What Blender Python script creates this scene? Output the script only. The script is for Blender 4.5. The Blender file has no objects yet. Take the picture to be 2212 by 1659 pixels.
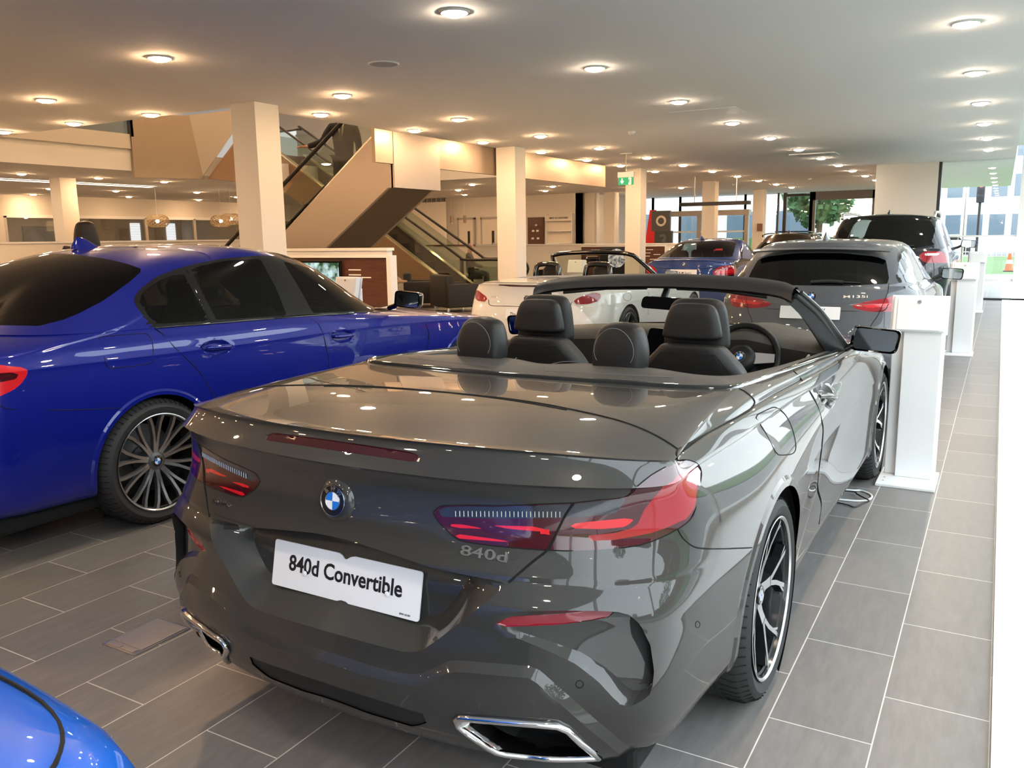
import bpy, bmesh, math, random
import numpy as np
from mathutils import Vector, Matrix
from mathutils.bvhtree import BVHTree
random.seed(7)
S = bpy.context.scene
C = S.collection
# ---------------------------------------------------------------- camera
FPX = 1816.68
RM = np.array([[0.86684356, 0.49839522, -0.01358143], [0.07394809, -0.15545915, -0.98507062], [-0.49306585, 0.8528978, -0.17161414]])
EYE = np.array([0.0, 0.0, 1.49])
cd = bpy.data.cameras.new('camera')
cam = bpy.data.objects.new('camera', cd)
C.objects.link(cam)
cd.sensor_width = 36.0
cd.lens = FPX / 2212 * 36.0
cd.clip_start = 0.02
cd.clip_end = 400
M4 = Matrix.Identity(4)
for i in range(3):
    M4[i][0] = RM[0][i]
    M4[i][1] = -RM[1][i]
    M4[i][2] = -RM[2][i]
    M4[i][3] = EYE[i]
cam.matrix_world = M4
S.camera = cam
def ray(px, py):
    d = RM.T @ np.array([(px - 1106) / FPX, (py - 829.5) / FPX, 1.0])
    return d
def atx(px, py, x):
    d = ray(px, py); return EYE + d * (x / d[0])
def aty(px, py, y):
    d = ray(px, py); return EYE + d * (y / d[1])
def atz(px, py, z):
    d = ray(px, py); return EYE + d * ((z - EYE[2]) / d[2])
# ---------------------------------------------------------------- view, world, sun
S.view_settings.view_transform = 'Standard'
S.view_settings.look = 'None'
S.view_settings.gamma = 1
S.view_settings.use_curve_mapping = False
S.view_settings.exposure = 0.5
cy = S.cycles
cy.use_denoising = True
cy.max_bounces = 9
cy.diffuse_bounces = 4
cy.glossy_bounces = 5
cy.transmission_bounces = 7
cy.transparent_max_bounces = 12
cy.caustics_reflective = False
cy.caustics_refractive = False
cy.sample_clamp_indirect = 6.0
w = bpy.data.worlds.new('sky')
S.world = w
w.use_nodes = True
nt = w.node_tree
bg = nt.nodes['Background']
tc = nt.nodes.new('ShaderNodeTexCoord')
sp = nt.nodes.new('ShaderNodeSeparateXYZ')
nt.links.new(tc.outputs['Generated'], sp.inputs[0])
rmp = nt.nodes.new('ShaderNodeValToRGB')
rmp.color_ramp.elements[0].position = 0.0
rmp.color_ramp.elements[0].color = (0.93, 0.96, 1.0, 1)
rmp.color_ramp.elements[1].position = 0.9
rmp.color_ramp.elements[1].color = (0.80, 0.88, 1.0, 1)
nt.links.new(sp.outputs['Z'], rmp.inputs[0])
nt.links.new(rmp.outputs[0], bg.inputs[0])
bg.inputs[1].default_value = 4.6
# ---------------------------------------------------------------- helpers
MATS = {}
def mat(name, col=(0.8, 0.8, 0.8), rough=0.5, metal=0.0, coat=0.0, coatr=0.03, emit=None, es=0.0, spec=0.5, trans=0.0, ior=1.45, alpha=1.0, sheen=0.0):
    if name in MATS: return MATS[name]
    m = bpy.data.materials.new(name); m.use_nodes = True
    b = m.node_tree.nodes['Principled BSDF']
    b.inputs['Base Color'].default_value = (*col, 1)
    b.inputs['Roughness'].default_value = rough
    b.inputs['Metallic'].default_value = metal
    b.inputs['Coat Weight'].default_value = coat
    b.inputs['Coat Roughness'].default_value = coatr
    b.inputs['Specular IOR Level'].default_value = spec
    b.inputs['Transmission Weight'].default_value = trans
    b.inputs['IOR'].default_value = ior
    b.inputs['Alpha'].default_value = alpha
    if sheen: b.inputs['Sheen Weight'].default_value = sheen
    if emit:
        b.inputs['Emission Color'].default_value = (*emit, 1)
        b.inputs['Emission Strength'].default_value = es
    MATS[name] = m
    return m
def N(m, t, **kw):
    n = m.node_tree.nodes.new(t)
    for k, v in kw.items():
        if k.startswith('i_'): n.inputs[k[2:].replace('_', ' ')].default_value = v
        else: setattr(n, k, v)
    return n
def L(m, a, b): m.node_tree.links.new(a, b)
def glassy(name, tint, refl=0.045, rough=0.0):
    """thin pane: tinted see-through plus a fresnel mirror"""
    if name in MATS: return MATS[name]
    m = bpy.data.materials.new(name); m.use_nodes = True
    t = m.node_tree; t.nodes.clear()
    o = t.nodes.new('ShaderNodeOutputMaterial'); mx = t.nodes.new('ShaderNodeMixShader')
    tr = t.nodes.new('ShaderNodeBsdfTransparent'); gl = t.nodes.new('ShaderNodeBsdfGlossy'); fr = t.nodes.new('ShaderNodeLayerWeight')
    pw = t.nodes.new('ShaderNodeMath'); pw.operation = 'POWER'; pw.inputs[1].default_value = 5.0
    ma = t.nodes.new('ShaderNodeMath'); ma.operation = 'MULTIPLY_ADD'; ma.inputs[1].default_value = 1 - refl; ma.inputs[2].default_value = refl
    tr.inputs[0].default_value = (*tint, 1); gl.inputs['Roughness'].default_value = rough
    gl.inputs[0].default_value = (0.92, 0.92, 0.92, 1)
    fr.inputs[0].default_value = 0.5
    t.links.new(fr.outputs['Facing'], pw.inputs[0]); t.links.new(pw.outputs[0], ma.inputs[0]); t.links.new(ma.outputs[0], mx.inputs[0])
    t.links.new(tr.outputs[0], mx.inputs[1]); t.links.new(gl.outputs[0], mx.inputs[2]); t.links.new(mx.outputs[0], o.inputs[0])
    MATS[name] = m
    return m
def noise_bump(m, scale=200.0, strength=0.15, dist=0.002):
    b = m.node_tree.nodes['Principled BSDF']
    tcn = N(m, 'ShaderNodeTexCoord'); n = N(m, 'ShaderNodeTexNoise', i_Scale=scale, i_Detail=3.0); bp = N(m, 'ShaderNodeBump', i_Strength=strength, i_Distance=dist)
    L(m, tcn.outputs['Object'], n.inputs['Vector']); L(m, n.outputs['Fac'], bp.inputs['Height']); L(m, bp.outputs[0], b.inputs['Normal'])
    return m
def link(o, parent=None):
    C.objects.link(o)
    if parent is not None: o.parent = parent
    return o
def thing(name, label=None, cat=None, loc=(0, 0, 0), rz=0.0, group=None, kind=None):
    o = bpy.data.objects.new(name, None); C.objects.link(o)
    o.location = loc; o.rotation_euler = (0, 0, rz); o.empty_display_size = 0.1
    return tag(o, label, cat, group, kind)
def tag(o, label=None, cat=None, group=None, kind=None):
    if label: o['label'] = label
    if cat: o['category'] = cat
    if group: o['group'] = group
    if kind: o['kind'] = kind
    return o
def setsmooth(me, ang=35):
    me.shade_smooth()
    bm = bmesh.new(); bm.from_mesh(me)
    a = math.radians(ang)
    for e in bm.edges:
        if len(e.link_faces) == 2:
            e.smooth = e.calc_face_angle(0) < a
        else: e.smooth = True
    bm.to_mesh(me); bm.free()
def mesh(name, V, F, m, parent=None, smooth=None, label=None, merge=False, recalc=False):
    me = bpy.data.meshes.new(name)
    me.from_pydata([tuple(map(float, v)) for v in V], [], [tuple(map(int, f)) for f in F])
    if merge or recalc:
        bm = bmesh.new(); bm.from_mesh(me)
        if merge: bmesh.ops.remove_doubles(bm, verts=bm.verts, dist=1e-4)
        if recalc: bmesh.ops.recalc_face_normals(bm, faces=bm.faces)
        bm.to_mesh(me); bm.free()
    me.update()
    if isinstance(m, (list, tuple)):
        for x in m: me.materials.append(x)
    else: me.materials.append(m)
    if smooth: setsmooth(me, smooth)
    o = bpy.data.objects.new(name, me)
    link(o, parent)
    if label: o['label'] = label
    return o
class G:
    """collects simple solids into one mesh"""
    def __init__(s): s.V = []; s.F = []
    def add(s, V, F):
        n = len(s.V); s.V += [tuple(v) for v in V]; s.F += [tuple(i + n for i in f) for f in F]; return s
    def box(s, x0, x1, y0, y1, z0, z1):
        return s.add([(x0, y0, z0), (x1, y0, z0), (x1, y1, z0), (x0, y1, z0), (x0, y0, z1), (x1, y0, z1), (x1, y1, z1), (x0, y1, z1)],
                     [(0, 3, 2, 1), (4, 5, 6, 7), (0, 1, 5, 4), (1, 2, 6, 5), (2, 3, 7, 6), (3, 0, 4, 7)])
    def rbox(s, x0, x1, y0, y1, z0, z1, b=0.01, seg=2):
        bm = bmesh.new(); bmesh.ops.create_cube(bm, size=1)
        for v in bm.verts: v.co = ((x0 + x1) / 2 + v.co.x * (x1 - x0), (y0 + y1) / 2 + v.co.y * (y1 - y0), (z0 + z1) / 2 + v.co.z * (z1 - z0))
        bmesh.ops.bevel(bm, geom=bm.edges[:], offset=b, segments=seg, affect='EDGES', profile=0.5)
        return s.bm(bm)
    def bm(s, bm):
        bm.verts.index_update()
        s.add([v.co[:] for v in bm.verts], [[v.index for v in f.verts] for f in bm.faces]); bm.free(); return s
    def prism(s, pts, d):
        """closed polygon pts (3d, planar) pushed along vector d"""
        n = len(pts); d = Vector(d)
        V = [Vector(p) for p in pts]; V += [v + d for v in V]
        return s.add(V, [tuple(range(n))[::-1], tuple(range(n, 2 * n))] + [(i, (i + 1) % n, n + (i + 1) % n, n + i) for i in range(n)])
    def tube(s, pts, r, seg=8, cap=True, closed=False):
        pts = [Vector(p) for p in pts]; n = len(pts)
        rs = r if isinstance(r, (list, tuple)) else [r] * n
        V = []; F = []; up = None
        for i, p in enumerate(pts):
            a = pts[(i - 1) % n] if (closed or i > 0) else p; b = pts[(i + 1) % n] if (closed or i < n - 1) else p
            t = (b - a)
            t = t.normalized() if t.length > 1e-9 else Vector((0, 0, 1))
            if up is None: up = Vector((0, 0, 1)) if abs(t.z) < 0.9 else Vector((0, 1, 0))
            sd = t.cross(up)
            if sd.length < 1e-6: sd = t.orthogonal()
            sd.normalize(); up = sd.cross(t).normalized()
            for k in range(seg):
                an = 2 * math.pi * k / seg
                V.append(p + (sd * math.cos(an) + up * math.sin(an)) * rs[i])
        m = n if closed else n - 1
        for i in range(m):
            j = (i + 1) % n
            for k in range(seg):
                k2 = (k + 1) % seg
                F.append((i * seg + k, i * seg + k2, j * seg + k2, j * seg + k))
        if cap and not closed:
            F.append(tuple(range(seg))[::-1]); F.append(tuple((n - 1) * seg + k for k in range(seg)))
        return s.add(V, F)
    def lathe(s, prof, seg=32, axis='z', o=(0, 0, 0), a0=0.0, a1=2 * math.pi):
        """prof list of (r, h)"""
        full = abs(a1 - a0 - 2 * math.pi) < 1e-6; n = seg if full else seg + 1
        V = []; F = []; m = len(prof)
        for i in range(n):
            a = a0 + (a1 - a0) * i / seg; c, sn = math.cos(a), math.sin(a)
            for r, h in prof:
                q = (r * c, r * sn, h) if axis == 'z' else ((h, r * c, r * sn) if axis == 'x' else (r * sn, h, r * c))
                V.append((q[0] + o[0], q[1] + o[1], q[2] + o[2]))
        for i in range(seg):
            j = (i + 1) % n
            for k in range(m - 1): F.append((i * m + k, j * m + k, j * m + k + 1, i * m + k + 1))
        return s.add(V, F)
    def grid(s, P, closed=False):
        """P[r][c] points"""
        R_, C_ = len(P), len(P[0]); V = [p for row in P for p in row]; F = []
        for r in range(R_ - 1):
            for c in range(C_ if closed else C_ - 1):
                d = (c + 1) % C_
                F.append((r * C_ + c, r * C_ + d, (r + 1) * C_ + d, (r + 1) * C_ + c))
        return s.add(V, F)
    def xf(s, M):
        s.V = [tuple(M @ Vector(v)) for v in s.V]; return s
    def build(s, name, m, parent=None, smooth=None, label=None, merge=False, recalc=True):
        return mesh(name, s.V, s.F, m, parent, smooth, label, merge, recalc)
def rpoly(pts, r=0.01, n=5):
    """2d polygon with rounded corners"""
    out = []; m = len(pts)
    for i in range(m):
        p = np.array(pts[i], float); a = np.array(pts[i - 1], float); b = np.array(pts[(i + 1) % m], float)
        da = np.linalg.norm(a - p); db = np.linalg.norm(b - p)
        q = min(r, da * 0.45, db * 0.45)
        A = p + (a - p) / da * q; B = p + (b - p) / db * q
        for k in range(n + 1):
            t = k / n; out.append(tuple((1 - t) ** 2 * A + 2 * t * (1 - t) * p + t * t * B))
    return out
def copytree(o, parent=None):
    c = o.copy(); C.objects.link(c); c.parent = parent
    for ch in list(o.children): copytree(ch, c)
    return c
FONT = None
def text_mesh(txt, size, depth, name='lettering', mat_=None, parent=None, bold=0.0, align='CENTER'):
    cu = bpy.data.curves.new('t', 'FONT'); cu.body = txt; cu.size = size; cu.extrude = depth; cu.offset = bold
    cu.align_x = align; cu.align_y = 'CENTER'; cu.resolution_u = 3
    o = bpy.data.objects.new('t', cu); C.objects.link(o)
    dg = bpy.context.evaluated_depsgraph_get(); me = bpy.data.meshes.new_from_object(o.evaluated_get(dg))
    bpy.data.objects.remove(o); bpy.data.curves.remove(cu)
    me.name = name; me.materials.clear(); me.materials.append(mat_)
    r = bpy.data.objects.new(name, me); link(r, parent)
    return r
# ---------------------------------------------------------------- smooth surfaces from cages
def interp_ctrl(D, axis, b0, b1, lam):
    """pull control points so the cubic b-spline comes near the data"""
    D = np.moveaxis(D, axis, 0); Cc = D.copy()
    for it in range(12):
        P = pad(Cc, b0, b1); Bv = (P[:-2] + 4 * P[1:-1] + P[2:]) / 6
        Cc = Cc + (D - Bv) * 0.9
    Cc = D + (Cc - D) * lam
    return np.moveaxis(Cc, 0, axis)
def pad(Cc, b0, b1):
    def end(c0, c1, b):
        if b == 'mirror': return c1 * np.array([-1, 1, 1])
        return 2 * c0 - c1
    return np.concatenate([end(Cc[0], Cc[1], b0)[None], Cc, end(Cc[-1], Cc[-2], b1)[None]])
def bs_eval(Cc, n, axis, b0, b1):
    """n: subdivisions per span (int or list)"""
    Cc = np.moveaxis(Cc, axis, 0); P = pad(Cc, b0, b1); m = len(Cc) - 1
    out = []
    for i in range(m):
        k = n[i] if isinstance(n, (list, tuple)) else n
        for s in range(k + (1 if i == m - 1 else 0)):
            t = s / k
            w0 = (1 - t) ** 3 / 6; w1 = (3 * t ** 3 - 6 * t * t + 4) / 6; w2 = (-3 * t ** 3 + 3 * t * t + 3 * t + 1) / 6; w3 = t ** 3 / 6
            out.append(P[i] * w0 + P[i + 1] * w1 + P[i + 2] * w2 + P[i + 3] * w3)
    return np.moveaxis(np.array(out), 0, axis)
def surf_from_cage(D, nu, nv, top='lin', lam=0.75):
    """D[rows][cols] half-body cage (X>=0), columns run rear centre -> front centre; V holds x y z u v"""
    D = np.array(D, float)
    Q = interp_ctrl(D, 1, 'mirror', 'mirror', lam)
    Q = interp_ctrl(Q, 0, 'lin', top, lam)
    Q = bs_eval(Q, nu, 1, 'mirror', 'mirror')
    Q = bs_eval(Q, nv, 0, 'lin', top)
    def par(n, m):
        o = []
        for i in range(m):
            k = n[i] if isinstance(n, (list, tuple)) else n
            o += [i + q / k for q in range(k)]
        return np.array(o + [m])
    R_, K = Q.shape[:2]
    Q[:, 0, 0] = 0; Q[:, -1, 0] = 0
    U, W = np.meshgrid(par(nu, D.shape[1] - 1), par(nv, D.shape[0] - 1))
    V = np.concatenate([Q, U[..., None], W[..., None]], -1).reshape(-1, 5); F = []
    for r in range(R_ - 1):
        for c in range(K - 1):
            a = r * K + c
            F.append((a, a + 1, a + K + 1, a + K))
    return V, F
def sdist(P, poly):
    """signed distance, + inside, of 2d points to a polygon"""
    P = np.asarray(P); poly = np.asarray(poly, float); A = poly; B = np.roll(poly, -1, 0)
    d = np.full(len(P), 1e9); ins = np.zeros(len(P), bool)
    for a, b in zip(A, B):
        e = b - a; q = P - a; t = np.clip((q @ e) / (e @ e + 1e-12), 0, 1)
        d = np.minimum(d, np.hypot(*(q - t[:, None] * e).T))
        c = ((a[1] <= P[:, 1]) & (b[1] > P[:, 1])) | ((b[1] <= P[:, 1]) & (a[1] > P[:, 1]))
        with np.errstate(divide='ignore', invalid='ignore'):
            xi = a[0] + (P[:, 1] - a[1]) / (b[1] - a[1]) * (b[0] - a[0])
        ins ^= c & (P[:, 0] < xi)
    return np.where(ins, d, -d)
MIR = np.array([-1, 1, 1.0])
class Region:
    """closed outline on a body: inside test in uv, distance in metres; dilate with grow"""
    def __init__(s, body, pts):
        s.uv = np.array([p[:2] for p in pts]); s.P = np.array([p[2:5] for p in pts])
    def g(s, V):
        P = V[:, :3]; A = s.P; B = np.roll(A, -1, 0); lo = A.min(0) - 0.25; hi = A.max(0) + 0.25
        ok = np.all((P > lo) & (P < hi), 1)
        out = np.full(len(V), -0.25)
        Q = P[ok]; d = np.full(len(Q), 1e9)
        for a, b in zip(A, B):
            e = b - a; q = Q - a; t = np.clip((q @ e) / (e @ e + 1e-12), 0, 1)
            d = np.minimum(d, np.linalg.norm(q - t[:, None] * e, axis=1))
        sg = np.sign(sdist(V[ok][:, 3:5], s.uv))
        out[ok] = d * sg
        return out
class Body:
    def __init__(s, V, F, origin):
        s.V = np.array(V, float); s.F = list(F); s.tags = ['body'] * len(F)
        s.bV = s.V.copy(); s.bF = list(F); s.tree = BVHTree.FromPolygons([tuple(v[:3]) for v in s.bV], s.bF)
        s.org = np.array(origin, float)
    # --- outlines: photo pixels laid on the skin, kept as real 3d points
    def hit(s, px, py):
        d = ray(px, py); o = EYE - s.org; best = None
        for sg in (1, -1):
            k = np.array([sg, 1, 1.0])
            h = s.tree.ray_cast(Vector(o * k), Vector(d * k).normalized())
            if h[0] is not None and h[0].x >= -1e-6 and (best is None or h[3] < best[3]): best = (h[0], h[1], h[2], h[3], sg)
        if best is None:
            for sg in (1,):
                k = np.array([sg, 1, 1.0]); dn = d / np.linalg.norm(d); bb = 1e9
                for t in np.linspace(1.0, 8, 281):
                    q = Vector((o + dn * t) * k); h = s.tree.find_nearest(q)
                    if h[3] < bb: bb = h[3]; best = (h[0], h[1], h[2], 0, sg)
        return best
    def uv(s, p, fi):
        f = s.bF[fi]; a, b, c, dd = (s.bV[i] for i in f); p = np.array(p); x = np.array([0.5, 0.5])
        for it in range(6):
            u, v = x
            q = (a * (1 - u) + b * u) * (1 - v) + (dd * (1 - u) + c * u) * v
            du = (b - a)[:3] * (1 - v) + (c - dd)[:3] * v; dv = (dd - a)[:3] * (1 - u) + (c - b)[:3] * u
            J = np.array([du, dv]).T; x = x + np.linalg.lstsq(J, p - q[:3], rcond=None)[0]
        u, v = x; q = (a * (1 - u) + b * u) * (1 - v) + (dd * (1 - u) + c * u) * v
        return q[3], q[4]
    def tr(s, px, py):
        h, n, fi, ds, sg = s.hit(px, py); u, v = s.uv(h, fi); p = np.array(h) * np.array([sg, 1, 1.0])
        return (u * sg, v, p[0], p[1], p[2])
    def outline(s, pix):
        return Region(s, [s.tr(*q) for q in pix])
    def near(s, p):
        """uv point for a 3d point"""
        p = np.array(p, float); sg = -1 if p[0] < 0 else 1
        h, n, fi, ds = s.tree.find_nearest(Vector(p * np.array([sg, 1, 1.0]))); u, v = s.uv(h, fi)
        return (u * sg, v, h[0] * sg, h[1], h[2])
    def outline3(s, pts): return Region(s, [s.near(q) for q in pts])
    def frame(s, px, py):
        """point, outward normal, direction along the skin to the car's right"""
        h, n, fi, ds, sg = s.hit(px, py); k = Vector((sg, 1, 1)); p = Vector(h) * 1.0; p = Vector((p.x * sg, p.y, p.z)); n = Vector((n.x * sg, n.y, n.z)).normalized()
        return p, n
    def split(s, g):
        g = np.where(np.abs(g) < 2e-5, 0, g); V = list(s.V); cache = {}; F2 = []; T2 = []
        for f, t in zip(s.F, s.tags):
            gs = [g[i] for i in f]
            if min(gs) >= 0 or max(gs) <= 0: F2.append(f); T2.append(t); continue
            pos = []; neg = []; n = len(f)
            for i in range(n):
                a, b = f[i], f[(i + 1) % n]; ga, gb = g[a], g[b]
                if ga >= 0: pos.append(a)
                if ga <= 0: neg.append(a)
                if ga * gb < 0:
                    k = (min(a, b), max(a, b))
                    if k not in cache:
                        u = ga / (ga - gb); cache[k] = len(V); V.append(s.V[a] * (1 - u) + s.V[b] * u)
                    pos.append(cache[k]); neg.append(cache[k])
            if len(pos) > 2: F2.append(tuple(pos)); T2.append(t)
            if len(neg) > 2: F2.append(tuple(neg)); T2.append(t)
        s.V = np.array(V); s.F = F2; s.tags = T2
    def fsum(s, g): return np.array([sum(g[i] for i in f) for f in s.F])
    def mark(s, g_of, name, only=None):
        """split along g_of(V)=0 and tag the faces inside"""
        s.split(g_of(s.V)); g = s.fsum(g_of(s.V))
        for i in np.nonzero(g > 0)[0]:
            if only is None or s.tags[i] in only: s.tags[i] = name
    def cut(s, g_of):
        s.split(g_of(s.V)); g = s.fsum(g_of(s.V))
        k = np.nonzero(g <= 0)[0]
        s.F = [s.F[i] for i in k]; s.tags = [s.tags[i] for i in k]
    def normals(s):
        n = np.zeros((len(s.V), 3)); X = s.V[:, :3]
        for f in s.F:
            p = X[list(f)]; c = np.zeros(3)
            for i in range(1, len(f) - 1): c += np.cross(p[i] - p[0], p[i + 1] - p[0])
            n[list(f)] += c
        n[np.abs(s.V[:, 0]) < 1e-5, 0] = 0
        l = np.linalg.norm(n, axis=1); l[l == 0] = 1
        return n / l[:, None]
    def push(s, g_of, h, wd, direction=None):
        """step the surface by h inside g_of>0 with a chamfer of width wd"""
        s.split(g_of(s.V)); s.split(g_of(s.V) - wd)
        g = g_of(s.V); k = np.clip(g / wd, 0, 1)
        nn = s.normals() if direction is None else np.array([direction] * len(s.V), float)
        s.V[:, :3] += nn * (h * k)[:, None]
    def part(s, names, name, m, parent, side=0, smooth=30, label=None, off=0.0, thick=0.0):
        """faces with the tag(s); side 0 both halves, 1 right (x>0), -1 left"""
        names = (names,) if isinstance(names, str) else names
        idx = [i for i, t in enumerate(s.tags) if t in names]
        used = {}; V = []; F = []
        nn = s.normals() if off or thick else None
        for i in idx:
            q = []
            for v in s.F[i]:
                if v not in used:
                    used[v] = len(V); p = s.V[v, :3].copy()
                    if off: p = p + nn[v] * off
                    V.append(p)
                q.append(used[v])
            F.append(tuple(q))
        V = np.array(V) if V else np.zeros((0, 3))
        VV = []; FF = []
        if side >= 0: VV += list(V); FF += F
        if side <= 0:
            n = len(VV); VV += list(V * np.array([-1, 1, 1])); FF += [tuple(j + n for j in f[::-1]) for f in F]
        o = mesh(name, VV, FF, m, parent, None, label, merge=True)
        if thick:
            md = o.modifiers.new('s', 'SOLIDIFY'); md.thickness = thick; md.offset = -1
        if smooth: setsmooth(o.data, smooth)
        return o
# ---------------------------------------------------------------- shared car materials
def paint(name, col, metal=0.75, rough=0.34, flake=0.5):
    m = mat(name, col, rough=rough, metal=metal, coat=1.0, coatr=0.012)
    b = m.node_tree.nodes['Principled BSDF']
    b.inputs['Coat IOR'].default_value = 1.5
    b.inputs['Specular IOR Level'].default_value = .12
    if flake:
        t = N(m, 'ShaderNodeTexCoord'); v = N(m, 'ShaderNodeTexVoronoi', i_Scale=900.0); bp = N(m, 'ShaderNodeBump', i_Strength=0.12 * flake, i_Distance=0.001)
        L(m, t.outputs['Object'], v.inputs['Vector']); L(m, v.outputs['Color'], bp.inputs['Height']); L(m, bp.outputs[0], b.inputs['Normal'])
    return m
RUBBER = noise_bump(mat('tyre rubber', (0.022, 0.022, 0.023), rough=0.72), 90, 0.1)
GLOSSBLACK = mat('gloss black', (0.004, 0.004, 0.0045), rough=0.06, coat=1.0)
BLACKPLASTIC = noise_bump(mat('black plastic', (0.012, 0.012, 0.013), rough=0.5), 400, 0.1)
GAP = mat('panel gap', (0.002, 0.002, 0.002), rough=0.9)
CHROME = mat('chrome', (0.82, 0.82, 0.83), rough=0.08, metal=1.0)
SATIN = mat('satin metal', (0.62, 0.6, 0.57), rough=0.3, metal=1.0)
RIMSILVER = mat('machined rim face', (0.72, 0.72, 0.73), rough=0.22, metal=1.0)
RIMGREY = mat('grey rim paint', (0.16, 0.16, 0.165), rough=0.35, metal=0.8, coat=0.5)
RIMBLACK = mat('black rim paint', (0.01, 0.01, 0.011), rough=0.2, coat=1.0)
STEEL = mat('brake steel', (0.20, 0.20, 0.21), rough=0.4, metal=1.0)
REDLENS = mat('red lens', (0.30, 0.004, 0.014), rough=0.12, coat=1.0, coatr=0.01)
REDBAR = mat('bright red lens', (0.62, 0.012, 0.02), rough=0.15, coat=1.0, coatr=0.01)
DARKLENS = mat('smoked lens', (0.05, 0.004, 0.008), rough=0.08, coat=1.0, coatr=0.01)
CLEARLENS = mat('clear smoked lens', (0.03, 0.034, 0.042), rough=0.1, coat=1.0, coatr=0.01)
REFLECTOR = mat('red reflector', (0.22, 0.006, 0.018), rough=0.2, coat=1.0)
TINT = glassy('tinted car glass', (0.06, 0.065, 0.06))
CLEARGLASS = glassy('clear car glass', (0.62, 0.68, 0.65))
PLATEWHITE = mat('plate white', (0.78, 0.79, 0.82), rough=0.35, coat=0.3)
INK = mat('black ink', (0.008, 0.008, 0.01), rough=0.5)
LEATHER = noise_bump(mat('black leather', (0.011, 0.011, 0.0115), rough=0.45, spec=0.35), 260, 0.25, 0.001)
CLOTH = noise_bump(mat('dark grey cloth', (0.05, 0.048, 0.046), rough=0.85, sheen=0.3), 900, 0.3, 0.001)
BLUE = mat('emblem blue', (0.012, 0.17, 0.62), rough=0.25, coat=1.0)
WHITE = mat('emblem white', (0.82, 0.83, 0.85), rough=0.25, coat=1.0)
def orient(p, n, up=(0, 0, 1)):
    """matrix with z along the outward normal n and y as near to up as it can be"""
    n = Vector(n).normalized(); x = Vector(up).cross(n)
    if x.length < 1e-4: x = Vector((1, 0, 0))
    x.normalize(); y = n.cross(x)
    M = Matrix((x, y, n)).transposed().to_4x4(); M.translation = Vector(p); return M
def emblem(parent, p, n, r=0.041, up=(0, 0, 1), name='emblem'):
    """round badge: black ring with letters, blue and white quarters, metal rims"""
    M = orient(p, n, up)
    e = G().lathe([(0, 0.0), (r, 0.0), (r * 1.0, 0.004), (r * 0.97, 0.0055), (r * 0.6, 0.0055), (0, 0.0056)], 48).xf(M).build(name, mat('emblem black', (0.006, 0.006, 0.007), rough=0.15, coat=1.0), parent, 40)
    ri = r * 0.585
    for k, m_ in ((0, WHITE), (1, BLUE), (2, WHITE), (3, BLUE)):
        a = k * math.pi / 2
        V = [(0, 0, 0.0066)] + [(ri * math.cos(a + t * math.pi / 24), ri * math.sin(a + t * math.pi / 24), 0.0062) for t in range(13)]
        if r > 0.03: G().add(V, [(0, i, i + 1) for i in range(1, 13)]).xf(M).build('blue_quarter' if k % 2 else 'white_quarter', m_, e, recalc=False)
        else:
            G().add(V, [(0, i, i + 1) for i in range(1, 13)]).xf(M).build('blue_quarter' if k % 2 else 'white_quarter', m_, e, recalc=False)
    g = G()
    for rr, ww in ((r * 0.985, r * 0.03), (ri, r * 0.022)):
        g.tube([(rr * math.cos(t * math.pi / 24), rr * math.sin(t * math.pi / 24), 0.0062) for t in range(48)], ww, 6, closed=True)
    g.xf(M).build('rim', CHROME, e, 60)
    for ch, a in (('B', 132), ('M', 90), ('W', 48)):
        t = text_mesh(ch, r * 0.42, 0.0006, 'letter', CHROME, e, bold=0.0004)
        a = math.radians(a)
        t.matrix_local = M @ Matrix.Translation((0.785 * r * math.cos(a), 0.785 * r * math.sin(a), 0.0064)) @ Matrix.Rotation(a - math.pi / 2, 4, 'Z')
    return e
def plate(parent, p, n, wd, ht, lines, up=(0, 0, 1), bolts=True, notch=False):
    M = orient(p, n, up)
    o = rpoly([(-wd / 2, -ht / 2), (wd / 2, -ht / 2), (wd / 2, ht / 2), (-wd / 2, ht / 2)], 0.009)
    if notch:
        k = max(range(len(o)), key=lambda i: (o[i][1] > ht / 2 - 1e-4, -abs(o[i][0] - 0.02) if False else 0))
        top = [q for q in o if q[1] > ht / 2 - 1e-6]
        idx = o.index(min(top, key=lambda q: q[0])); nt_ = [(0.034, ht / 2), (0.02, ht / 2 - 0.004), (0.006, ht / 2 - 0.013), (-0.002, ht / 2 - 0.013), (-0.012, ht / 2 - 0.004), (-0.022, ht / 2)]
        o = o[:idx] + nt_ + o[idx:]
    pl = G().prism([(x, y, 0) for x, y in o], (0, 0, 0.004)).xf(M).build('number_plate', PLATEWHITE, parent)
    for txt, sz, x, y, b, wfit in lines:
        t = text_mesh(txt, sz, 0.0004, 'lettering', INK, pl, bold=b)
        sx = wfit / t.dimensions.x if wfit else 1.0
        t.matrix_local = M @ Matrix.Translation((x, y, 0.0044)) @ Matrix.Diagonal((sx, 1, 1, 1))
    if bolts:
        for sx in (-0.145, 0.145):
            G().lathe([(0, 0.0035), (0.007, 0.0035), (0.007, 0.0055), (0.005, 0.007), (0, 0.0072)], 16, o=(sx + 0.01, -0.012, 0.004)).xf(M).build('screw_cap', PLATEWHITE, pl, 40)
    return pl
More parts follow.
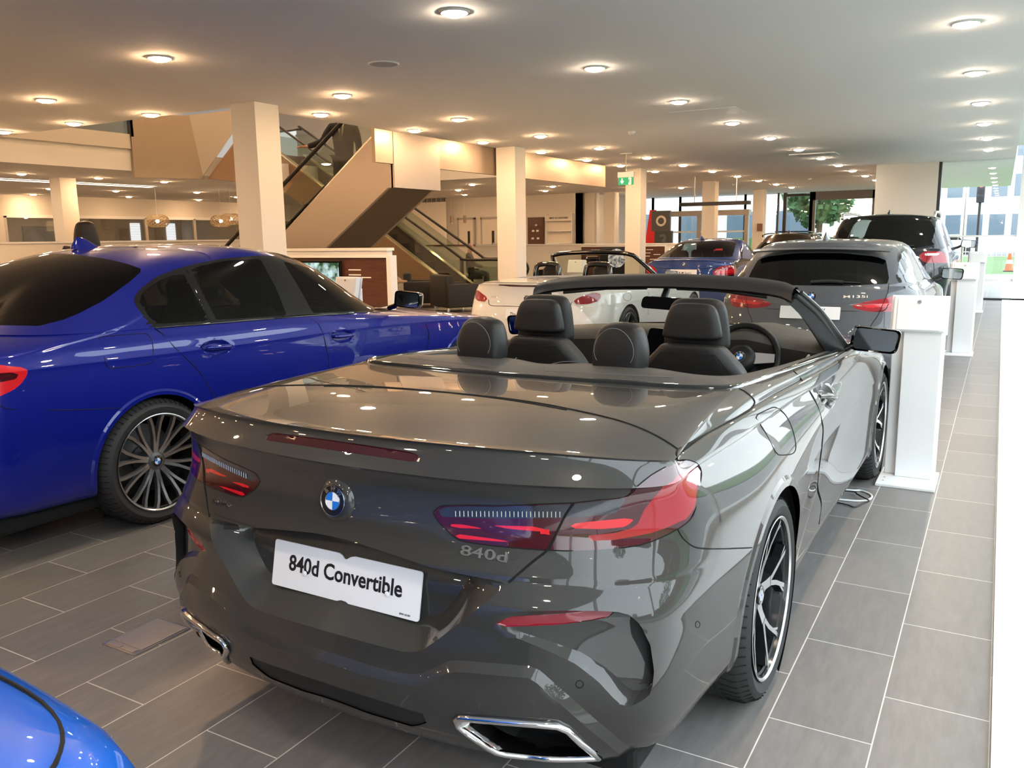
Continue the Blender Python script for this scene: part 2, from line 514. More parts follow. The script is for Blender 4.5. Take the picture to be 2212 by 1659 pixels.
def wheel(parent, X, Y, R, rim_r, width, style, side, capmat=True, name='wheel'):
    """axis along x; side +1 = faces +x"""
    wroot = None
    hw = width / 2; f = hw  # outer plane
    prof = []
    tb = 0.012
    prof = [(rim_r * 0.93, -hw + 0.02), (rim_r * 1.0, -hw + 0.004), (rim_r + (R - rim_r) * 0.45, -hw - tb * 0.6), (R - 0.022, -hw + 0.004), (R - 0.004, -hw + 0.028), (R, -hw + 0.055), (R, hw - 0.055), (R - 0.004, hw - 0.028), (R - 0.022, hw - 0.004), (rim_r + (R - rim_r) * 0.45, hw + tb * 0.6), (rim_r * 1.0, hw - 0.004), (rim_r * 0.93, hw - 0.02)]
    g = G(); seg = 72
    g.lathe(prof, seg, 'x')
    tyre = g.build(name, RUBBER, parent, 40)
    tyre.matrix_local = Matrix.Translation((X, Y, R)) @ (Matrix.Identity(4) if side > 0 else Matrix.Rotation(math.pi, 4, 'Z'))
    # tread grooves
    tg = G()
    if style in ('Y', 'multi'):
        for k in range(64):
            a = 2 * math.pi * k / 64
            for s_ in (-1, 1):
                pts = [(s_ * (hw - 0.002), a, R - 0.02), (s_ * (hw - 0.04), a, R + 0.0005), (s_ * (hw - 0.09), a + 0.03 * s_, R + 0.0012)]
                tg.tube([(x, rr * math.sin(t), rr * math.cos(t)) for x, t, rr in pts], 0.0025, 4)
        tg.build('tread_groove', GAP, tyre)
        for xx in (-0.035, 0.035):
            G().tube([(xx, R * math.sin(2 * math.pi * i / 72), R * math.cos(2 * math.pi * i / 72)) for i in range(72)], 0.004, 4, closed=True).build('tread_groove', GAP, tyre)
    # barrel
    G().lathe([(rim_r * 0.985, f - 0.003), (rim_r * 1.0, f + 0.003), (rim_r * 0.985, f + 0.004), (rim_r * 0.962, f - 0.002)], 72, 'x').build('rim_lip', RIMSILVER if style != 'X' else RIMGREY, tyre, 50)
    G().lathe([(rim_r * 0.962, f - 0.002), (rim_r * 0.94, f - 0.03), (rim_r * 0.86, -hw * 0.5), (rim_r * 0.86, -hw)], 72, 'x').build('rim_barrel', RIMBLACK, tyre, 50)
    G().lathe([(0.06, -0.03), (rim_r * 0.72, -0.03), (rim_r * 0.72, -0.055), (0.06, -0.055)], 48, 'x').build('brake_disc', STEEL, tyre, 30)
    G().lathe([(0.0, 0.01), (rim_r * 0.86, -hw + 0.03), (rim_r * 0.86, -hw)], 36, 'x', o=(-0.07, 0, 0)).build('wheel_backing', GAP, tyre, 30)
    face = G(); dark = G(); fx = f - 0.012; hx = f - 0.045
    r1 = rim_r * 0.955
    def P(rr, a, x): return (x, rr * math.sin(a), rr * math.cos(a))
    def spoke(gface, gdark, pts, th=0.03):
        """pts: list of (r, angle, halfwidth_m, x)"""
        V = []; n = len(pts)
        for rr, a, hw_, x in pts:
            da = hw_ / rr
            V += [P(rr, a - da, x), P(rr, a + da, x)]
        F = [(2 * i, 2 * i + 1, 2 * i + 3, 2 * i + 2) for i in range(n - 1)]
        gface.add(V, F)
        V2 = []
        for rr, a, hw_, x in pts:
            da = hw_ / rr; d2 = (hw_ * 1.25) / rr
            V2 += [P(rr, a - da, x), P(rr, a - d2, x - th), P(rr, a + d2, x - th), P(rr, a + da, x)]
        F2 = []
        for i in range(n - 1):
            b = 4 * i
            F2 += [(b, b + 1, b + 5, b + 4), (b + 1, b + 2, b + 6, b + 5), (b + 2, b + 3, b + 7, b + 6)]
        gdark.add(V2, F2)
    if style == 'Y':       # five Y spokes, black with machined faces
        for k in range(5):
            a0 = 2 * math.pi * k / 5 + 0.25
            spoke(face, dark, [(0.045, a0, 0.022, hx), (0.085, a0, 0.0165, hx + 0.006), (0.125, a0, 0.019, hx + 0.014)])
            for s_ in (-1, 1):
                spoke(face, dark, [(0.115, a0 + s_ * 0.06, 0.0095, hx + 0.013), (0.165, a0 + s_ * 0.155, 0.0085, hx + 0.020), (r1 * 0.93, a0 + s_ * 0.265, 0.0075, fx), (r1, a0 + s_ * 0.275, 0.0075, fx + 0.002)])
                spoke(face, dark, [(r1 * 0.80, a0 + s_ * 0.235, 0.005, fx - 0.008), (r1 * 0.96, a0 + s_ * 0.36, 0.0045, fx)])
        face.build('spoke_face', RIMSILVER, tyre, 30); dark.build('spoke_side', RIMBLACK, tyre, 30)
    elif style == 'multi':  # twenty thin grey spokes in pairs
        for k in range(10):
            a0 = 2 * math.pi * k / 10
            for s_ in (-1, 1):
                spoke(face, dark, [(0.05, a0 + s_ * 0.10, 0.0085, hx), (0.09, a0 + s_ * 0.085, 0.0078, hx + 0.01), (0.14, a0 + s_ * 0.085, 0.0072, hx + 0.018), (r1 * 0.85, a0 + s_ * 0.125, 0.0078, fx - 0.004), (r1, a0 + s_ * 0.165, 0.009, fx + 0.001)], 0.022)
        face.build('spoke_face', RIMSILVER, tyre, 30); dark.build('spoke_side', RIMGREY, tyre, 30)
    else:
        for k in range(5):
            a0 = 2 * math.pi * k / 5
            for s_ in (-1, 1):
                spoke(face, dark, [(0.04, a0 + s_ * 0.12, 0.02, hx), (0.12, a0 + s_ * 0.13, 0.014, hx + 0.012), (r1, a0 + s_ * 0.22, 0.016, fx)])
        face.build('spoke_face', RIMSILVER if style != 'X' else RIMGREY, tyre, 30); dark.build('spoke_side', RIMGREY, tyre, 30)
    G().lathe([(0.0, hx + 0.004), (0.03, hx + 0.004), (0.036, hx + 0.001), (0.062, hx - 0.004), (0.07, hx - 0.02), (0.07, -0.02)], 40, 'x').build('hub', RIMBLACK if style == 'Y' else RIMGREY, tyre, 40)
    bt = G()
    for k in range(5):
        a = 2 * math.pi * k / 5 + 0.6
        bt.lathe([(0, hx - 0.006), (0.009, hx - 0.006), (0.011, hx - 0.02)], 10, 'x', o=(0, 0.05 * math.sin(a), 0.05 * math.cos(a)))
    bt.build('wheel_bolt', RIMBLACK, tyre, 40)
    if capmat: emblem(tyre, (hx + 0.004, 0, 0), (1, 0, 0), 0.031)
    return tyre
def gapline(parent, pts, r=0.0028, name='panel_gap', both=True, m=None, closed=False, label=None):
    if both: G().tube([(-p[0], p[1], p[2]) for p in pts], r, 6, closed=closed).build(name, m or GAP, parent, 60, label)
    return G().tube(pts, r, 6, closed=closed).build(name, m or GAP, parent, 60, label)
def thick(pts, step=18):
    """closed outline with long pixel (or 3d) runs subdivided"""
    out = []
    for i, p in enumerate(pts):
        q = pts[(i + 1) % len(pts)]; out.append(p)
        if len(p) == len(q):
            d = math.dist(p, q) / (step if len(p) == 2 else .06); n = min(int(d), 24)
            for k in range(1, n): out.append(tuple(a + (b - a) * k / n for a, b in zip(p, q)))
    return out
def dens(pts, k=4):
    """smooth through points (catmull-rom)"""
    P = [Vector(p) for p in pts]; out = []
    for i in range(len(P) - 1):
        a = P[i - 1] if i > 0 else P[i] * 2 - P[i + 1]; b = P[i]; c = P[i + 1]; d = P[i + 2] if i + 2 < len(P) else P[i + 1] * 2 - P[i]
        for s in range(k):
            t = s / k
            out.append(0.5 * ((2 * b) + (c - a) * t + (2 * a - 5 * b + 4 * c - d) * t * t + (3 * b - a - 3 * c + d) * t ** 3))
    out.append(P[-1]); return out
# ---------------------------------------------------------------- the dark grey convertible
def hero():
    ORG = (-1.49, 2.62, 0.0)
    root = thing('convertible_car', 'dark grey four-seat convertible with its roof down, nearest and largest car', 'car', ORG)
    PAINT = paint('dark grey paint', (0.038, 0.0375, 0.0355), 0.12, 0.4)
    XS = [0, .25, .45, .62, .76, .85]
    CV = [0, .012, .038, .085, .155, .26]
    def rear(Yc, zs, k=1.0, w=1.0, e=None):
        ys = [Yc + c * k for c in CV]
        if e: ys[-1] += e
        return [(x * w, y, z) for x, y, z in zip(XS, ys, zs)]
    D = [
     # k0 under edge
     rear(-.90, [.185] * 6, 1.0, .93) + [(.80, -.50, .22), (.80, -.28, .20), (.80, 0, .20), (.80, .4, .19), (.80, .85, .18), (.80, 1.4, .18), (.80, 2.0, .18), (.80, 2.4, .19), (.80, 2.85, .20), (.76, 3.2, .2), (.62, 3.45, .2), (.35, 3.55, .2), (0, 3.6, .2)],
     # k1 bottom edge
     rear(-1.000, [.205, .205, .206, .212, .225, .24], .95, 1.0) + [(.875, -.52, .25), (.90, -.28, .24), (.905, 0, .23), (.895, .4, .205), (.885, .85, .20), (.885, 1.4, .20), (.895, 2.0, .20), (.905, 2.45, .21), (.91, 2.85, .22), (.87, 3.25, .2), (.72, 3.56, .2), (.4, 3.72, .19), (0, 3.77, .19)],
     # k2
     rear(-1.062, [.34, .34, .34, .345, .345, .345], .93, 1.012) + [(.90, -.55, .34), (.925, -.29, .33), (.93, 0, .32), (.915, .4, .29), (.902, .85, .28), (.902, 1.4, .28), (.91, 2.0, .285), (.922, 2.45, .3), (.928, 2.85, .31), (.89, 3.25, .30), (.745, 3.58, .3), (.42, 3.76, .3), (0, 3.82, .3)],
     # k3
     rear(-1.066, [.45, .45, .45, .45, .45, .45], .93, 1.02) + [(.905, -.57, .45), (.932, -.29, .45), (.942, 0, .44), (.925, .4, .41), (.900, .85, .40), (.895, 1.4, .40), (.907, 2.0, .41), (.925, 2.45, .42), (.932, 2.85, .42), (.895, 3.25, .41), (.75, 3.59, .4), (.42, 3.77, .4), (0, 3.83, .4)],
     # k4
     rear(-1.056, [.565, .565, .565, .565, .56, .56], .93, 1.022) + [(.907, -.58, .555), (.936, -.29, .555), (.949, 0, .55), (.938, .4, .52), (.910, .85, .51), (.900, 1.4, .51), (.912, 2.0, .52), (.93, 2.45, .53), (.935, 2.85, .53), (.895, 3.25, .52), (.75, 3.58, .5), (.42, 3.76, .5), (0, 3.82, .5)],
     # k5 shelf
     rear(-1.052, [.622, .622, .622, .622, .618, .615], .93, 1.024) + [(.908, -.585, .61), (.937, -.29, .61), (.951, 0, .61), (.943, .4, .59), (.918, .85, .585), (.908, 1.4, .585), (.916, 2.0, .59), (.932, 2.45, .6), (.935, 2.85, .6), (.893, 3.25, .59), (.745, 3.57, .57), (.42, 3.75, .57), (0, 3.81, .57)],
     # k6 crease under lamps
     rear(-1.024, [.676, .676, .676, .676, .676, .672], .98, 1.012) + [(.905, -.59, .665), (.936, -.29, .665), (.950, 0, .665), (.945, .4, .65), (.926, .85, .65), (.916, 1.4, .65), (.918, 2.0, .655), (.932, 2.45, .66), (.932, 2.85, .655), (.888, 3.25, .64), (.74, 3.56, .62), (.42, 3.74, .62), (0, 3.80, .62)],
     # k7
     rear(-.998, [.75, .75, .75, .75, .752, .752]) + [(.898, -.60, .745), (.931, -.29, .745), (.944, 0, .745), (.941, .4, .735), (.930, .85, .73), (.922, 1.4, .73), (.919, 2.0, .73), (.926, 2.45, .725), (.924, 2.85, .715), (.878, 3.25, .69), (.73, 3.54, .66), (.41, 3.72, .66), (0, 3.78, .66)],
     # k8
     rear(-.985, [.82, .82, .82, .82, .822, .822]) + [(.892, -.60, .815), (.918, -.29, .815), (.929, 0, .815), (.929, .4, .805), (.927, .85, .80), (.921, 1.4, .795), (.914, 2.0, .79), (.914, 2.45, .78), (.906, 2.85, .76), (.862, 3.25, .73), (.715, 3.52, .69), (.40, 3.69, .69), (0, 3.75, .69)],
     # k9 under the lip
     rear(-.986, [.872, .872, .872, .874, .876, .874]) + [(.878, -.605, .868), (.895, -.29, .868), (.904, 0, .868), (.905, .4, .86), (.907, .85, .848), (.908, 1.4, .838), (.902, 2.0, .83), (.895, 2.4, .815), (.882, 2.8, .79), (.838, 3.2, .75), (.70, 3.49, .71), (.39, 3.65, .71), (0, 3.71, .71)],
     # k10 lip lower edge
     rear(-1.004, [.912, .912, .912, .912, .908, .902]) + [(.856, -.612, .908), (.872, -.29, .908), (.880, 0, .908), (.880, .4, .898), (.882, .85, .882), (.886, 1.4, .868), (.882, 2.0, .855), (.868, 2.38, .84), (.85, 2.75, .81), (.80, 3.12, .77), (.67, 3.42, .735), (.38, 3.57, .735), (0, 3.63, .735)],
     # k11 lip ridge
     rear(-.968, [.984, .984, .983, .978, .966, .948], 1.0, .985) + [(.818, -.60, .944), (.840, -.29, .946), (.850, 0, .946), (.850, .4, .934), (.853, .85, .915), (.862, 1.4, .897), (.86, 1.98, .882), (.84, 2.32, .865), (.80, 2.66, .845), (.73, 2.98, .815), (.60, 3.25, .79), (.34, 3.4, .79), (0, 3.45, .79)],
     # k12, k13 filled below; k14 belt ring
     None, None,
     [(0, -.05, 1.0), (.25, -.043, 1.0), (.45, -.03, 1.0), (.60, -.01, .998), (.70, .02, .997), (.75, .06, .995), (.772, .11, .993), (.78, .2, .988), (.784, .3, .983), (.79, .5, .972), (.80, .9, .952), (.825, 1.5, .925), (.84, 1.88, .912), (.80, 2.05, .925), (.70, 2.18, .942), (.55, 2.26, .955), (.37, 2.32, .962), (.18, 2.35, .966), (0, 2.36, .968)],
    ]
    a, b = np.array(D[11]), np.array(D[14])
    for k, t, h in ((12, .34, .014), (13, .70, .013)):
        D[k] = a * (1 - t) + b * t + np.array([0, 0, h])
        for j in range(19):
            hs = h * (1.0 if j <= 4 or j >= 13 else 0.55)
            D[k][j][2] = a[j][2] * (1 - t) + b[j][2] * t + hs
    nu = [10, 8, 8, 8, 8, 12, 12, 12, 14, 14, 12, 10, 10, 10, 8, 8, 6, 6]
    nv = [3, 5, 6, 6, 5, 5, 6, 6, 5, 5, 8, 10, 10, 12]
    # double rows sharpen the creases
    rows = []; nvv = []
    dup = {4: 1, 6: 1, 10: 1, 11: 1, 14: 0}
    for k, r in enumerate(D):
        rows.append(np.array(r, float)); nvv.append(nv[k] if k < 14 else 0)
        if k in (6, 10, 11):
            nvv[-1] = 2; q = rows[-1].copy()
            if k == 11: q[:6, 1] += .014; q[:6, 2] += .003; q[6:13, 0] -= .012; q[6:13, 2] += .003
            else: q[:, 2] += .006
            q = q; rows.append(q); nvv.append(nv[k])
    V, F = surf_from_cage(rows, nu, nvv[:-1], 'lin', .8)
    B = Body(V, F, ORG)
    O = lambda pts: Region(B, [B.tr(*q) if len(q) == 2 else B.near(q) for q in thick(pts)])
    # ---- traced outlines
    lamp = O([(936, 1107), (945, 1097), (960, 1092), (1020, 1091), (1079, 1092), (1160, 1089), (1240, 1086), (1300, 1079), (1357, 1071), (1377, 1050), (1392, 1037), (1407, 1026), (1435, 1010), (1464, 995), (1482, 993), (1498, 997), (1509, 1004), (1515, 1018), (1514, 1038), (1509, 1070), (1503, 1098), (1491, 1122), (1464, 1143), (1436, 1158), (1407, 1170), (1348, 1183), (1285, 1188), (1222, 1190), (1165, 1188), (1109, 1183), (1065, 1179), (1028, 1174), (989, 1165), (966, 1146), (945, 1124)])
    clear = O([(945, 1104), (960, 1095), (1020, 1094), (1079, 1095), (1160, 1092), (1240, 1089), (1300, 1082), (1352, 1075), (1346, 1088), (1330, 1110), (1297, 1113), (1228, 1119), (1120, 1120), (1019, 1119), (954, 1116)])
    bar1 = O([(972, 1131), (1060, 1135), (1154, 1137), (1196, 1149), (1188, 1156), (1150, 1147), (1060, 1143), (975, 1140)])
    bar2 = O([(1230, 1131), (1357, 1119), (1372, 1124), (1350, 1138), (1300, 1143), (1226, 1141)])
    bar3 = O([(1260, 1158), (1330, 1151), (1375, 1138), (1392, 1100), (1420, 1066), (1460, 1030), (1500, 1010), (1508, 1020), (1502, 1092), (1484, 1120), (1440, 1140), (1405, 1152), (1330, 1166), (1270, 1168)])
    barlow = O([(978, 1153), (1080, 1161), (1150, 1165), (1148, 1171), (1080, 1170), (990, 1163)])
    brake = O([(577, 931), (660, 943), (735, 953), (820, 966), (893, 977), (909, 987), (912, 996), (900, 999), (820, 987), (720, 973), (640, 961), (553.6, 947), (553.6, 942)])
    refl = O([(1064, 1351), (1080, 1343), (1106, 1333), (1190, 1334), (1270, 1331), (1313, 1328), (1309, 1340), (1303, 1347), (1260, 1353), (1200, 1357), (1120, 1356), (1075, 1354)])
    recO = O([(690, 1152), (760, 1169), (850, 1199), (940, 1229), (1020, 1245), (1099, 1259), (1045, 1305), (995, 1344), (940, 1386), (905, 1409), (871, 1408), (810, 1393), (745, 1375), (684, 1358)])
    recI = O([(690, 1156), (760, 1173), (850, 1203), (940, 1233), (986, 1245), (976, 1272), (940, 1324), (924, 1344), (909, 1357), (861, 1359), (785, 1338), (720, 1318), (646, 1296)])
    val = O([(700, 1405), (800, 1438), (860, 1453), (899, 1458), (917, 1452), (940, 1441), (973, 1426), (1000, 1427), (1147, 1439), (1166, 1447), (1206, 1483), (1250, 1521), (1290, 1557), (1324, 1584), (.80, -.85, .23), (.7, -.8, .19), (.4, -.9, .19), (0, -.92, .19), (-.3, -.92, .19), (-.5, -.95, .3), (-.3, -1.0, .40)])
    exh = O([(993, 1545), (1003, 1541), (1110, 1550), (1180, 1556), (1213, 1559), (1235, 1568), (1264, 1596), (1303, 1627), (1306, 1636), (1292, 1641), (1200, 1635), (1081, 1619), (1060, 1604), (1018, 1575), (998, 1558)])
    dif = O([(640, 1444), (760, 1485), (850, 1513), (936, 1540), (930, 1550), (915, 1557), (895, 1560), (800, 1532), (735, 1508), (640, 1474)])
    cor = O([(1045, 1322), (1130, 1321), (1217, 1319), (1300, 1320), (1335, 1322), (1361, 1329), (1383, 1350), (1405, 1395), (1413, 1449), (1408, 1494), (1394, 1511), (1360, 1527), (1336, 1520), (1290, 1470), (1240, 1432), (1170, 1400), (1110, 1376), (1060, 1350)])
    slot = O([(1343, 1356), (1348, 1341), (1358, 1335), (1372, 1341), (1380, 1356), (1388, 1377), (1400, 1416), (1406, 1449), (1405, 1470), (1397, 1483), (1386, 1472), (1372, 1441), (1360, 1415), (1347, 1391)])
    hndl = O([(1767, 838), (1771, 829), (1777, 827), (1786, 830), (1797, 842), (1803, 856), (1800, 874), (1792, 885), (1784, 880), (1774, 868)])
    fuel = [(1633, 903), (1636, 897), (1641, 893), (1668, 880.5), (1677, 881), (1686, 885.6), (1697, 897), (1706, 913), (1713, 932), (1718, 954), (1719, 965), (1717, 975), (1709, 981), (1686, 983), (1678, 979), (1672, 971), (1653, 934)]
    trunk = O([(700, 834), (850, 839), (1000, 851), (1100, 862), (1180, 874), (1250, 888), (1300, 899), (1345, 911), (1390, 928), (1430, 948), (1452, 962), (1464, 971), (1462, 982), (1464, 995), (1407, 1026), (1377, 1050), (1357, 1071), (1300, 1079), (1240, 1086), (1222, 1112), (1205, 1145), (1184, 1186), (1150, 1214), (1099, 1258), (1020, 1245), (940, 1229), (850, 1199), (760, 1168), (690, 1151), (600, 1060), (640, 920)])
    door = O([(1590, 826), (1714, 801), (1720, 807), (1729, 817), (1749, 845), (1765, 875), (1775, 908), (1778, 931), (1775, 969), (1770, 1007), (1766, 1050), (1774, 1087), (1769, 1132)])if False else None
    # ---- carve
    arch = lambda V: np.maximum(.368 - np.hypot(V[:, 1], V[:, 2] - .335), .368 - np.hypot(V[:, 1] - 2.822, V[:, 2] - .335)) * np.where(V[:, 0] > .5, 1, -1) * np.where(V[:, 0] > .5, 1, 0) + np.where(V[:, 0] > .5, 0, -1)
    flare = lambda V: np.where(V[:, 0] > .6, np.maximum(.40 - np.hypot(V[:, 1], V[:, 2] - .335), .40 - np.hypot(V[:, 1] - 2.822, V[:, 2] - .335)), -1)
    B.push(flare, .006, .012, (1, 0, 0))
    B.mark(lamp.g, 'lamp'); B.mark(clear.g, 'clear', ('lamp',)); B.mark(bar1.g, 'bar', ('lamp',)); B.mark(bar2.g, 'bar', ('lamp',)); B.mark(bar3.g, 'glow', ('lamp',)); B.mark(barlow.g, 'bar', ('lamp',))
    B.mark(brake.g, 'brake'); B.mark(refl.g, 'refl'); B.mark(slot.g, 'slot'); B.mark(dif.g, 'dif')
    # plate recess with broad sloping flanks
    B.split(recO.g(B.V)); B.split(recI.g(B.V))
    do = np.maximum(recO.g(B.V), 0); di = np.maximum(-recI.g(B.V), 0); k = np.where(recO.g(B.V) > 0, do / (do + di + 1e-6), 0); k[recI.g(B.V) > 0] = 1
    B.V[:, 1] += .085 * k
    B.push(val.g, .013, .024)
    # corner scoop: deepens towards the slot
    B.split(cor.g(B.V)); B.split(cor.g(B.V) - .014)
    gc = cor.g(B.V); kk = np.clip(gc / .014, 0, 1) * np.clip((B.V[:, 0] - .50) / .30, 0, 1) ** 1.2
    B.V[:, 1] += .05 * kk
    B.push(hndl.g, -.022, .02)
    B.push(brake.g, -.004, .003)
    B.push(refl.g, -.004, .003)
    B.mark(trunk.g, 'trunk', ('body',))
    dline = [(1714, 801), (1720, 807), (1729, 817), (1749, 845), (1765, 875), (1775, 908), (1778, 931), (1775, 969), (1770, 1007), (1766, 1050), (1774, 1087), (1769, 1132)]
    dl = [B.tr(*q) for q in dline]
    zz = np.array([p[4] for p in dl])[::-1]; yy = np.array([p[3] for p in dl])[::-1]
    dg = lambda V: np.where(V[:, 0] > .5, np.minimum.reduce([V[:, 1] - np.interp(V[:, 2], zz, yy), 2.02 - V[:, 1] + 0 * V[:, 2], V[:, 2] - .26]), -1)
    B.mark(dg, 'door', ('body',))
    fb = lambda V: np.where(V[:, 1] < -.2, np.minimum(.668 - V[:, 2] + np.clip(.75 - V[:, 0], 0, 9) * 3, -.2 - V[:, 1]), -1)
    B.mark(fb, 'bumper', ('body',))
    B.cut(exh.g)
    cutarch = lambda V: np.where(V[:, 0] > .55, np.maximum(.366 - np.hypot(V[:, 1], V[:, 2] - .335), .366 - np.hypot(V[:, 1] - 2.822, V[:, 2] - .335)), -1)
    B.cut(cutarch)
    B.part('body', 'body_shell', PAINT, root, smooth=22)
    B.part('trunk', 'trunk_lid', PAINT, root, smooth=22)
    B.part('bumper', 'rear_bumper', PAINT, root, smooth=22)
    for s_ in (1, -1):
        B.part('door', 'door', PAINT, root, s_, 22)
        lp = B.part('lamp', 'tail_lamp', DARKLENS, root, s_, 30, 'red and smoked tail lamp')
        B.part('clear', 'clear_lens', CLEARLENS, lp, s_, 30); B.part('bar', 'light_bar', REDBAR, lp, s_, 30); B.part('glow', 'red_lens', REDLENS, lp, s_, 30)  # outer lens base coloured brighter red to imitate a glow
        # ribs in the clear strip
        g = G(); q0 = [B.tr(x, 1110 + (x - 975) * .008) for x in range(985, 1215, 9)]
        for p in q0: g.tube([(p[2] * s_, p[3] - .002, p[4] - .006), (p[2] * s_, p[3] - .002, p[4] + .008)], .0012, 4)
        g.build('lens_rib', SATIN, lp, 60)
        B.part('refl', 'reflector', REFLECTOR, root, s_, 30, 'red bumper reflector')
        B.part('slot', 'air_outlet', mat('outlet black', (.006, .006, .007), .6), root, s_, 30, 'black air outlet')
    B.part('brake', 'brake_light', mat('dark red light bar', (.045, .004, .008), .15, coat=1.0), root, 0, 30, 'thin dark red high brake light')
    df = B.part('dif', 'diffuser_grille', BLACKPLASTIC, root, 0, 30, 'black mesh diffuser grille', off=-.004)
    # exhaust trims
    loop = [Vector(p) for p in exh.P]; cen = sum(loop, Vector()) / len(loop)
    for s_ in (1, -1):
        def ring(sc, dy): return [((cen.x + (p.x - cen.x) * sc) * s_, p.y + dy - .016, cen.z + (p.z - cen.z) * (sc if sc > .9 else sc - .06)) for p in loop]
        n = len(loop)
        g = G().grid([ring(1.0, .012), ring(.985, -.006), ring(.95, -.012), ring(.91, -.004), ring(.86, .02), ring(.84, .06)], closed=True)
        g.tube(ring(.985, -.004), .0095, 10, closed=True)
        t = g.build('exhaust_trim', CHROME, root, 50, 'chrome exhaust trim')
        g = G().grid([ring(1.05, .010), ring(1.0, .016), ring(1.0, .06)], closed=True); g.build('exhaust_gasket', GAP, t, 40)
        g = G().grid([ring(.845, .055), ring(.80, .2)], closed=True); nn = len(g.V); g.add(ring(.80, .2), [tuple(range(n))]); g.build('exhaust_pipe', mat('pipe black', (.004, .004, .004), .8), t, 40)  # pipe interior is plain black
    # seams
    def gl(pix, r=.0026, both=True, closed=False, k=4):
        P = [(B.tr(*q) if len(q) == 2 else B.near(q))[2:] for q in pix]
        pts = dens(P + ([P[0]] if closed else []), k)
        gapline(root, [tuple(p) for p in pts], r, both=both)
    gl([(700, 834), (850, 839), (1000, 851), (1100, 862), (1180, 874), (1250, 888), (1300, 899), (1345, 911), (1390, 928), (1430, 948), (1452, 962), (1464, 971)], .003)
    gl([(1464, 971), (1461, 982), (1463, 995)], .003)
    gl([(.778, .10, .992), (1606, 844), (1618, 853), (1627, 862), (1630, 870), (1626, 879), (1615, 889), (1590, 903), (1562, 918), (1515, 944), (1464, 971)], .003)
    gl([(1240, 1086), (1222, 1112), (1205, 1145), (1184, 1186), (1150, 1214), (1099, 1258)], .0034)
    gl([(1464, 1143), (1475, 1162), (1497, 1180), (1523, 1185), (1575, 1185), (1624, 1183)], .002)
    gl(fuel, .002, closed=True, k=3)
    gl(dline, .0026)
    gl([(1507 + 5 * math.cos(a), 1349 + 7 * math.sin(a)) for a in np.linspace(0, 6.28, 13)], .0011, k=1)
    gl([(1252 + 8 * math.cos(a), 1478 + 8 * math.sin(a)) for a in np.linspace(0, 6.28, 17)], .0012, k=1)
    gl([(1026 + 24.5 * math.cos(a), 1473 + 23.5 * math.sin(a)) for a in np.linspace(0, 6.28, 33)], .0012, both=False, k=1)
    # lamp rims
    gl([tuple(q) for q in [(936, 1107), (945, 1097), (960, 1092), (1020, 1091), (1079, 1092), (1160, 1089), (1240, 1086), (1300, 1079), (1357, 1071), (1377, 1050), (1407, 1026), (1435, 1010), (1464, 995), (1482, 993), (1498, 997), (1509, 1004), (1515, 1018), (1514, 1038), (1503, 1098), (1491, 1122), (1464, 1143), (1407, 1170), (1348, 1183), (1222, 1190), (1109, 1183), (1028, 1174), (989, 1165), (966, 1146), (945, 1124)]], .0016, closed=True, k=2)
    # badges
    p, n = B.frame(722, 1079); n = Vector((0, n.y, n.z)).normalized(); p = Vector((0, p.y, p.z))
    G().lathe([(.062, -.004), (.058, .004), (.044, .012), (0, .012)], 40).xf(orient(p, n)).build('emblem_boss', PAINT, root, 60)
    emblem(root, p + n * .011, n, .0415)
    def badge(pix, txt, size, wfit, px_dir, shear=0.0, label=None):
        p, n = B.frame(*pix); q, _ = B.frame(*px_dir)
        x = (q - p).normalized(); y = n.cross(x).normalized(); x = y.cross(n).normalized()
        M = Matrix((x, y, n)).transposed().to_4x4(); M.translation = p + n * .001
        t = text_mesh(txt, size, .0022, 'badge', CHROME, root, bold=.0002)
        if label: t['label'] = label
        t.matrix_local = M @ Matrix.Diagonal((wfit / t.dimensions.x, 1, 1, 1))
    badge((1046, 1197), '840d', .036, .122, (1100, 1206), label='chrome model number badge')
    badge((480, 1086), 'xDrive', .022, .098, (500, 1092), label='chrome script badge')
    # number plate
    c4 = [np.array(atx(*q, -1.49 + s_)) - np.array(ORG) for q, s_ in (((597, 1165), -.258), ((912, 1237), .258), ((586, 1270), -.258), ((905, 1331), .258))]
    c4 = [Vector((0, q[1], q[2])) for q in c4]; top = (c4[0] + c4[1]) / 2; bot = (c4[2] + c4[3]) / 2
    upv = (top - bot).normalized(); nn = Vector((0, -upv.z, upv.y)); ht = (top - bot).length
    pc = (top + bot) / 2 - nn * .004
    plate(root, pc, nn, .520, ht + .004, [('840d Convertible', .062, 0, .006, .0013, .40), ('BMW GB 001', .007, .215, -ht / 2 + .008, 0, .034)], notch=True)
    G().rbox(-.20, .20, -.035, .035, -.02, -.0005, .006).xf(orient(pc, nn)).build('plate_holder', BLACKPLASTIC, root)
    # ---- wheels and wells
    for s_ in (1, -1):
        wheel(root, s_ * .795, 0, .337, .263, .275, 'Y', s_)
        wheel(root, s_ * .805, 2.822, .337, .263, .245, 'Y', s_)
        for yy_ in (0, 2.822):
            g = G().lathe([(.372, 0), (.39, -.02), (.40, -.36), (.0, -.36)], 40, 'x', a0=-1.9, a1=1.9)
            o = g.build('wheel_well', GAP, root, 40)
            o.matrix_local = Matrix.Translation((s_ * .93, yy_, .335)) @ (Matrix.Identity(4) if s_ > 0 else Matrix.Rotation(math.pi, 4, 'Z')) @ Matrix.Rotation(0, 4, 'X')
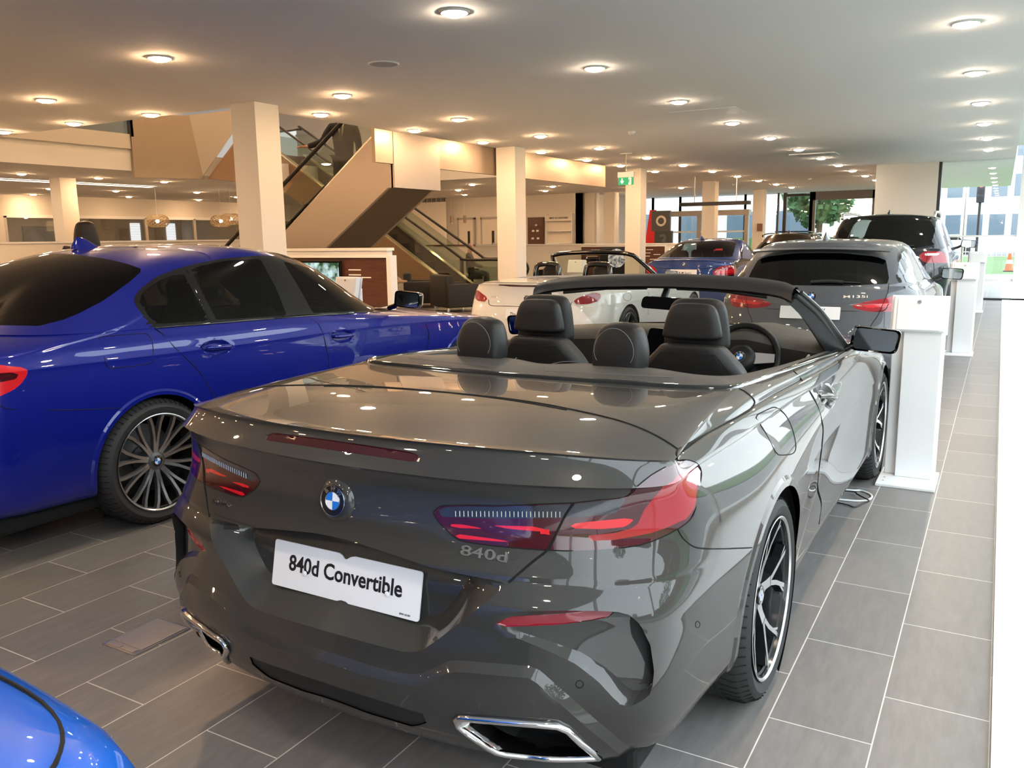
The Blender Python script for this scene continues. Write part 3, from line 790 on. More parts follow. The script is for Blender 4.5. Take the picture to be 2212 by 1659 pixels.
    # door handle
    for s_ in (1, -1):
        P = [B.tr(*q)[2:] for q in ((1774, 855), (1784, 855), (1797, 858))]
        G().tube([(p[0] * s_, p[1], p[2]) for p in dens([(P[0][0] - .005, P[0][1] - .02, P[0][2]), (P[1][0] + .012, P[1][1], P[1][2]), (P[2][0] + .012, P[2][1], P[2][2]), (P[2][0] - .005, P[2][1] + .02, P[2][2])], 5)], [.010] * 4 + [.014] * 8 + [.010] * 4, 12).build('door_handle', PAINT, root, 60)
    G().rbox(-.8, .8, -.85, 3.4, .16, .24, .02).build('floor_pan', GAP, root)
    cockpit(root, B, D)
    return root, B
def cockpit(root, B, D):
    ring = [np.array(p) for p in D[14]]
    K = len(ring)
    opening = [(0, .20, 1.012), (.15, .235, 1.018), (.30, .25, 1.02), (.45, .23, 1.018), (.56, .235, 1.008), (.62, .27, 1.0), (.66, .33, .992), (.685, .42, .984), (.70, .55, .975), (.712, .72, .964), (.722, .95, .948), (.745, 1.5, .918), (.765, 1.9, .905)]
    # gloss black trim strip around the belt, then leather surround
    def strip(i):
        p = ring[i]; q = np.array(opening[min(i, 12)]); d = (q - p) / np.linalg.norm(q - p)
        return [tuple(p + d * t + np.array([0, 0, h])) for t, h in ((-.004, .0), (.004, .009), (.016, .011), (.028, .006), (.034, -.002))]
    rows = [strip(i) for i in range(13)]
    def smoothrow(k, n=6):
        pts = [r[k] for r in rows]; full = [(-pts[1][0], pts[1][1], pts[1][2])] + pts
        return dens(full, n)[n:]
    P = [smoothrow(k) for k in range(5)]
    g = G().grid(P[::-1]); g2 = G().grid([[(-p[0], p[1], p[2]) for p in r] for r in P])
    G().add(g.V, g.F).add(g2.V, g2.F).build('belt_trim', GLOSSBLACK, root, 60, 'gloss black trim strip', merge=True)
    sur = []
    for i in range(13):
        a = np.array(rows[i][4]); q = np.array(opening[i]); row = []
        for t in (0, .08, .35, .65, .9, 1.0):
            h = .014 * math.sin(math.pi * min(t * 1.1, 1)) if i < 6 else .006 * math.sin(math.pi * t)
            row.append(tuple(a * (1 - t) + q * t + np.array([0, 0, h])))
        row.append((q[0] * .985, q[1] + .02, q[2] - .05)); row.append((q[0] * .97, q[1] + .03, q[2] - .25))
        sur.append(row)
    P = []
    for k in range(8):
        pts = [r[k] for r in sur]; P.append(dens([(-pts[1][0], pts[1][1], pts[1][2])] + pts, 6)[6:])
    g = G().grid(P[::-1]); g2 = G().grid([[(-p[0], p[1], p[2]) for p in r] for r in P])
    SUR = noise_bump(mat('charcoal leather surround', (.052, .050, .047), .55), 300, .2, .001)
    G().add(g.V, g.F).add(g2.V, g2.F).build('rear_surround', SUR, root, 50, 'charcoal leather surround behind the rear seats', merge=True)
    # stitched seams on the surround
    def on(i, t, f=0.0):
        a = np.array(P[0][i]); return a
    seam = G()
    for s_ in (1, -1):
        seam.tube([(s_ * x, y, z) for x, y, z in dens([(.13, .22, 1.026), (.10, .16, 1.031), (.085, .08, 1.028), (.10, .02, 1.019)], 4)], .0012, 4)
        seam.tube([(s_ * x, y, z) for x, y, z in dens([(.10, .02, 1.017), (.3, .035, 1.019), (.5, .06, 1.019), (.66, .16, 1.009)], 4)], .0012, 4)
    seam.build('seam', mat('grey thread', (.12, .115, .11), .8), root, 60)
    # tub
    TUB = mat('cabin trim black', (.016, .016, .017), .7)
    G().grid([[(-.70, .25, z), (.70, .25, z)] for z in (.98, .35)]).grid([[(-.70, .25, .35), (.70, .25, .35)], [(-.74, 2.3, .35), (.74, 2.3, .35)]]).build('cabin_floor', TUB, root, recalc=False)
    for s_ in (1, -1):
        cols = [(.69, .42, .97), (.705, .6, .965), (.722, .95, .94), (.745, 1.5, .91), (.765, 1.95, .90)]
        g = G().grid([[(s_ * (x - dx), y, z - dz) for x, y, z in cols] for dx, dz in ((0, 0), (.03, .03), (.05, .12), (.04, .2), (.06, .5))])
        g.build('door_card', LEATHER, root, 40)
    # dashboard: long padded top with an instrument cowl on the right
    prof = [(2.36, .955), (2.1, .985), (1.85, .985), (1.76, .965), (1.74, .93), (1.78, .86), (1.84, .76), (1.9, .6)]
    xs = [-.78, -.6, -.35, -.12, .0, .12, .2, .3, .38, .46, .56, .66, .78]
    rows_ = []
    for y, z in prof:
        r = []
        for x in xs:
            hump = .035 * math.exp(-((x - .38) / .14) ** 2) * (1 if z > .9 else 0)
            e = .06 * (abs(x) / .78) ** 3
            r.append((x, y - e * 0 + (.0 if y > 2.2 else -hump * 1.2), z + hump - .035 * (abs(x) / .78) ** 2))
        rows_.append(r)
    DASH = noise_bump(mat('dash leather', (.060, .053, .046), .6), 300, .2, .001)
    G().grid(rows_).build('dashboard', DASH, root, 50)
    sc = G().prism([(x, 0, z) for x, z in rpoly([(-.17, -.06), (.13, -.06), (.16, .06), (-.13, .075)], .02)], (0, .02, 0))
    o = sc.build('display_screen', mat('dark screen', (.004, .004, .006), .12, coat=1.0), root); o.matrix_local = Matrix.Translation((.0, 1.69, .925)) @ Matrix.Rotation(.12, 4, 'X')
    for (x0, x1, z) in ((-.12, .13, .79), (-.12, .13, .75)):
        g = G().rbox(x0, x1, 1.735, 1.76, z, z + .012, .004); g.build('dash_trim', SATIN, root)
    G().rbox(-.16, .16, 1.3, 1.86, .5, .74, .03).build('centre_console', LEATHER, root)
    # door speaker trim, satin frame on the far door end
    g = G().tube([(.715, y, z) for y, z in [(1.50, .80), (1.52, .89), (1.60, .905), (1.63, .86), (1.60, .79), (1.53, .775)]], .007, 8, closed=True)
    g.build('speaker_trim', SATIN, root, 60)
    # steering wheel
    M = Matrix.Translation((.37, 1.69, .855)) @ Matrix.Rotation(math.radians(66), 4, 'X')
    st = G().tube([(.182 * math.cos(a), .182 * math.sin(a), 0) for a in np.linspace(0, 2 * math.pi, 49)[:-1]], .0165, 12, closed=True).xf(M).build('steering_wheel', LEATHER, root, 60)
    hub = G().lathe([(0, .045), (.05, .045), (.07, .035), (.078, .01), (.07, -.02), (0, -.03)], 32).xf(M).build('airbag_hub', LEATHER, st, 60)
    sp_ = G()
    for a in (0.05, math.pi - .05, -math.pi / 2):
        c, s_ = math.cos(a), math.sin(a)
        pr = [(c * r - s_ * w_, s_ * r + c * w_, .012) for r, w_ in ((.068, -.03), (.168, -.022), (.168, .022), (.068, .03))]
        sp_.prism(pr, (0, 0, .012))
    sp_.xf(M).build('spoke', SATIN, st)
    emblem(st, M @ Vector((0, 0, .046)), M.to_3x3() @ Vector((0, 0, 1)), .028, (0, .4, 1))
    G().rbox(.3, .44, 1.72, 2.0, .74, .9, .03).build('steering_column', TUB, root)
    # windscreen frame
    base = [(.838, 1.80, .912), (.815, 2.05, .93), (.70, 2.2, .948), (.5, 2.29, .958), (.25, 2.345, .965), (0, 2.36, .968)]
    hdr = [(.672, 1.45, 1.225), (.60, 1.50, 1.246), (.45, 1.535, 1.262), (.25, 1.56, 1.271), (0, 1.568, 1.276)]
    FR = noise_bump(mat('roof header black', (.014, .014, .015), .45), 300, .15)
    full = [(-x, y, z) for x, y, z in hdr] + [(x, y, z) for x, y, z in hdr[::-1][1:]]
    full = dens(full, 6)
    sec = [(0.0, .020), (.05, .012), (.06, -.012), (.01, -.030), (-.075, -.052), (-.095, -.040), (-.085, -.012), (-.05, .012)]
    n = len(full); g = G(); rows_ = []
    for dy, dz in sec + sec[:1]:
        rows_.append([(p[0], p[1] + dy, p[2] + dz) for p in full])
    h = g.grid(rows_).build('windscreen_header', FR, root, 50, 'black windscreen header rail')
    for s_ in (1, -1):
        g = G()
        g.tube([(s_ * x, y, z) for x, y, z in ((.08, 1.50, 1.225), (.3, 1.49, 1.22), (.54, 1.46, 1.195))], .009, 8)
        g.build('sun_visor_edge', FR, h, 60)
        pil = dens([(.672, 1.45, 1.212), (.735, 1.58, 1.125), (.785, 1.72, 1.02), (.83, 1.86, .915)], 6)
        rows_ = []
        for dx, dy, dz in ((0, 0, .022), (.022, .0, .0), (.012, -.02, -.02), (-.03, -.06, -.03), (-.055, -.035, -.01), (-.045, .03, .0), (0, .03, .02), (0, 0, .022)):
            rows_.append([(s_ * (p[0] + dx * (1 + .5 * i / len(pil))), p[1] + dy * (1 + .8 * i / len(pil)), p[2] + dz) for i, p in enumerate(pil)])
        pl = G().grid(rows_).build('windscreen_pillar', FR, root, 50)
        ed = [(s_ * (p[0] + .024), p[1] + .004, p[2] + .008) for p in pil]
        G().tube(ed, .010, 8).build('pillar_trim', paint('dark grey paint', (0, 0, 0)), pl, 60)
        G().tube([(s_ * (p[0] + .008), p[1] - .03, p[2] - .004) for p in pil], .011, 8).build('door_seal', RUBBER, pl, 60)
    # windscreen glass
    rows_ = []
    bb = dens([(-x, y, z) for x, y, z in base[2:]] + [(x, y, z) for x, y, z in base[2:][::-1][1:]], 6)
    tt = [Vector(full[int(round(i * (n - 1) / (len(bb) - 1)))]) for i in range(len(bb))]
    for t in np.linspace(0, 1, 7):
        rows_.append([tuple(Vector(b) * (1 - t) + (a + Vector((0, .03, .0))) * t + Vector((0, .03 * math.sin(math.pi * t), .02 * math.sin(math.pi * t)))) for a, b in zip(tt, bb)])
    G().grid(rows_).build('windscreen', glassy('windscreen glass', (.80, .84, .82)), root, 60, recalc=False)
    # rear-view mirror
    g = G().prism([(x, 0, z) for x, z in rpoly([(-.125, -.026), (.115, -.034), (.125, .03), (-.11, .036)], .025)], (0, -.025, 0))
    o = g.build('rear_view_mirror', GLOSSBLACK, root, 30); o.matrix_local = Matrix.Translation((.015, 1.50, 1.148)) @ Matrix.Rotation(-.12, 4, 'Z')
    G().tube([(0, 1.50, 1.15), (0, 1.56, 1.2), (0, 1.60, 1.245)], .018, 8).build('mirror_stem', BLACKPLASTIC, root, 60)
    # front seats, rear headrests
    for s_ in (1, -1):
        seat(root, s_ * .37, .92)
        headrest(root, s_ * .30, .235, 1.045, .215, .20, .12)
    # exterior mirrors
    for s_ in (1, -1):
        sh = G()
        P = []
        for t, (w_, h_, dx) in zip((0, .25, .6, .9, 1.0), ((1.0, 1.0, 0), (1.02, 1.03, 0), (.9, .92, 0), (.55, .6, 0), (.2, .25, 0))):
            pts = rpoly([(-.115, -.055), (.10, -.07), (.12, .045), (-.10, .065)], .03, 4)
            P.append([(s_ * (x * w_), .12 * t, z * h_) for x, z in pts])
        o = sh.grid(P, closed=True).build('door_mirror', GLOSSBLACK, root, 60)
        o.matrix_local = Matrix.Translation((s_ * .985, 1.80, .975)) @ Matrix.Rotation(s_ * .1, 4, 'Z')
        gm = G().prism([(s_ * x * .88, .004, z * .86) for x, z in rpoly([(-.115, -.055), (.10, -.07), (.12, .045), (-.10, .065)], .03, 4)], (0, .01, 0))
        gm.build('mirror_glass', mat('mirror glass dark reflection', (.10, .11, .12), .03, 1.0), o)  # dark glass colour stands in for a dark reflection
        G().tube([(-s_ * .09, .04, -.03), (-s_ * .13, .05, -.055), (-s_ * .16, .06, -.075)], .018, 8).build('mirror_arm', GLOSSBLACK, o, 60)
def headrest(root, x, y, zc, w, h, d):
    bm = bmesh.new(); bmesh.ops.create_cube(bm, size=1)
    bmesh.ops.subdivide_edges(bm, edges=bm.edges[:], cuts=3, use_grid_fill=True)
    for v in bm.verts:
        p = v.co * 2; r = p.normalized() * max(abs(p.x), abs(p.y), abs(p.z))
        q = p.lerp(r * 1.15, .55)
        tz = (q.z + 1) / 2
        v.co = Vector((q.x * w / 2 * (1 - .22 * tz * tz), q.y * d / 2 * (1 - .1 * tz) + .02 * tz, q.z * h / 2))
    g = G().bm(bm)
    o = g.build('rear_headrest', LEATHER, root, 180); o.location = (x, y, zc + .03)
    md = o.modifiers.new('s', 'SUBSURF'); md.levels = 2; md.render_levels = 2
    sm = G().tube([(w * .36 * math.sin(a) * (1 - .1 * math.cos(a)), -d * .50, .012 + h * .38 * math.cos(a)) for a in np.linspace(-2.2, 2.2, 20)], .0015, 4); sm.build('seam', mat('grey thread', (.12, .115, .11), .8), o, 60)
    st = G()
    for s_ in (-.06, .06): st.tube([(s_, 0, -h * .7), (s_, 0, -h * .3)], .006, 8)
    st.build('headrest_post', CHROME, o, 60)
def seat(root, x, y):
    """sports seat with an integrated shell headrest, seen from behind"""
    sec = []
    # (z, half width, depth, y offset)
    prof = [(.45, .25, .10, .0), (.60, .262, .12, -.015), (.75, .265, .13, -.03), (.86, .255, .13, -.045), (.93, .225, .125, -.055), (.985, .172, .115, -.063), (1.02, .138, .105, -.068), (1.035, .125, .09, -.07)]
    g = G(); P = []
    for z, w_, d_, yo in prof:
        row = []
        for k in range(24):
            a = 2 * math.pi * k / 24; c, s_ = math.cos(a), math.sin(a)
            cx_ = math.copysign(abs(c) ** .45, c) * w_; sy = math.copysign(abs(s_) ** .6, s_) * d_ / 2
            row.append((cx_, yo + sy + .03 * (abs(c)) * (1 if s_ > 0 else .2), z))
        P.append(row)
    g.grid(P, closed=True); n = len(g.V); g.F.append(tuple(range(n - 24, n)))
    o = g.build('front_seat', LEATHER, root, 60); o.location = (x, y, 0)
    md = o.modifiers.new('s', 'SUBSURF'); md.levels = 1; md.render_levels = 2
    # headrest: padded front cushion and a slimmer rear shell, with a groove between
    def cushion(name, z0, z1, w0, w1, d, yo, top=.8):
        g = G(); P = []
        for t, ws in ((0, .92), (.08, 1), (.5, 1), (.8, .97), (.93, .86), (1, .62)):
            z = z0 + (z1 - z0) * t; w_ = (w0 + (w1 - w0) * t) * ws
            row = []
            for k in range(20):
                a = 2 * math.pi * k / 20; c, s_ = math.cos(a), math.sin(a)
                row.append((math.copysign(abs(c) ** .5, c) * w_, yo + math.copysign(abs(s_) ** .6, s_) * d / 2 * (1 if t < .9 else .7) + .012 * t, z))
            P.append(row)
        g.grid(P, closed=True); n = len(g.V); g.F.append(tuple(range(20))[::-1]); g.F.append(tuple(range(n - 20, n)))
        c = g.build(name, LEATHER, o, 60); md = c.modifiers.new('s', 'SUBSURF'); md.levels = 1; md.render_levels = 2
        return c
    cushion('headrest_cushion', 1.0, 1.222, .152, .125, .085, .005)
    cushion('headrest_shell', 1.052, 1.205, .138, .102, .07, -.062)
    # seams and a belt guide
    s1 = G().tube([(0, -.092, z) for z in (.72, .8, .9, .985)], .0016, 4)
    s1.tube([(w_, y_, z) for w_, y_, z in ((-.235, -.06, .70), (-.2, -.105, .90), (-.12, -.118, .995), (.12, -.118, .995), (.2, -.105, .90), (.235, -.06, .70))], .0016, 4)
    s1.build('seam', GAP, o, 60)
    sx = -1 if x < 0 else 1
    G().tube([(-.17 * 1 if x < 0 else .17, -.105, .80), (-.215 if x < 0 else .215, -.10, .80), (-.215 if x < 0 else .215, -.09, .90), (-.17 if x < 0 else .17, -.10, .90)], .006, 8, closed=True).build('belt_guide', CHROME, o, 60)
    G().rbox(-.26, .26, .02, .5, .42, .56, .05, 3).build('seat_cushion', LEATHER, o, 40)
HERO, HB = hero()
# ---------------------------------------------------------------- closed cars on a ring cage
def ring_cage(P, rows):
    wb, ro, fo = P['wb'], P['ro'], P['fo']
    base = [-.60 * ro / 1.1, -.33, 0, .40, .85, 1.4, 2.0, wb - .40, wb, wb + .40 * fo / .86]
    y5, y16 = -ro + .26, wb + fo - .26
    sj = [(y - y5) / (y16 - y5) for y in base]
    D = []
    for (Yr, zr, cr, w, zcr, zm, zcf, Yf, zf, cf) in rows:
        r = []
        for fx, fy, fz in zip((0, .28, .52, .73, .89, .975), (0, .03, .12, .28, .56, 1.0), (0, .06, .2, .45, .75, 1.0)):
            r.append((w * fx, Yr + cr * fy, zr + (zcr - zr) * fz))
        a, b = Yr + cr, Yf - cf
        for s in sj:
            t = 2 * s - 1
            z = zcr + (zm - zcr) * (1 - (1 - 2 * s) ** 2) ** .5 if False else (zm + (zcr - zm) * max(0, -t) ** 1.6 + (zcf - zm) * max(0, t) ** 1.6)
            r.append((w * (1 - P.get('taper', .035) * abs(t) ** 3), a + (b - a) * s, z))
        for fx, fy, fz in zip((.80, .45, 0), (.42, .1, 0), (.7, .25, 0)):
            r.append((w * fx, Yf - cf * fy, zf + (zcf - zf) * fz))
        D.append(r)
    return D
def wheels(root, P, style, sty_mat=True):
    for s_ in (1, -1):
        for yy in (0, P['wb']):
            wheel(root, s_ * (P['W'] - P.get('tw', .235) / 2 - .012), yy, P['R'], P['rim'], P.get('tw', .235), style, s_, capmat=P.get('cap', True))
            o = G().lathe([(P['R'] + .035, 0), (P['R'] + .05, -.02), (P['R'] + .05, -.36), (0, -.36)], 32, 'x', a0=-1.9, a1=1.9).build('wheel_well', GAP, root, 40)
            o.matrix_local = Matrix.Translation((s_ * (P['W'] - .035), yy, P['R'])) @ (Matrix.Identity(4) if s_ > 0 else Matrix.Rotation(math.pi, 4, 'Z'))
def archfun(P, r):
    R, wb = P['R'], P['wb']
    return lambda V: np.where(V[:, 0] > .5 * P['W'], np.maximum(r - np.hypot(V[:, 1], V[:, 2] - R), r - np.hypot(V[:, 1] - wb, V[:, 2] - R)), -1)
def fin(root, p, n, m, s=1.0):
    """shark fin aerial"""
    P = []
    for t, (l, h, w_) in zip(range(5), ((.085, 0, .032), (.075, .012, .026), (.055, .030, .016), (.030, .050, .008), (.012, .060, .003))):
        P.append([(w_ * math.sin(a) * s, (-.02 * (t / 4) + l * math.cos(a)) * s - (.02 * t / 4) * s, h * s) for a in np.linspace(0, 2 * math.pi, 17)[:-1]])
    g = G().grid(P, closed=True); g.F.append(tuple(range(64, 80)))
    o = g.build('roof_aerial', m, root, 60); o.location = p; return o
def interior(root, P, zb, front=True, rear=True):
    """dark cabin with seats, wheel and dash, seen through the glass"""
    W, wb = P['W'], P['wb']
    TUB = mat('cabin trim black', (.016, .016, .017), .7)
    ye = P['tail']
    G().box(-W * .84, W * .84, ye, wb - .35, .22, .26).box(-W * .70, W * .70, ye - .02, ye + .35, .26, zb - .06).build('cabin_floor', TUB, root)
    yw = P['cowl']
    G().grid([[(x, y, z - .02 * (abs(x) / W) ** 2) for x in np.linspace(-W * .84, W * .84, 9)] for y, z in ((yw + .05, zb - .03), (yw - .3, zb - .02), (yw - .42, zb - .06), (yw - .38, zb - .3))]).build('dashboard', TUB, root, 50)
    sy = P.get('seat', 1.15)
    for s_ in (1, -1):
        for y, nm in ((sy, 'front_seat'), (sy - .95, 'rear_seat')):
            if nm == 'rear_seat' and not rear: continue
            P_ = []
            for z, w_, d in ((zb - .55, .24, .12), (zb - .25, .245, .13), (zb - .03, .22, .11), (zb + .05, .15, .09), (zb + .07, .125, .08), (zb + .09, .13, .09), (zb + .2, .12, .085), (zb + .235, .08, .06)):
                P_.append([(s_ * .37 + math.copysign(abs(math.cos(a)) ** .5, math.cos(a)) * w_, y - .1 * (z - zb) + math.copysign(abs(math.sin(a)) ** .6, math.sin(a)) * d / 2, z) for a in np.linspace(0, 2 * math.pi, 17)[:-1]])
            g = G().grid(P_, closed=True); n = len(g.V); g.F.append(tuple(range(n - 16, n))); g.build(nm, LEATHER, root, 60)
    M = Matrix.Translation((.37, yw - .52, zb - .05)) @ Matrix.Rotation(math.radians(64), 4, 'X')
    st = G().tube([(.18 * math.cos(a), .18 * math.sin(a), 0) for a in np.linspace(0, 2 * math.pi, 37)[:-1]], .015, 8, closed=True).xf(M).build('steering_wheel', LEATHER, root, 60)
    G().lathe([(0, .03), (.06, .025), (.075, -.01), (0, -.02)], 20).xf(M).build('airbag_hub', LEATHER, st, 60)
    g = G()
    for a in (0.1, math.pi - .1, -math.pi / 2):
        c, s_ = math.cos(a), math.sin(a); g.prism([(c * r - s_ * w_, s_ * r + c * w_, 0) for r, w_ in ((.06, -.025), (.17, -.018), (.17, .018), (.06, .025))], (0, 0, .01))
    g.xf(M).build('spoke', SATIN, st)
def side_mirror(root, P, x, y, z, m, s=1.0, glass=True, yaw=0.1):
    for s_ in (1, -1):
        pts = rpoly([(-.11 * s, -.055 * s), (.105 * s, -.07 * s), (.12 * s, .05 * s), (-.095 * s, .068 * s)], .03, 4)
        Pp = []
        for t, k in zip((0, .3, .65, .9, 1.0), (1.0, 1.03, .9, .55, .2)): Pp.append([(s_ * a * k, .13 * t * s, b * k) for a, b in pts])
        o = G().grid(Pp, closed=True).build('door_mirror', m, root, 60)
        o.matrix_local = Matrix.Translation((s_ * x, y, z)) @ Matrix.Rotation(s_ * yaw, 4, 'Z')
        G().prism([(s_ * a * .9, .004, b * .88) for a, b in pts], (0, .01, 0)).build('mirror_glass', mat('mirror glass', (.55, .57, .58), .02, 1.0), o)
        G().tube([(-s_ * .09 * s, .05, -.03 * s), (-s_ * .15 * s, .06, -.06 * s), (-s_ * .2 * s, .06, -.075 * s)], .02 * s, 8).build('mirror_arm', GLOSSBLACK, o, 60)
def handle(root, B, pix, m, bar):
    """door handle: scooped cup with a bar across it"""
    P = [B.tr(*q)[2:] for q in bar]
    for s_ in (1, -1):
        G().tube([(p[0] * s_, p[1], p[2]) for p in dens([(P[0][0] - .004, P[0][1] - .02, P[0][2]), (P[0][0] + .012, P[0][1], P[0][2]), (P[1][0] + .014, P[1][1], P[1][2]), (P[1][0] - .004, P[1][1] + .02, P[1][2])], 5)], [.010] * 4 + [.014] * 8 + [.010] * 4, 10).build('door_handle', m, root, 60)
class Car:
    def __init__(s, name, label, P, rows, pm, nu=None, nv=None, dup=(), lam=.8, group=None):
        s.P = P; s.paint = pm
        s.root = thing(name, label, 'car', P['org'], 0, group)
        D = ring_cage(P, rows)
        for k, f in P.get('fix', []): f(D[k])
        R_, NV = [], []
        nv = nv or [4] * (len(rows) - 1)
        for k, r in enumerate(D):
            R_.append(np.array(r, float)); NV.append(nv[k] if k < len(nv) else 0)
            if k in dup:
                NV[-1] = 2; q = np.array(r, float); q[:, 2] += .006; R_.append(q); NV.append(nv[k])
        V, F = surf_from_cage(R_, nu or [5] * 18, NV[:-1], 'mirror' if abs(R_[-1][5][0]) < 1e-6 else 'lin', lam)
        s.B = Body(V, F, P['org'])
    def O(s, pts): return Region(s.B, [s.B.tr(*q) if len(q) == 2 else s.B.near(q) for q in thick(pts, s.P.get('step', 16))])
    def gl(s, pix, r=.0026, closed=False, k=4, m=None, name='panel_gap', both=True):
        Q = [(s.B.tr(*q) if len(q) == 2 else s.B.near(q))[2:] for q in pix]
        gapline(s.root, [tuple(p) for p in dens(Q + ([Q[0]] if closed else []), k)], r, name, both, m)
    def badge(s, pix, txt, size, wfit, px_dir, m=None, off=.001):
        p, n = s.B.frame(*pix); q, _ = s.B.frame(*px_dir); x = (q - p).normalized(); y = n.cross(x).normalized(); x = y.cross(n).normalized()
        M = Matrix((x, y, n)).transposed().to_4x4(); M.translation = p + n * off
        t = text_mesh(txt, size, .002, 'badge', m or CHROME, s.root, bold=.0003)
        t.matrix_local = M @ Matrix.Diagonal((wfit / t.dimensions.x, 1, 1, 1))
    def emblem(s, pix, r=.041):
        p, n = s.B.frame(*pix); n = Vector((0, n.y, n.z)).normalized(); emblem(s.root, Vector((0, p.y, p.z)) + n * .003, n, r)
    def plate(s, pix, lines, wd=.52, ht=.111, bolts=False):
        p, n = s.B.frame(*pix); n = Vector((0, n.y, n.z)).normalized()
        return plate(s.root, Vector((0, p.y, p.z)) + n * .012, n, wd, ht, lines, bolts=bolts)
def blue_sedan():
    P = dict(org=(-4.72, 2.83, 0), wb=2.975, ro=1.10, fo=.88, W=.934, R=.337, rim=.262, tw=.265, tail=-.55, cowl=2.05, seat=1.25)
    wb, ro, fo, W = 2.975, 1.10, .88, .934
    n = wb + fo
    rows = [ # Yr zr cr w zcr zm zcf Yf zf cf
     (-.95, .20, .30, .80, .22, .19, .20, n - .15, .2, .3),
     (-1.07, .24, .32, .885, .26, .21, .22, n - .05, .2, .36),
     (-1.10, .36, .32, .915, .36, .31, .33, n, .32, .36),
     (-1.10, .50, .31, .928, .50, .46, .47, n, .46, .36),
     (-1.085, .64, .31, .934, .64, .61, .60, n - .01, .58, .36),
     (-1.06, .76, .31, .934, .77, .74, .71, n - .03, .66, .38),
     (-1.045, .90, .31, .924, .915, .882, .80, n - .06, .72, .42),
     (-1.035, 1.0, .32, .908, .965, .935, .855, n - .30, .80, .46),
     (-1.01, 1.065, .36, .892, 1.0, .985, .92, 2.75, .945, .42),
     (-.80, 1.085, .52, .868, 1.045, 1.022, .965, 2.25, 1.01, .32),
     (-.62, 1.16, .55, .842, 1.10, 1.08, 1.03, 2.14, 1.07, .34),
     (-.30, 1.315, .62, .742, 1.26, 1.27, 1.22, 1.88, 1.24, .34),
     (.0, 1.415, .62, .662, 1.356, 1.404, 1.372, 1.60, 1.37, .32),
     (.28, 1.462, .40, .50, 1.43, 1.458, 1.435, 1.40, 1.43, .25),
     (.5, 1.478, .1, 0, 1.478, 1.48, 1.472, 1.25, 1.462, .1),
    ]
    SEDAN.extend(rows)
    PM = paint('deep blue paint', (.003, .009, .19), .15, .35)
    c = Car('blue_sedan', 'deep blue four-door saloon with grey twin-spoke wheels, left of the grey convertible', P, rows, PM,
            nu=[5, 5, 5, 5, 6, 8, 10, 10, 12, 12, 12, 12, 10, 8, 8, 6, 4, 4], nv=[3, 4, 5, 5, 5, 6, 5, 4, 5, 3, 6, 6, 4, 4], dup=(6, 9))
    B, root, O = c.B, c.root, c.O
    dlo = O([(335, 708), (318, 692), (300, 671), (290, 655), (288, 645), (298, 628), (337, 598), (386, 579), (434, 567), (482, 558.5), (530, 554), (569, 552), (620, 557), (675, 574), (723, 593), (791, 626), (852, 663), (853, 672), (760, 676), (675, 682), (580, 688), (482, 697), (400, 703)])
    q1 = O([(340, 700), (320, 682), (305, 660), (300, 646), (310, 629), (345, 605), (394, 588), (452, 693)])
    q2 = O([(411, 582), (440, 572), (490, 563), (562, 559), (596, 622), (620, 682), (468, 691)])
    q3 = O([(612, 566), (640, 571), (680, 583), (730, 605), (795, 640), (838, 665), (826, 670), (676, 676), (648, 625)])
    rw = O([(0, .10, 1.437), (.3, .11, 1.43), (.5, .17, 1.405), (.615, .22, 1.36), (.66, .10, 1.29), (.71, -.10, 1.20), (.73, -.30, 1.13), (.72, -.46, 1.10), (.5, -.63, 1.10), (0, -.68, 1.105), (-.5, -.63, 1.10), (-.5, .16, 1.405)])
    ws = O([(0, 1.46, 1.42), (.4, 1.44, 1.41), (.56, 1.50, 1.36), (.68, 1.90, 1.16), (.74, 2.06, 1.03), (.5, 2.17, 1.03), (0, 2.2, 1.03), (-.5, 2.17, 1.03), (-.4, 1.44, 1.41)])
    lamp = O([(0, 788), (20, 791), (45, 793), (60, 799), (59, 810), (45, 830), (30, 842), (0, 856), (.55, -1.04, .80), (.35, -1.05, .82), (.35, -1.04, .90), (.6, -1.0, .93)])
    lam2 = O([(.40, -1.05, .87), (.6, -1.02, .88), (0, 806), (42, 805), (40, 818), (0, 826), (.6, -1.02, .85), (.40, -1.05, .85)])
    hl = O([(.85, n - .36, .70), (.84, n - .50, .77), (.74, n - .30, .76), (.4, n - .12, .74), (.36, n - .06, .66), (.7, n - .2, .66)])
    cup1 = O([(430, 752), (440, 740), (462, 733), (485, 735), (506, 747), (495, 760), (470, 769), (445, 765)])
    cup2 = O([(713, 725), (722, 714), (740, 710), (758, 715), (766, 724), (758, 736), (738, 742), (720, 737)])
    B.push(archfun(P, .392), .006, .012, (1, 0, 0))
    B.push(cup1.g, -.02, .018); B.push(cup2.g, -.02, .018)
    for r_, t, only in ((dlo, 'frame', None), (q1, 'q1', ('frame',)), (q2, 'q2', ('frame',)), (q3, 'q3', ('frame',)), (rw, 'rw', ('body',)), (ws, 'ws', ('body',)), (lamp, 'lamp', None), (lam2, 'lam2', ('lamp',)), (hl, 'hl', None)): B.mark(r_.g, t, only)
    B.cut(archfun(P, .362))
    # doors split off behind the shut lines
    d1 = [(569, 690), (640, 690), (689, 705), (705, 740), (711, 785), (712, 850)]
    B.part('body', 'body_shell', PM, root, 0, 24)
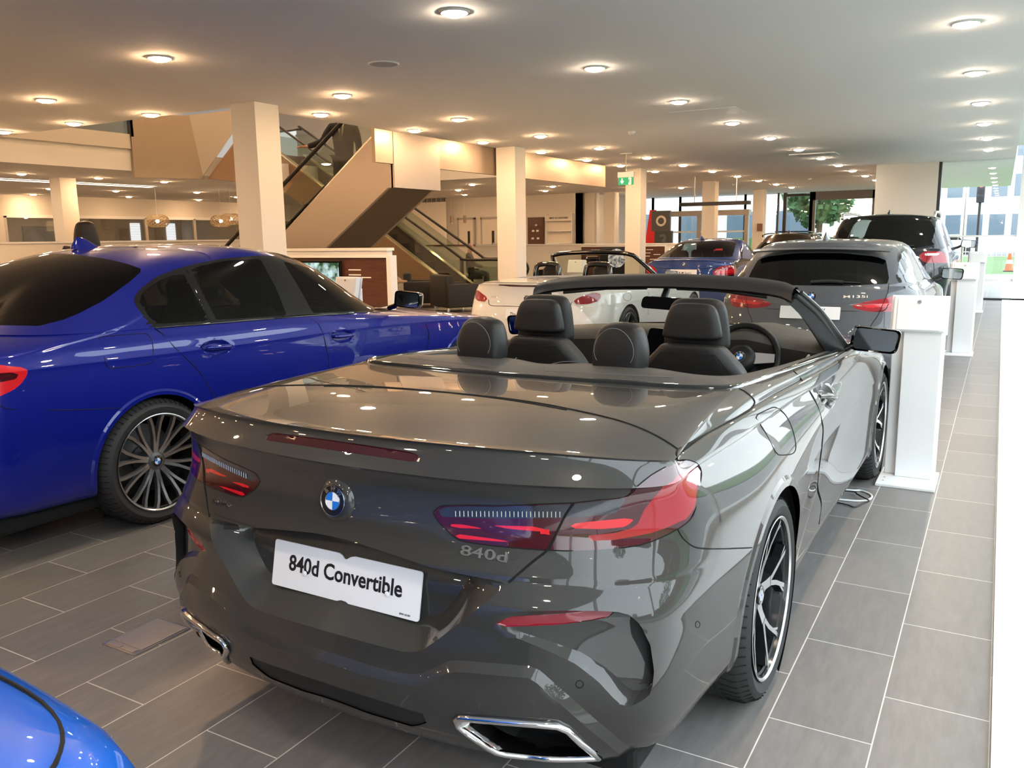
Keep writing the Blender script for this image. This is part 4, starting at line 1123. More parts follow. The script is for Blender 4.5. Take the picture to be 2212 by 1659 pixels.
    for s_ in (1, -1):
        f = B.part('frame', 'window_frame', GLOSSBLACK, root, s_, 24, 'gloss black window surround')
        B.part(('q1', 'q2'), 'rear_side_glass', TINT, root, s_, 60); B.part('q3', 'front_side_glass', glassy('light tint glass', (.34, .36, .34)), root, s_, 60)
        l = B.part('lamp', 'tail_lamp', REDBAR, root, s_, 40, 'red tail lamp'); B.part('lam2', 'dark_strip', DARKLENS, l, s_, 40)
        B.part('hl', 'headlamp', mat('headlamp', (.2, .21, .22), .1, .6, coat=1.0), root, s_, 40)
    B.part('rw', 'rear_window', glassy('very dark glass', (.012, .012, .011)), root, 0, 60); B.part('ws', 'windscreen', CLEARGLASS, root, 0, 60)
    c.gl([(335, 709), (352, 722), (375, 748), (400, 772), (430, 802), (455, 842), (475, 880), (490, 905)])
    c.gl([(671, 688), (689, 702), (700, 730), (709, 770), (712, 810), (712, 850), (.93, 1.20, .45), (.92, 1.15, .30)])
    c.gl([(905, 660), (920, 700), (926, 735), (.925, 2.34, .5), (.92, 2.32, .34)])
    c.gl([(215, 733), (222, 727), (300, 721), (318, 722), (328, 735), (331, 760), (330, 780), (320, 786), (250, 795), (236, 795), (228, 780)], .002, True, 3)
    c.gl([(0, 876), (25, 884), (120, 886), (200, 884), (276, 881)], .002)
    # chrome-less glass dividers and pillar edges
    c.gl([(404, 585), (428, 640), (457, 697)], .006, m=GLOSSBLACK, name='glass_divider', k=5)
    c.gl([(335, 708), (400, 703), (482, 697), (580, 689), (675, 682), (760, 677), (850, 672)], .005, m=GLOSSBLACK, name='waist_seal')
    handle(root, B, None, PM, ((452, 751), (490, 748))); handle(root, B, None, PM, ((728, 727), (756, 724)))
    p = B.near((0, .30, 1.47)); fin(root, Vector(p[2:5]) - Vector((0, 0, .006)), None, PM, 1.15)
    side_mirror(root, P, 1.02, 2.06, 1.06, GLOSSBLACK, .95)
    G().rbox(-.8, .8, -.8, n - .4, .15, .24, .02).build('floor_pan', GAP, root)
    G().rbox(-.26, .26, n - .03, n + .004, .40, .64, .02).build('front_grille', GLOSSBLACK, root)
    interior(root, P, .99)
    wheels(root, P, 'multi')
    return c
SEDAN = []
blue_sedan()
def maprows(W, ys, zs, wk=1.0):
    yk = [-1.10, 0, 2.975, 3.855]; zk = [.2, .64, .9, 1.04, 1.48]
    fy = lambda y: float(np.interp(y, yk, ys)); fz = lambda z: float(np.interp(z, zk, zs))
    return [(fy(a), fz(b), c, d * W / .934, fz(e), fz(f), fz(g), fy(h), fz(i), j) for a, b, c, d, e, f, g, h, i, j in SEDAN]
def closed_car(name, label, P, rows, PM, marks, rims='X', seat=True, lens=None):
    c = Car(name, label, P, rows, PM, nu=[3, 3, 3, 3, 4, 5, 6, 6, 6, 6, 6, 6, 6, 5, 5, 4, 3, 3], nv=[2, 3, 3, 3, 3, 4, 3, 3, 4, 2, 5, 5, 3, 3], dup=P.get('dup', (9,)))
    B, root = c.B, c.root
    for pts, tg, only in marks(c): B.mark(c.O(pts).g, tg, only)
    B.cut(archfun(P, P['R'] + .025))
    B.part('body', 'body_shell', PM, root, 0, 30)
    B.part('rw', 'rear_window', P.get('rwm', glassy('very dark glass', (.012, .012, .011))), root, 0, 60)
    B.part('ws', 'windscreen', CLEARGLASS, root, 0, 60)
    for s_ in (1, -1):
        if 'frame' in B.tags: B.part('frame', 'window_frame', GLOSSBLACK, root, s_, 30)
        B.part('sg', 'side_glass', P.get('sgm', TINT), root, s_, 60)
        l = B.part('lamp', 'tail_lamp', P.get('lampm', REDLENS), root, s_, 40, 'red tail lamp')
        if 'bar' in B.tags: B.part('bar', 'light_bar', REDBAR, l, s_, 40)
        if 'wht' in B.tags: B.part('wht', 'clear_strip', mat('pale lens', (.8, .8, .82), .2, coat=1.0), l, s_, 40)
    if 'blk' in B.tags: B.part('blk', 'bumper_insert', BLACKPLASTIC, root, 0, 30)
    G().rbox(-P['W'] * .85, P['W'] * .85, -P['ro'] * .75, P['wb'] + P['fo'] * .5, .15, .24, .02).build('floor_pan', GAP, root)
    if seat: interior(root, P, P['belt'])
    wheels(root, P, rims)
    return c
def coupe():
    P = dict(org=(-5.18, 16.42, 0), wb=2.69, ro=.97, fo=.77, W=.887, R=.32, rim=.24, tw=.225, tail=-.45, cowl=1.85, seat=1.05, belt=.95, cap=False, rwm=glassy('grey rear glass', (.22, .22, .19)))
    PM = paint('mid blue paint', (.018, .05, .20), .2, .35)
    rows = maprows(P['W'], [-.97, 0, 2.69, 3.46], [.2, .60, .86, 1.01, 1.425])
    def marks(c):
        return [([(1476, 523), (1530, 521), (1589, 523), (1586, 540), (1582, 556), (1520, 556), (1433, 555), (1455, 538)], 'rw', None),
                ([(1600, 553), (1599, 540), (1603, 527), (1613, 521), (1631, 525), (1650, 541), (1662, 556), (1638, 559), (1602, 558)], 'sg', None),
                ([(1540, 590), (1541, 584), (1548, 578), (1562, 574), (1581, 573), (1589, 577), (1596, 588), (1591, 592), (1570, 595), (1548, 597), (1540, 595)], 'lamp', None),
                ([(1546, 586), (1580, 581), (1590, 584), (1588, 589), (1550, 592)], 'bar', ('lamp',)),
                ([(0, 1.30, 1.37), (.45, 1.3, 1.35), (.66, 1.85, .99), (0, 1.98, .99), (-.4, 1.9, .99), (-.4, 1.3, 1.36)], 'ws', None)]
    c = closed_car('blue_coupe', 'mid blue two-door coupe with red tail lamps, parked beyond the white roadster', P, rows, PM, marks)
    c.gl([(1417, 578), (1440, 580), (1500, 581), (1541, 580), (1552, 575), (1563, 563)], .003)
    g = G()
    pts = [c.B.near(q)[2:5] for q in ((.72, -.86, 1.035), (.6, -.90, 1.045), (.35, -.925, 1.05), (0, -.935, 1.05))]
    full = [(-x, y, z) for x, y, z in pts] + [(x, y, z) for x, y, z in pts[::-1][1:]]
    g.tube(dens([(x, y - .004, z + .010) for x, y, z in full], 5), .016, 8); g.build('boot_lip_spoiler', PM, c.root, 60)
    c.emblem((1482, 571)); c.badge((1533, 575), '218i', .03, .11, (1545, 576))
    c.plate((1475, 589), [('218i M Sport', .055, 0, -.005, .001, .30)], ht=.115)
    fin(c.root, (0, .18, 1.405), None, PM, 1.1)
    side_mirror(c.root, P, .98, 1.78, .98, GLOSSBLACK, .85)
    G().tube([(.25, .15, 1.17), (.3, .18, 1.2), (.4, .2, 1.2), (.36, .17, 1.175), (.28, .15, 1.165)], .02, 8).build('high_brake_light', mat('lit red lamp', (.5, .01, .02), .3, emit=(1, .05, .06), es=1.2), c.root, 60)
    return c
coupe()
def hatch():
    P = dict(org=(-1.46, 8.66, 0), wb=2.67, ro=.80, fo=.85, W=.90, R=.325, rim=.25, tw=.235, tail=-.4, cowl=1.95, seat=1.15, belt=.98, cap=False, dup=(6, 9))
    PM = paint('slate grey paint', (.085, .093, .108), .2, .38)
    wb, ro, n, W = 2.67, .80, 3.52, .90
    rows = [
     (-.64, .20, .26, .77, .22, .19, .2, n - .15, .2, .3), (-.77, .25, .28, .85, .27, .21, .22, n - .05, .2, .36), (-.80, .38, .28, .88, .38, .32, .33, n, .32, .36),
     (-.80, .52, .27, .893, .52, .47, .47, n, .46, .36), (-.79, .64, .27, .90, .64, .62, .60, n - .01, .58, .36), (-.76, .74, .27, .90, .75, .74, .71, n - .03, .66, .38),
     (-.725, .86, .28, .892, .87, .85, .79, n - .06, .72, .42), (-.705, .94, .29, .876, .93, .915, .85, n - .28, .80, .46), (-.69, .99, .30, .858, .985, .965, .91, 2.6, .93, .42),
     (-.675, 1.02, .33, .835, 1.03, 1.005, .965, 2.12, 1.0, .32), (-.64, 1.09, .34, .80, 1.09, 1.07, 1.03, 2.02, 1.06, .34), (-.53, 1.235, .35, .712, 1.245, 1.26, 1.20, 1.72, 1.22, .34),
     (-.40, 1.375, .34, .635, 1.352, 1.375, 1.35, 1.42, 1.345, .32), (-.36, 1.415, .30, .49, 1.405, 1.42, 1.40, 1.22, 1.395, .25), (-.1, 1.435, .1, 0, 1.436, 1.438, 1.43, 1.05, 1.42, .1)]
    def marks(c):
        return [([(1649, 556), (1668, 549), (1715, 546), (1822, 547), (1890, 554), (1913, 561), (1918, 585), (1921, 607), (1917, 613), (1813, 618), (1686, 615), (1620, 606), (1629, 587), (1640, 567)], 'rw', None),
                ([(1938, 562), (1937, 549), (1946, 538), (1960, 532), (1975, 540), (1988, 560), (2004, 590), (2008, 607), (1985, 605), (1966, 602), (1952, 594)], 'frame', None),
                ([(1942, 562), (1941, 551), (1948, 542), (1959, 537), (1967, 550), (1975, 580), (1981, 601), (1966, 598), (1955, 590)], 'sg', ('frame',)),
                ([(1836, 661), (1867, 652), (1911, 645), (1931, 638), (1955, 636), (1958, 660), (1945, 673), (1885, 674), (1857, 670), (1842, 665)], 'lamp', None),
                ([(1845, 662), (1900, 656), (1955, 653), (1955, 661), (1900, 664), (1850, 665)], 'bar', ('lamp',)),
                ([(0, 1.24, 1.375), (.45, 1.24, 1.36), (.62, 1.5, 1.2), (.68, 1.9, 1.0), (0, 2.05, 1.0), (-.4, 1.95, 1.0), (-.4, 1.24, 1.36)], 'ws', None),
                ([(.60, -.74, .45), (.60, -.72, .36), (.75, -.6, .28), (.4, -.75, .24), (0, -.78, .24), (-.4, -.76, .24), (-.4, -.76, .42), (0, -.80, .44)], 'blk', None)]
    c = closed_car('grey_hatchback', 'slate grey hatchback with a rear wiper, parked straight ahead of the grey convertible', P, rows, PM, marks, 'X')
    c.gl([(1920, 612), (1918, 630), (1910, 650), (1897, 680), (1880, 712), (.62, -.72, .52)], .003)
    c.gl([(.66, -.72, .905), (.6, -.74, .83), (.3, -.77, .82), (0, -.775, .82)], .003)
    # roof spoiler over the glass
    g = G(); P1 = []
    for y, z, k in ((-.40, 1.372, 1.0), (-.47, 1.362, .99), (-.52, 1.348, .97), (-.50, 1.338, .96), (-.42, 1.345, .95)):
        P1.append([(x * k, y + .09 * (abs(x) / .62) ** 2.2, z - .025 * (abs(x) / .62) ** 2 ) for x in np.linspace(-.62, .62, 25)])
    g.grid(P1).build('roof_spoiler', PM, c.root, 50)
    P2 = [c.B.tr(*q)[2:5] for q in ((1752, 609), (1790, 607), (1822, 609), (1860, 611))]
    g = G().tube([(p[0], p[1] - .02, p[2]) for p in dens(P2[:3], 4)], .016, 8); g.tube([(p[0], p[1] - .012, p[2]) for p in P2[2:]], .006, 6); g.build('rear_wiper', BLACKPLASTIC, c.root, 60)
    c.emblem((1749, 640)); c.badge((1848, 641), 'M135i', .032, .20, (1870, 641), SATIN)
    c.plate((1750, 676), [('The New BMW', .046, 0, .022, .0012, .26), ('M135i', .046, .0, -.027, .0012, .13)], ht=.115)
    fin(c.root, (0, -.08, 1.43), None, PM, 1.2)
    side_mirror(c.root, P, 1.0, 1.92, 1.03, GLOSSBLACK, 1.0)
    return c
hatch()
def large_suv():
    P = dict(org=(-1.68, 16.0, 0), wb=3.105, ro=1.12, fo=.92, W=1.0, R=.39, rim=.28, tw=.28, tail=-.75, cowl=2.1, seat=1.3, belt=1.2, cap=False, rwm=glassy('smoky glass', (.10, .105, .10)))
    PM = paint('black blue paint', (.012, .015, .021), .2, .3)
    n, W = 4.025, 1.0
    rows = [
     (-.95, .28, .26, .86, .30, .26, .28, n - .15, .28, .3), (-1.08, .33, .28, .94, .35, .28, .3, n - .05, .3, .34), (-1.12, .48, .28, .975, .48, .4, .42, n, .42, .34),
     (-1.12, .64, .27, .99, .64, .58, .58, n, .58, .34), (-1.11, .80, .27, 1.0, .80, .76, .75, n - .01, .74, .34), (-1.09, .93, .27, 1.0, .93, .91, .88, n - .02, .86, .34),
     (-1.07, 1.03, .28, .99, 1.03, 1.01, .97, n - .04, .96, .36), (-1.05, 1.11, .29, .972, 1.11, 1.09, 1.04, n - .2, 1.03, .38), (-1.03, 1.18, .30, .955, 1.17, 1.15, 1.09, 2.75, 1.12, .36),
     (-1.01, 1.22, .32, .93, 1.23, 1.20, 1.16, 2.3, 1.19, .30), (-.985, 1.30, .33, .90, 1.31, 1.28, 1.23, 2.18, 1.26, .3), (-.91, 1.50, .33, .83, 1.50, 1.50, 1.44, 1.82, 1.46, .3),
     (-.80, 1.70, .33, .755, 1.68, 1.69, 1.64, 1.5, 1.65, .28), (-.76, 1.765, .3, .60, 1.75, 1.76, 1.74, 1.3, 1.73, .22), (-.5, 1.795, .1, 0, 1.797, 1.80, 1.79, 1.1, 1.775, .1)]
    def marks(c):
        return [([(1833, 467), (1900, 463), (2012, 466), (2018, 480), (2020, 505), (2019, 529), (1976, 536), (1880, 538), (1800, 530), (1806, 511), (1818, 488)], 'rw', None),
                ([(2030, 500), (2028, 478), (2036, 468), (2052, 480), (2075, 515), (2080, 530), (2056, 527), (2038, 520)], 'frame', None),
                ([(1985, 551), (1998, 543), (2035, 543), (2049, 562), (2044, 568), (2000, 568), (1990, 562)], 'lamp', None),
                ([(1998, 547), (2030, 547), (2026, 552), (1996, 553)], 'wht', ('lamp',)),
                ([(0, 1.32, 1.71), (.5, 1.32, 1.70), (.78, 2.1, 1.22), (0, 2.22, 1.22), (-.5, 2.1, 1.22), (-.5, 1.32, 1.70)], 'ws', None)]
    c = closed_car('large_suv', 'very dark large SUV with silver roof rails, parked beyond the grey hatchback', P, rows, PM, marks, 'X')
    for s_ in (1, -1):
        pts = [(s_ * .70, -.62, 1.715), (s_ * .705, -.58, 1.775), (s_ * .70, -.45, 1.80), (s_ * .69, .6, 1.82), (s_ * .67, 1.2, 1.80), (s_ * .66, 1.35, 1.745)]
        G().tube(dens(pts, 6), .024, 8).build('roof_rail', RIMSILVER, c.root, 60)
    fin(c.root, (0, -.35, 1.785), None, PM, 1.3)
    side_mirror(c.root, P, 1.13, 2.05, 1.26, GLOSSBLACK, 1.15)
    P2 = [c.B.near(q)[2:5] for q in ((-.1, -.95, 1.26), (.2, -.95, 1.265), (.45, -.95, 1.27))]
    G().tube([(p[0], p[1] - .02, p[2]) for p in P2], .012, 6).build('rear_wiper', BLACKPLASTIC, c.root, 60)
    c.gl([(2000, 543), (2003, 556), (2000, 568)], .004)
    return c
large_suv()
def small_suv():
    P = dict(org=(-4.72, 22.4, 0), wb=2.78, ro=.90, fo=.84, W=.91, R=.35, rim=.25, tw=.24, tail=-.5, cowl=1.95, seat=1.15, belt=1.1, cap=False)
    PM = paint('black brown paint', (.024, .017, .012), .2, .3)
    ks = (1.52 / 1.8)
    n = 3.62
    base = [(-.95, .28, .26, .86, .30, .26, .28, -.15, .28, .3), (-1.08, .33, .28, .94, .35, .28, .3, -.05, .3, .34), (-1.12, .48, .28, .975, .48, .4, .42, 0, .42, .34),
     (-1.12, .64, .27, .99, .64, .58, .58, 0, .58, .34), (-1.11, .80, .27, 1.0, .80, .76, .75, -.01, .74, .34), (-1.09, .93, .27, 1.0, .93, .91, .88, -.02, .86, .34),
     (-1.05, 1.03, .28, .99, 1.03, 1.01, .97, -.04, .96, .36), (-1.02, 1.11, .29, .972, 1.11, 1.09, 1.04, -.2, 1.03, .38), (-.99, 1.18, .32, .95, 1.17, 1.15, 1.09, -1.27, 1.12, .36),
     (-.96, 1.22, .36, .92, 1.23, 1.20, 1.16, -1.72, 1.19, .30), (-.90, 1.30, .38, .88, 1.31, 1.28, 1.23, -1.84, 1.26, .3), (-.72, 1.50, .40, .77, 1.50, 1.50, 1.44, -2.2, 1.46, .3),
     (-.50, 1.68, .40, .67, 1.66, 1.68, 1.64, -2.5, 1.65, .28), (-.42, 1.755, .34, .52, 1.74, 1.76, 1.74, -2.7, 1.73, .22), (-.2, 1.79, .1, 0, 1.795, 1.80, 1.79, -2.9, 1.775, .1)]
    rows = [(a * .8, b * ks, c_, d * .91, e * ks, f * ks, g * ks, n + h * .88, i * ks, j) for a, b, c_, d, e, f, g, h, i, j in base]
    def marks(c):
        return [([(1634, 497), (1660, 493), (1734, 494), (1740, 502), (1744, 512), (1742, 522), (1690, 530), (1625, 524), (1622, 512)], 'rw', None),
                ([(1750, 520), (1750, 504), (1757, 494), (1770, 492), (1785, 502), (1792, 514), (1780, 520)], 'frame', None),
                ([(.50, -.85, .80), (.80, -.70, .82), (.84, -.55, .80), (.82, -.6, .72), (.5, -.87, .72)], 'lamp', None),
                ([(0, 1.1, 1.44), (.45, 1.1, 1.43), (.7, 1.85, 1.03), (0, 1.95, 1.03), (-.5, 1.85, 1.03), (-.5, 1.1, 1.43)], 'ws', None)]
    c = closed_car('small_suv', 'black-brown compact SUV parked behind the blue coupe near the far windows', P, rows, PM, marks, 'X')
    for s_ in (1, -1):
        G().tube(dens([(s_ * .60, -.3, 1.42), (s_ * .605, -.2, 1.47), (s_ * .59, .5, 1.50), (s_ * .57, 1.1, 1.48), (s_ * .56, 1.2, 1.43)], 6), .018, 8).build('roof_rail', GLOSSBLACK, c.root, 60)
    G().rbox(-.42, .42, .2, 1.0, 1.525, 1.555, .012).build('sunroof_panel', GLOSSBLACK, c.root)
    fin(c.root, (0, -.02, 1.51), None, PM, 1.2)
    return c
small_suv()
def near_blue():
    P = dict(org=(-1.64, -2.62, 0), wb=2.6, ro=.8, fo=.84, W=.88, R=.32, rim=.24, tw=.22, tail=-.4, cowl=1.75, seat=1.05, belt=.95, cap=False, taper=.05)
    PM = paint('bright blue paint', (.003, .13, .66), .15, .3)
    rows = maprows(P['W'], [-.8, 0, 2.6, 3.44], [.2, .66, .93, 1.06, 1.5])
    def marks(c):
        return [([(0, 1.2, 1.39), (.4, 1.2, 1.38), (.62, 1.7, .98), (0, 1.85, .98), (-.4, 1.8, .98), (-.4, 1.2, 1.38)], 'ws', None),
                ([(.70, .2, 1.05), (.6, .3, 1.33), (.6, 1.0, 1.34), (.7, 1.7, 1.0), (.8, .2, 1.0)], 'sg', None)]
    c = closed_car('bright_blue_car', 'bright blue car of which only the rounded nose shows, in the near corner', P, rows, PM, marks, 'X')
    B = c.B
    L1 = [B.near(q)[2:5] for q in ((.80, 2.3, .86), (.76, 2.7, .84), (.70, 3.0, .81), (.62, 3.18, .82), (.4, 3.3, .8), (0, 3.34, .8))]
    gapline(c.root, [tuple(p) for p in dens(L1, 6)], .004)
    return c
near_blue()
def roadster():
    ORG = (-4.76, 9.50, 0)
    P = dict(org=ORG, wb=2.47, ro=.95, fo=.86, W=.932, R=.33, rim=.25, tw=.24, cap=False)
    PM = paint('white paint', (.74, .73, .70), .0, .35, 0)
    n = 3.33
    rows = [
     (-.80, .20, .26, .80, .22, .19, .2, n - .15, .2, .3), (-.91, .23, .28, .88, .26, .21, .22, n - .05, .2, .36), (-.945, .36, .28, .912, .36, .32, .33, n, .32, .36),
     (-.95, .50, .27, .925, .50, .47, .47, n, .46, .36), (-.93, .62, .28, .932, .62, .61, .59, n - .01, .58, .36), (-.90, .71, .29, .932, .71, .71, .68, n - .03, .65, .38),
     (-.885, .80, .30, .922, .79, .785, .75, n - .06, .70, .42), (-.885, .885, .31, .90, .86, .845, .81, n - .25, .76, .46), (-.90, .945, .33, .865, .915, .895, .85, 2.5, .85, .46),
     (-.86, .968, .36, .82, .945, .93, .88, 2.0, .90, .40), (-.45, .985, .36, .77, .965, .95, .90, 1.72, .92, .3), (-.05, .985, .22, .735, .968, .955, .905, 1.62, .93, .22)]
    c = Car('white_roadster', 'white two-seat roadster with the roof down, beyond the convertible windscreen', P, rows, PM, nu=[3, 3, 3, 3, 4, 5, 6, 6, 6, 6, 6, 6, 5, 4, 4, 4, 3, 3], nv=[2, 3, 3, 3, 3, 3, 3, 3, 4, 5, 4], dup=(5, 8, 9))
    B, root = c.B, c.root
    for pts, tg in (([(1238, 648), (1257, 640), (1274, 633), (1295, 633), (1299, 640), (1293, 650), (1274, 657), (1243, 658)], 'lamp'),
                    ([(.42, -.88, .925), (.40, -.89, .935), (.2, -.90, .938), (0, -.905, .938), (-.2, -.90, .938), (-.2, -.90, .918), (0, -.905, .918), (.2, -.90, .918)], 'slit'),
                    ([(.50, -.93, .60), (.44, -.93, .48), (0, -.95, .46), (-.4, -.93, .48), (-.4, -.92, .68), (0, -.92, .69), (.5, -.9, .68)], 'rec')):
        B.mark(c.O(pts).g, tg)
    B.cut(archfun(P, .352))
    B.part(('body', 'rec'), 'body_shell', PM, root, 0, 30)
    B.part('slit', 'brake_light', DARKLENS, root, 0, 30)
    for s_ in (1, -1): B.part('lamp', 'tail_lamp', REDLENS, root, s_, 40, 'red tail lamp')
    c.gl([(.56, -.85, .76), (.52, -.89, .70), (.3, -.91, .695), (0, -.915, .695)], .004)
    c.gl([(.91, .55, .9), (.93, .62, .75), (.93, .6, .5)], .003)
    c.gl([(1355 + 9 * math.cos(a), 641 + 9 * math.sin(a)) for a in np.linspace(0, 6.28, 13)], .002, k=1)
    c.emblem((1114, 645), .042); c.badge((1066, 641), 'Z4', .035, .10, (1080, 642), SATIN)
    c.plate((1118, 679), [('The New BMW Z4', .055, 0, -.004, .001, .40)], ht=.115)
    # tonneau, cockpit, hoops, screen
    G().grid([[(x, y + .10 * (abs(x) / .72) ** 2, z - .03 * (abs(x) / .72) ** 2) for x in np.linspace(-.72, .72, 15)] for y, z in ((-.08, .99), (0, 1.0), (.2, 1.005), (.32, .99), (.34, .9))]).build('soft_roof_cover', CLOTH, root, 50)
    TUB = mat('cabin trim black', (.016, .016, .017), .7)
    G().box(-.72, .72, .3, 1.6, .3, .34).box(-.72, .72, .28, .32, .34, .92).build('cabin_floor', TUB, root)
    G().grid([[(x, y, z - .03 * (abs(x) / .7) ** 2) for x in np.linspace(-.72, .72, 9)] for y, z in ((1.66, .93), (1.3, .95), (1.2, .92), (1.25, .6))]).build('dashboard', TUB, root, 50)
    for s_ in (1, -1):
        x0 = s_ * .36
        G().tube(dens([(x0 - .17, .30, .92), (x0 - .165, .31, 1.06), (x0 - .12, .33, 1.135), (x0 + .12, .33, 1.135), (x0 + .165, .31, 1.06), (x0 + .17, .30, .92)], 5), .034, 8).build('roll_hoop', GLOSSBLACK, root, 60)
        P_ = []
        for z, w_, d in ((.4, .23, .12), (.75, .24, .13), (.93, .21, .11), (1.0, .13, .09), (1.07, .13, .09), (1.12, .09, .06)):
            P_.append([(x0 + math.copysign(abs(math.cos(a)) ** .5, math.cos(a)) * w_, .46 + math.copysign(abs(math.sin(a)) ** .6, math.sin(a)) * d / 2, z) for a in np.linspace(0, 2 * math.pi, 17)[:-1]])
        g = G().grid(P_, closed=True); nn = len(g.V); g.F.append(tuple(range(nn - 16, nn))); g.build('front_seat', LEATHER, root, 60)
    hd = dens([(-.76, 1.42, .93), (-.62, .98, 1.2), (-.56, .93, 1.245), (-.4, .97, 1.268), (0, 1.0, 1.28), (.4, .97, 1.268), (.56, .93, 1.245), (.62, .98, 1.2), (.76, 1.42, .93)], 6)
    G().tube([tuple(p) for p in hd], .030, 8).build('windscreen_frame', GLOSSBLACK, root, 60)
    top = hd[12:37]
    G().grid([[tuple(p) for p in top], [(p.x * 1.22, 1.45 + .15 * (1 - (p.x / .56) ** 2), .935) for p in top]]).build('windscreen', CLEARGLASS, root, 60, recalc=False)
    G().rbox(-.1, .1, .94, .97, 1.16, 1.21, .015).build('rear_view_mirror', GLOSSBLACK, root)
    side_mirror(root, P, .98, 1.28, .98, PM, .85)
    G().rbox(-.8, .8, -.75, 2.9, .15, .24, .02).build('floor_pan', GAP, root)
    wheels(root, P, 'X')
    return c
roadster()
# ---------------------------------------------------------------- room shell
def st(g, name, m, smooth=None): return tag(g.build(name, m, None, smooth), kind='structure')
def tile_mat():
    m = mat('grey floor tile', (.15, .14, .135), rough=.4)
    b = m.node_tree.nodes['Principled BSDF']
    tcn = N(m, 'ShaderNodeTexCoord'); sx = N(m, 'ShaderNodeSeparateXYZ'); cx = N(m, 'ShaderNodeCombineXYZ')
    ax = N(m, 'ShaderNodeMath', operation='ADD'); ay = N(m, 'ShaderNodeMath', operation='ADD')
    ax.inputs[1].default_value = 60.0 - .083 + .3; ay.inputs[1].default_value = 60.0 + .5245 - .3 * 200 + .3 * 200
    L(m, tcn.outputs['Object'], sx.inputs[0]); L(m, sx.outputs['Y'], ax.inputs[0]); L(m, sx.outputs['X'], ay.inputs[0])
    L(m, ax.outputs[0], cx.inputs['X']); L(m, ay.outputs[0], cx.inputs['Y'])
    br = N(m, 'ShaderNodeTexBrick', offset=.5, offset_frequency=2, squash=1.0)
    br.inputs['Color1'].default_value = (.165, .153, .145, 1); br.inputs['Color2'].default_value = (.195, .182, .173, 1); br.inputs['Mortar'].default_value = (.62, .58, .53, 1)
    br.inputs['Scale'].default_value = 1.0; br.inputs['Mortar Size'].default_value = .0022; br.inputs['Mortar Smooth'].default_value = .1
    br.inputs['Brick Width'].default_value = .6; br.inputs['Row Height'].default_value = .3; br.inputs['Bias'].default_value = 0
    L(m, cx.outputs[0], br.inputs['Vector'])
    mp = N(m, 'ShaderNodeMapping'); mp.inputs['Scale'].default_value = (14, 3.0, 1); mp.inputs['Rotation'].default_value = (0, 0, .5)
    nz = N(m, 'ShaderNodeTexNoise', i_Scale=2.2, i_Detail=6.0, i_Roughness=.65)
    L(m, tcn.outputs['Object'], mp.inputs[0]); L(m, mp.outputs[0], nz.inputs['Vector'])
    mx = N(m, 'ShaderNodeMix', data_type='RGBA', blend_type='OVERLAY'); mx.inputs[0].default_value = .35
    L(m, br.outputs['Color'], mx.inputs[6]); L(m, nz.outputs['Fac'], mx.inputs[7]); L(m, mx.outputs[2], b.inputs['Base Color'])
    mr = N(m, 'ShaderNodeMapRange'); mr.inputs[3].default_value = .30; mr.inputs[4].default_value = .46
    L(m, nz.outputs['Fac'], mr.inputs[0]); L(m, mr.outputs[0], b.inputs['Roughness'])
    bp = N(m, 'ShaderNodeBump', i_Strength=.25, i_Distance=.001); L(m, br.outputs['Fac'], bp.inputs['Height']); bp.invert = True; L(m, bp.outputs[0], b.inputs['Normal'])
    return m
WALLP = noise_bump(mat('warm white wall paint', (.74, .70, .64), .75), 80, .05)
CEILP = noise_bump(mat('ceiling paint', (.88, .87, .85), .85), 60, .04)
WHITEP = mat('white lacquer', (.82, .82, .81), .35)
DARKMET = mat('dark window metal', (.05, .05, .052), .4, .6)
BRUSHED = mat('brushed metal cladding', (.40, .34, .29), .42, .85)
GLASSW = glassy('window glass', (.93, .96, .95), .05)
GLASSB = glassy('balustrade glass', (.80, .84, .80), .08)
WALNUT = mat('walnut panel', (.10, .04, .025), .35, coat=.4)
_b = WALNUT.node_tree.nodes['Principled BSDF']; _t = N(WALNUT, 'ShaderNodeTexCoord'); _m = N(WALNUT, 'ShaderNodeMapping'); _m.inputs['Scale'].default_value = (2, 2, 26); _n = N(WALNUT, 'ShaderNodeTexNoise', i_Scale=2.0, i_Detail=4.0); _r = N(WALNUT, 'ShaderNodeValToRGB')
_r.color_ramp.elements[0].color = (.035, .012, .008, 1); _r.color_ramp.elements[1].color = (.16, .065, .04, 1)
L(WALNUT, _t.outputs['Object'], _m.inputs[0]); L(WALNUT, _m.outputs[0], _n.inputs['Vector']); L(WALNUT, _n.outputs['Fac'], _r.inputs[0]); L(WALNUT, _r.outputs[0], _b.inputs['Base Color'])
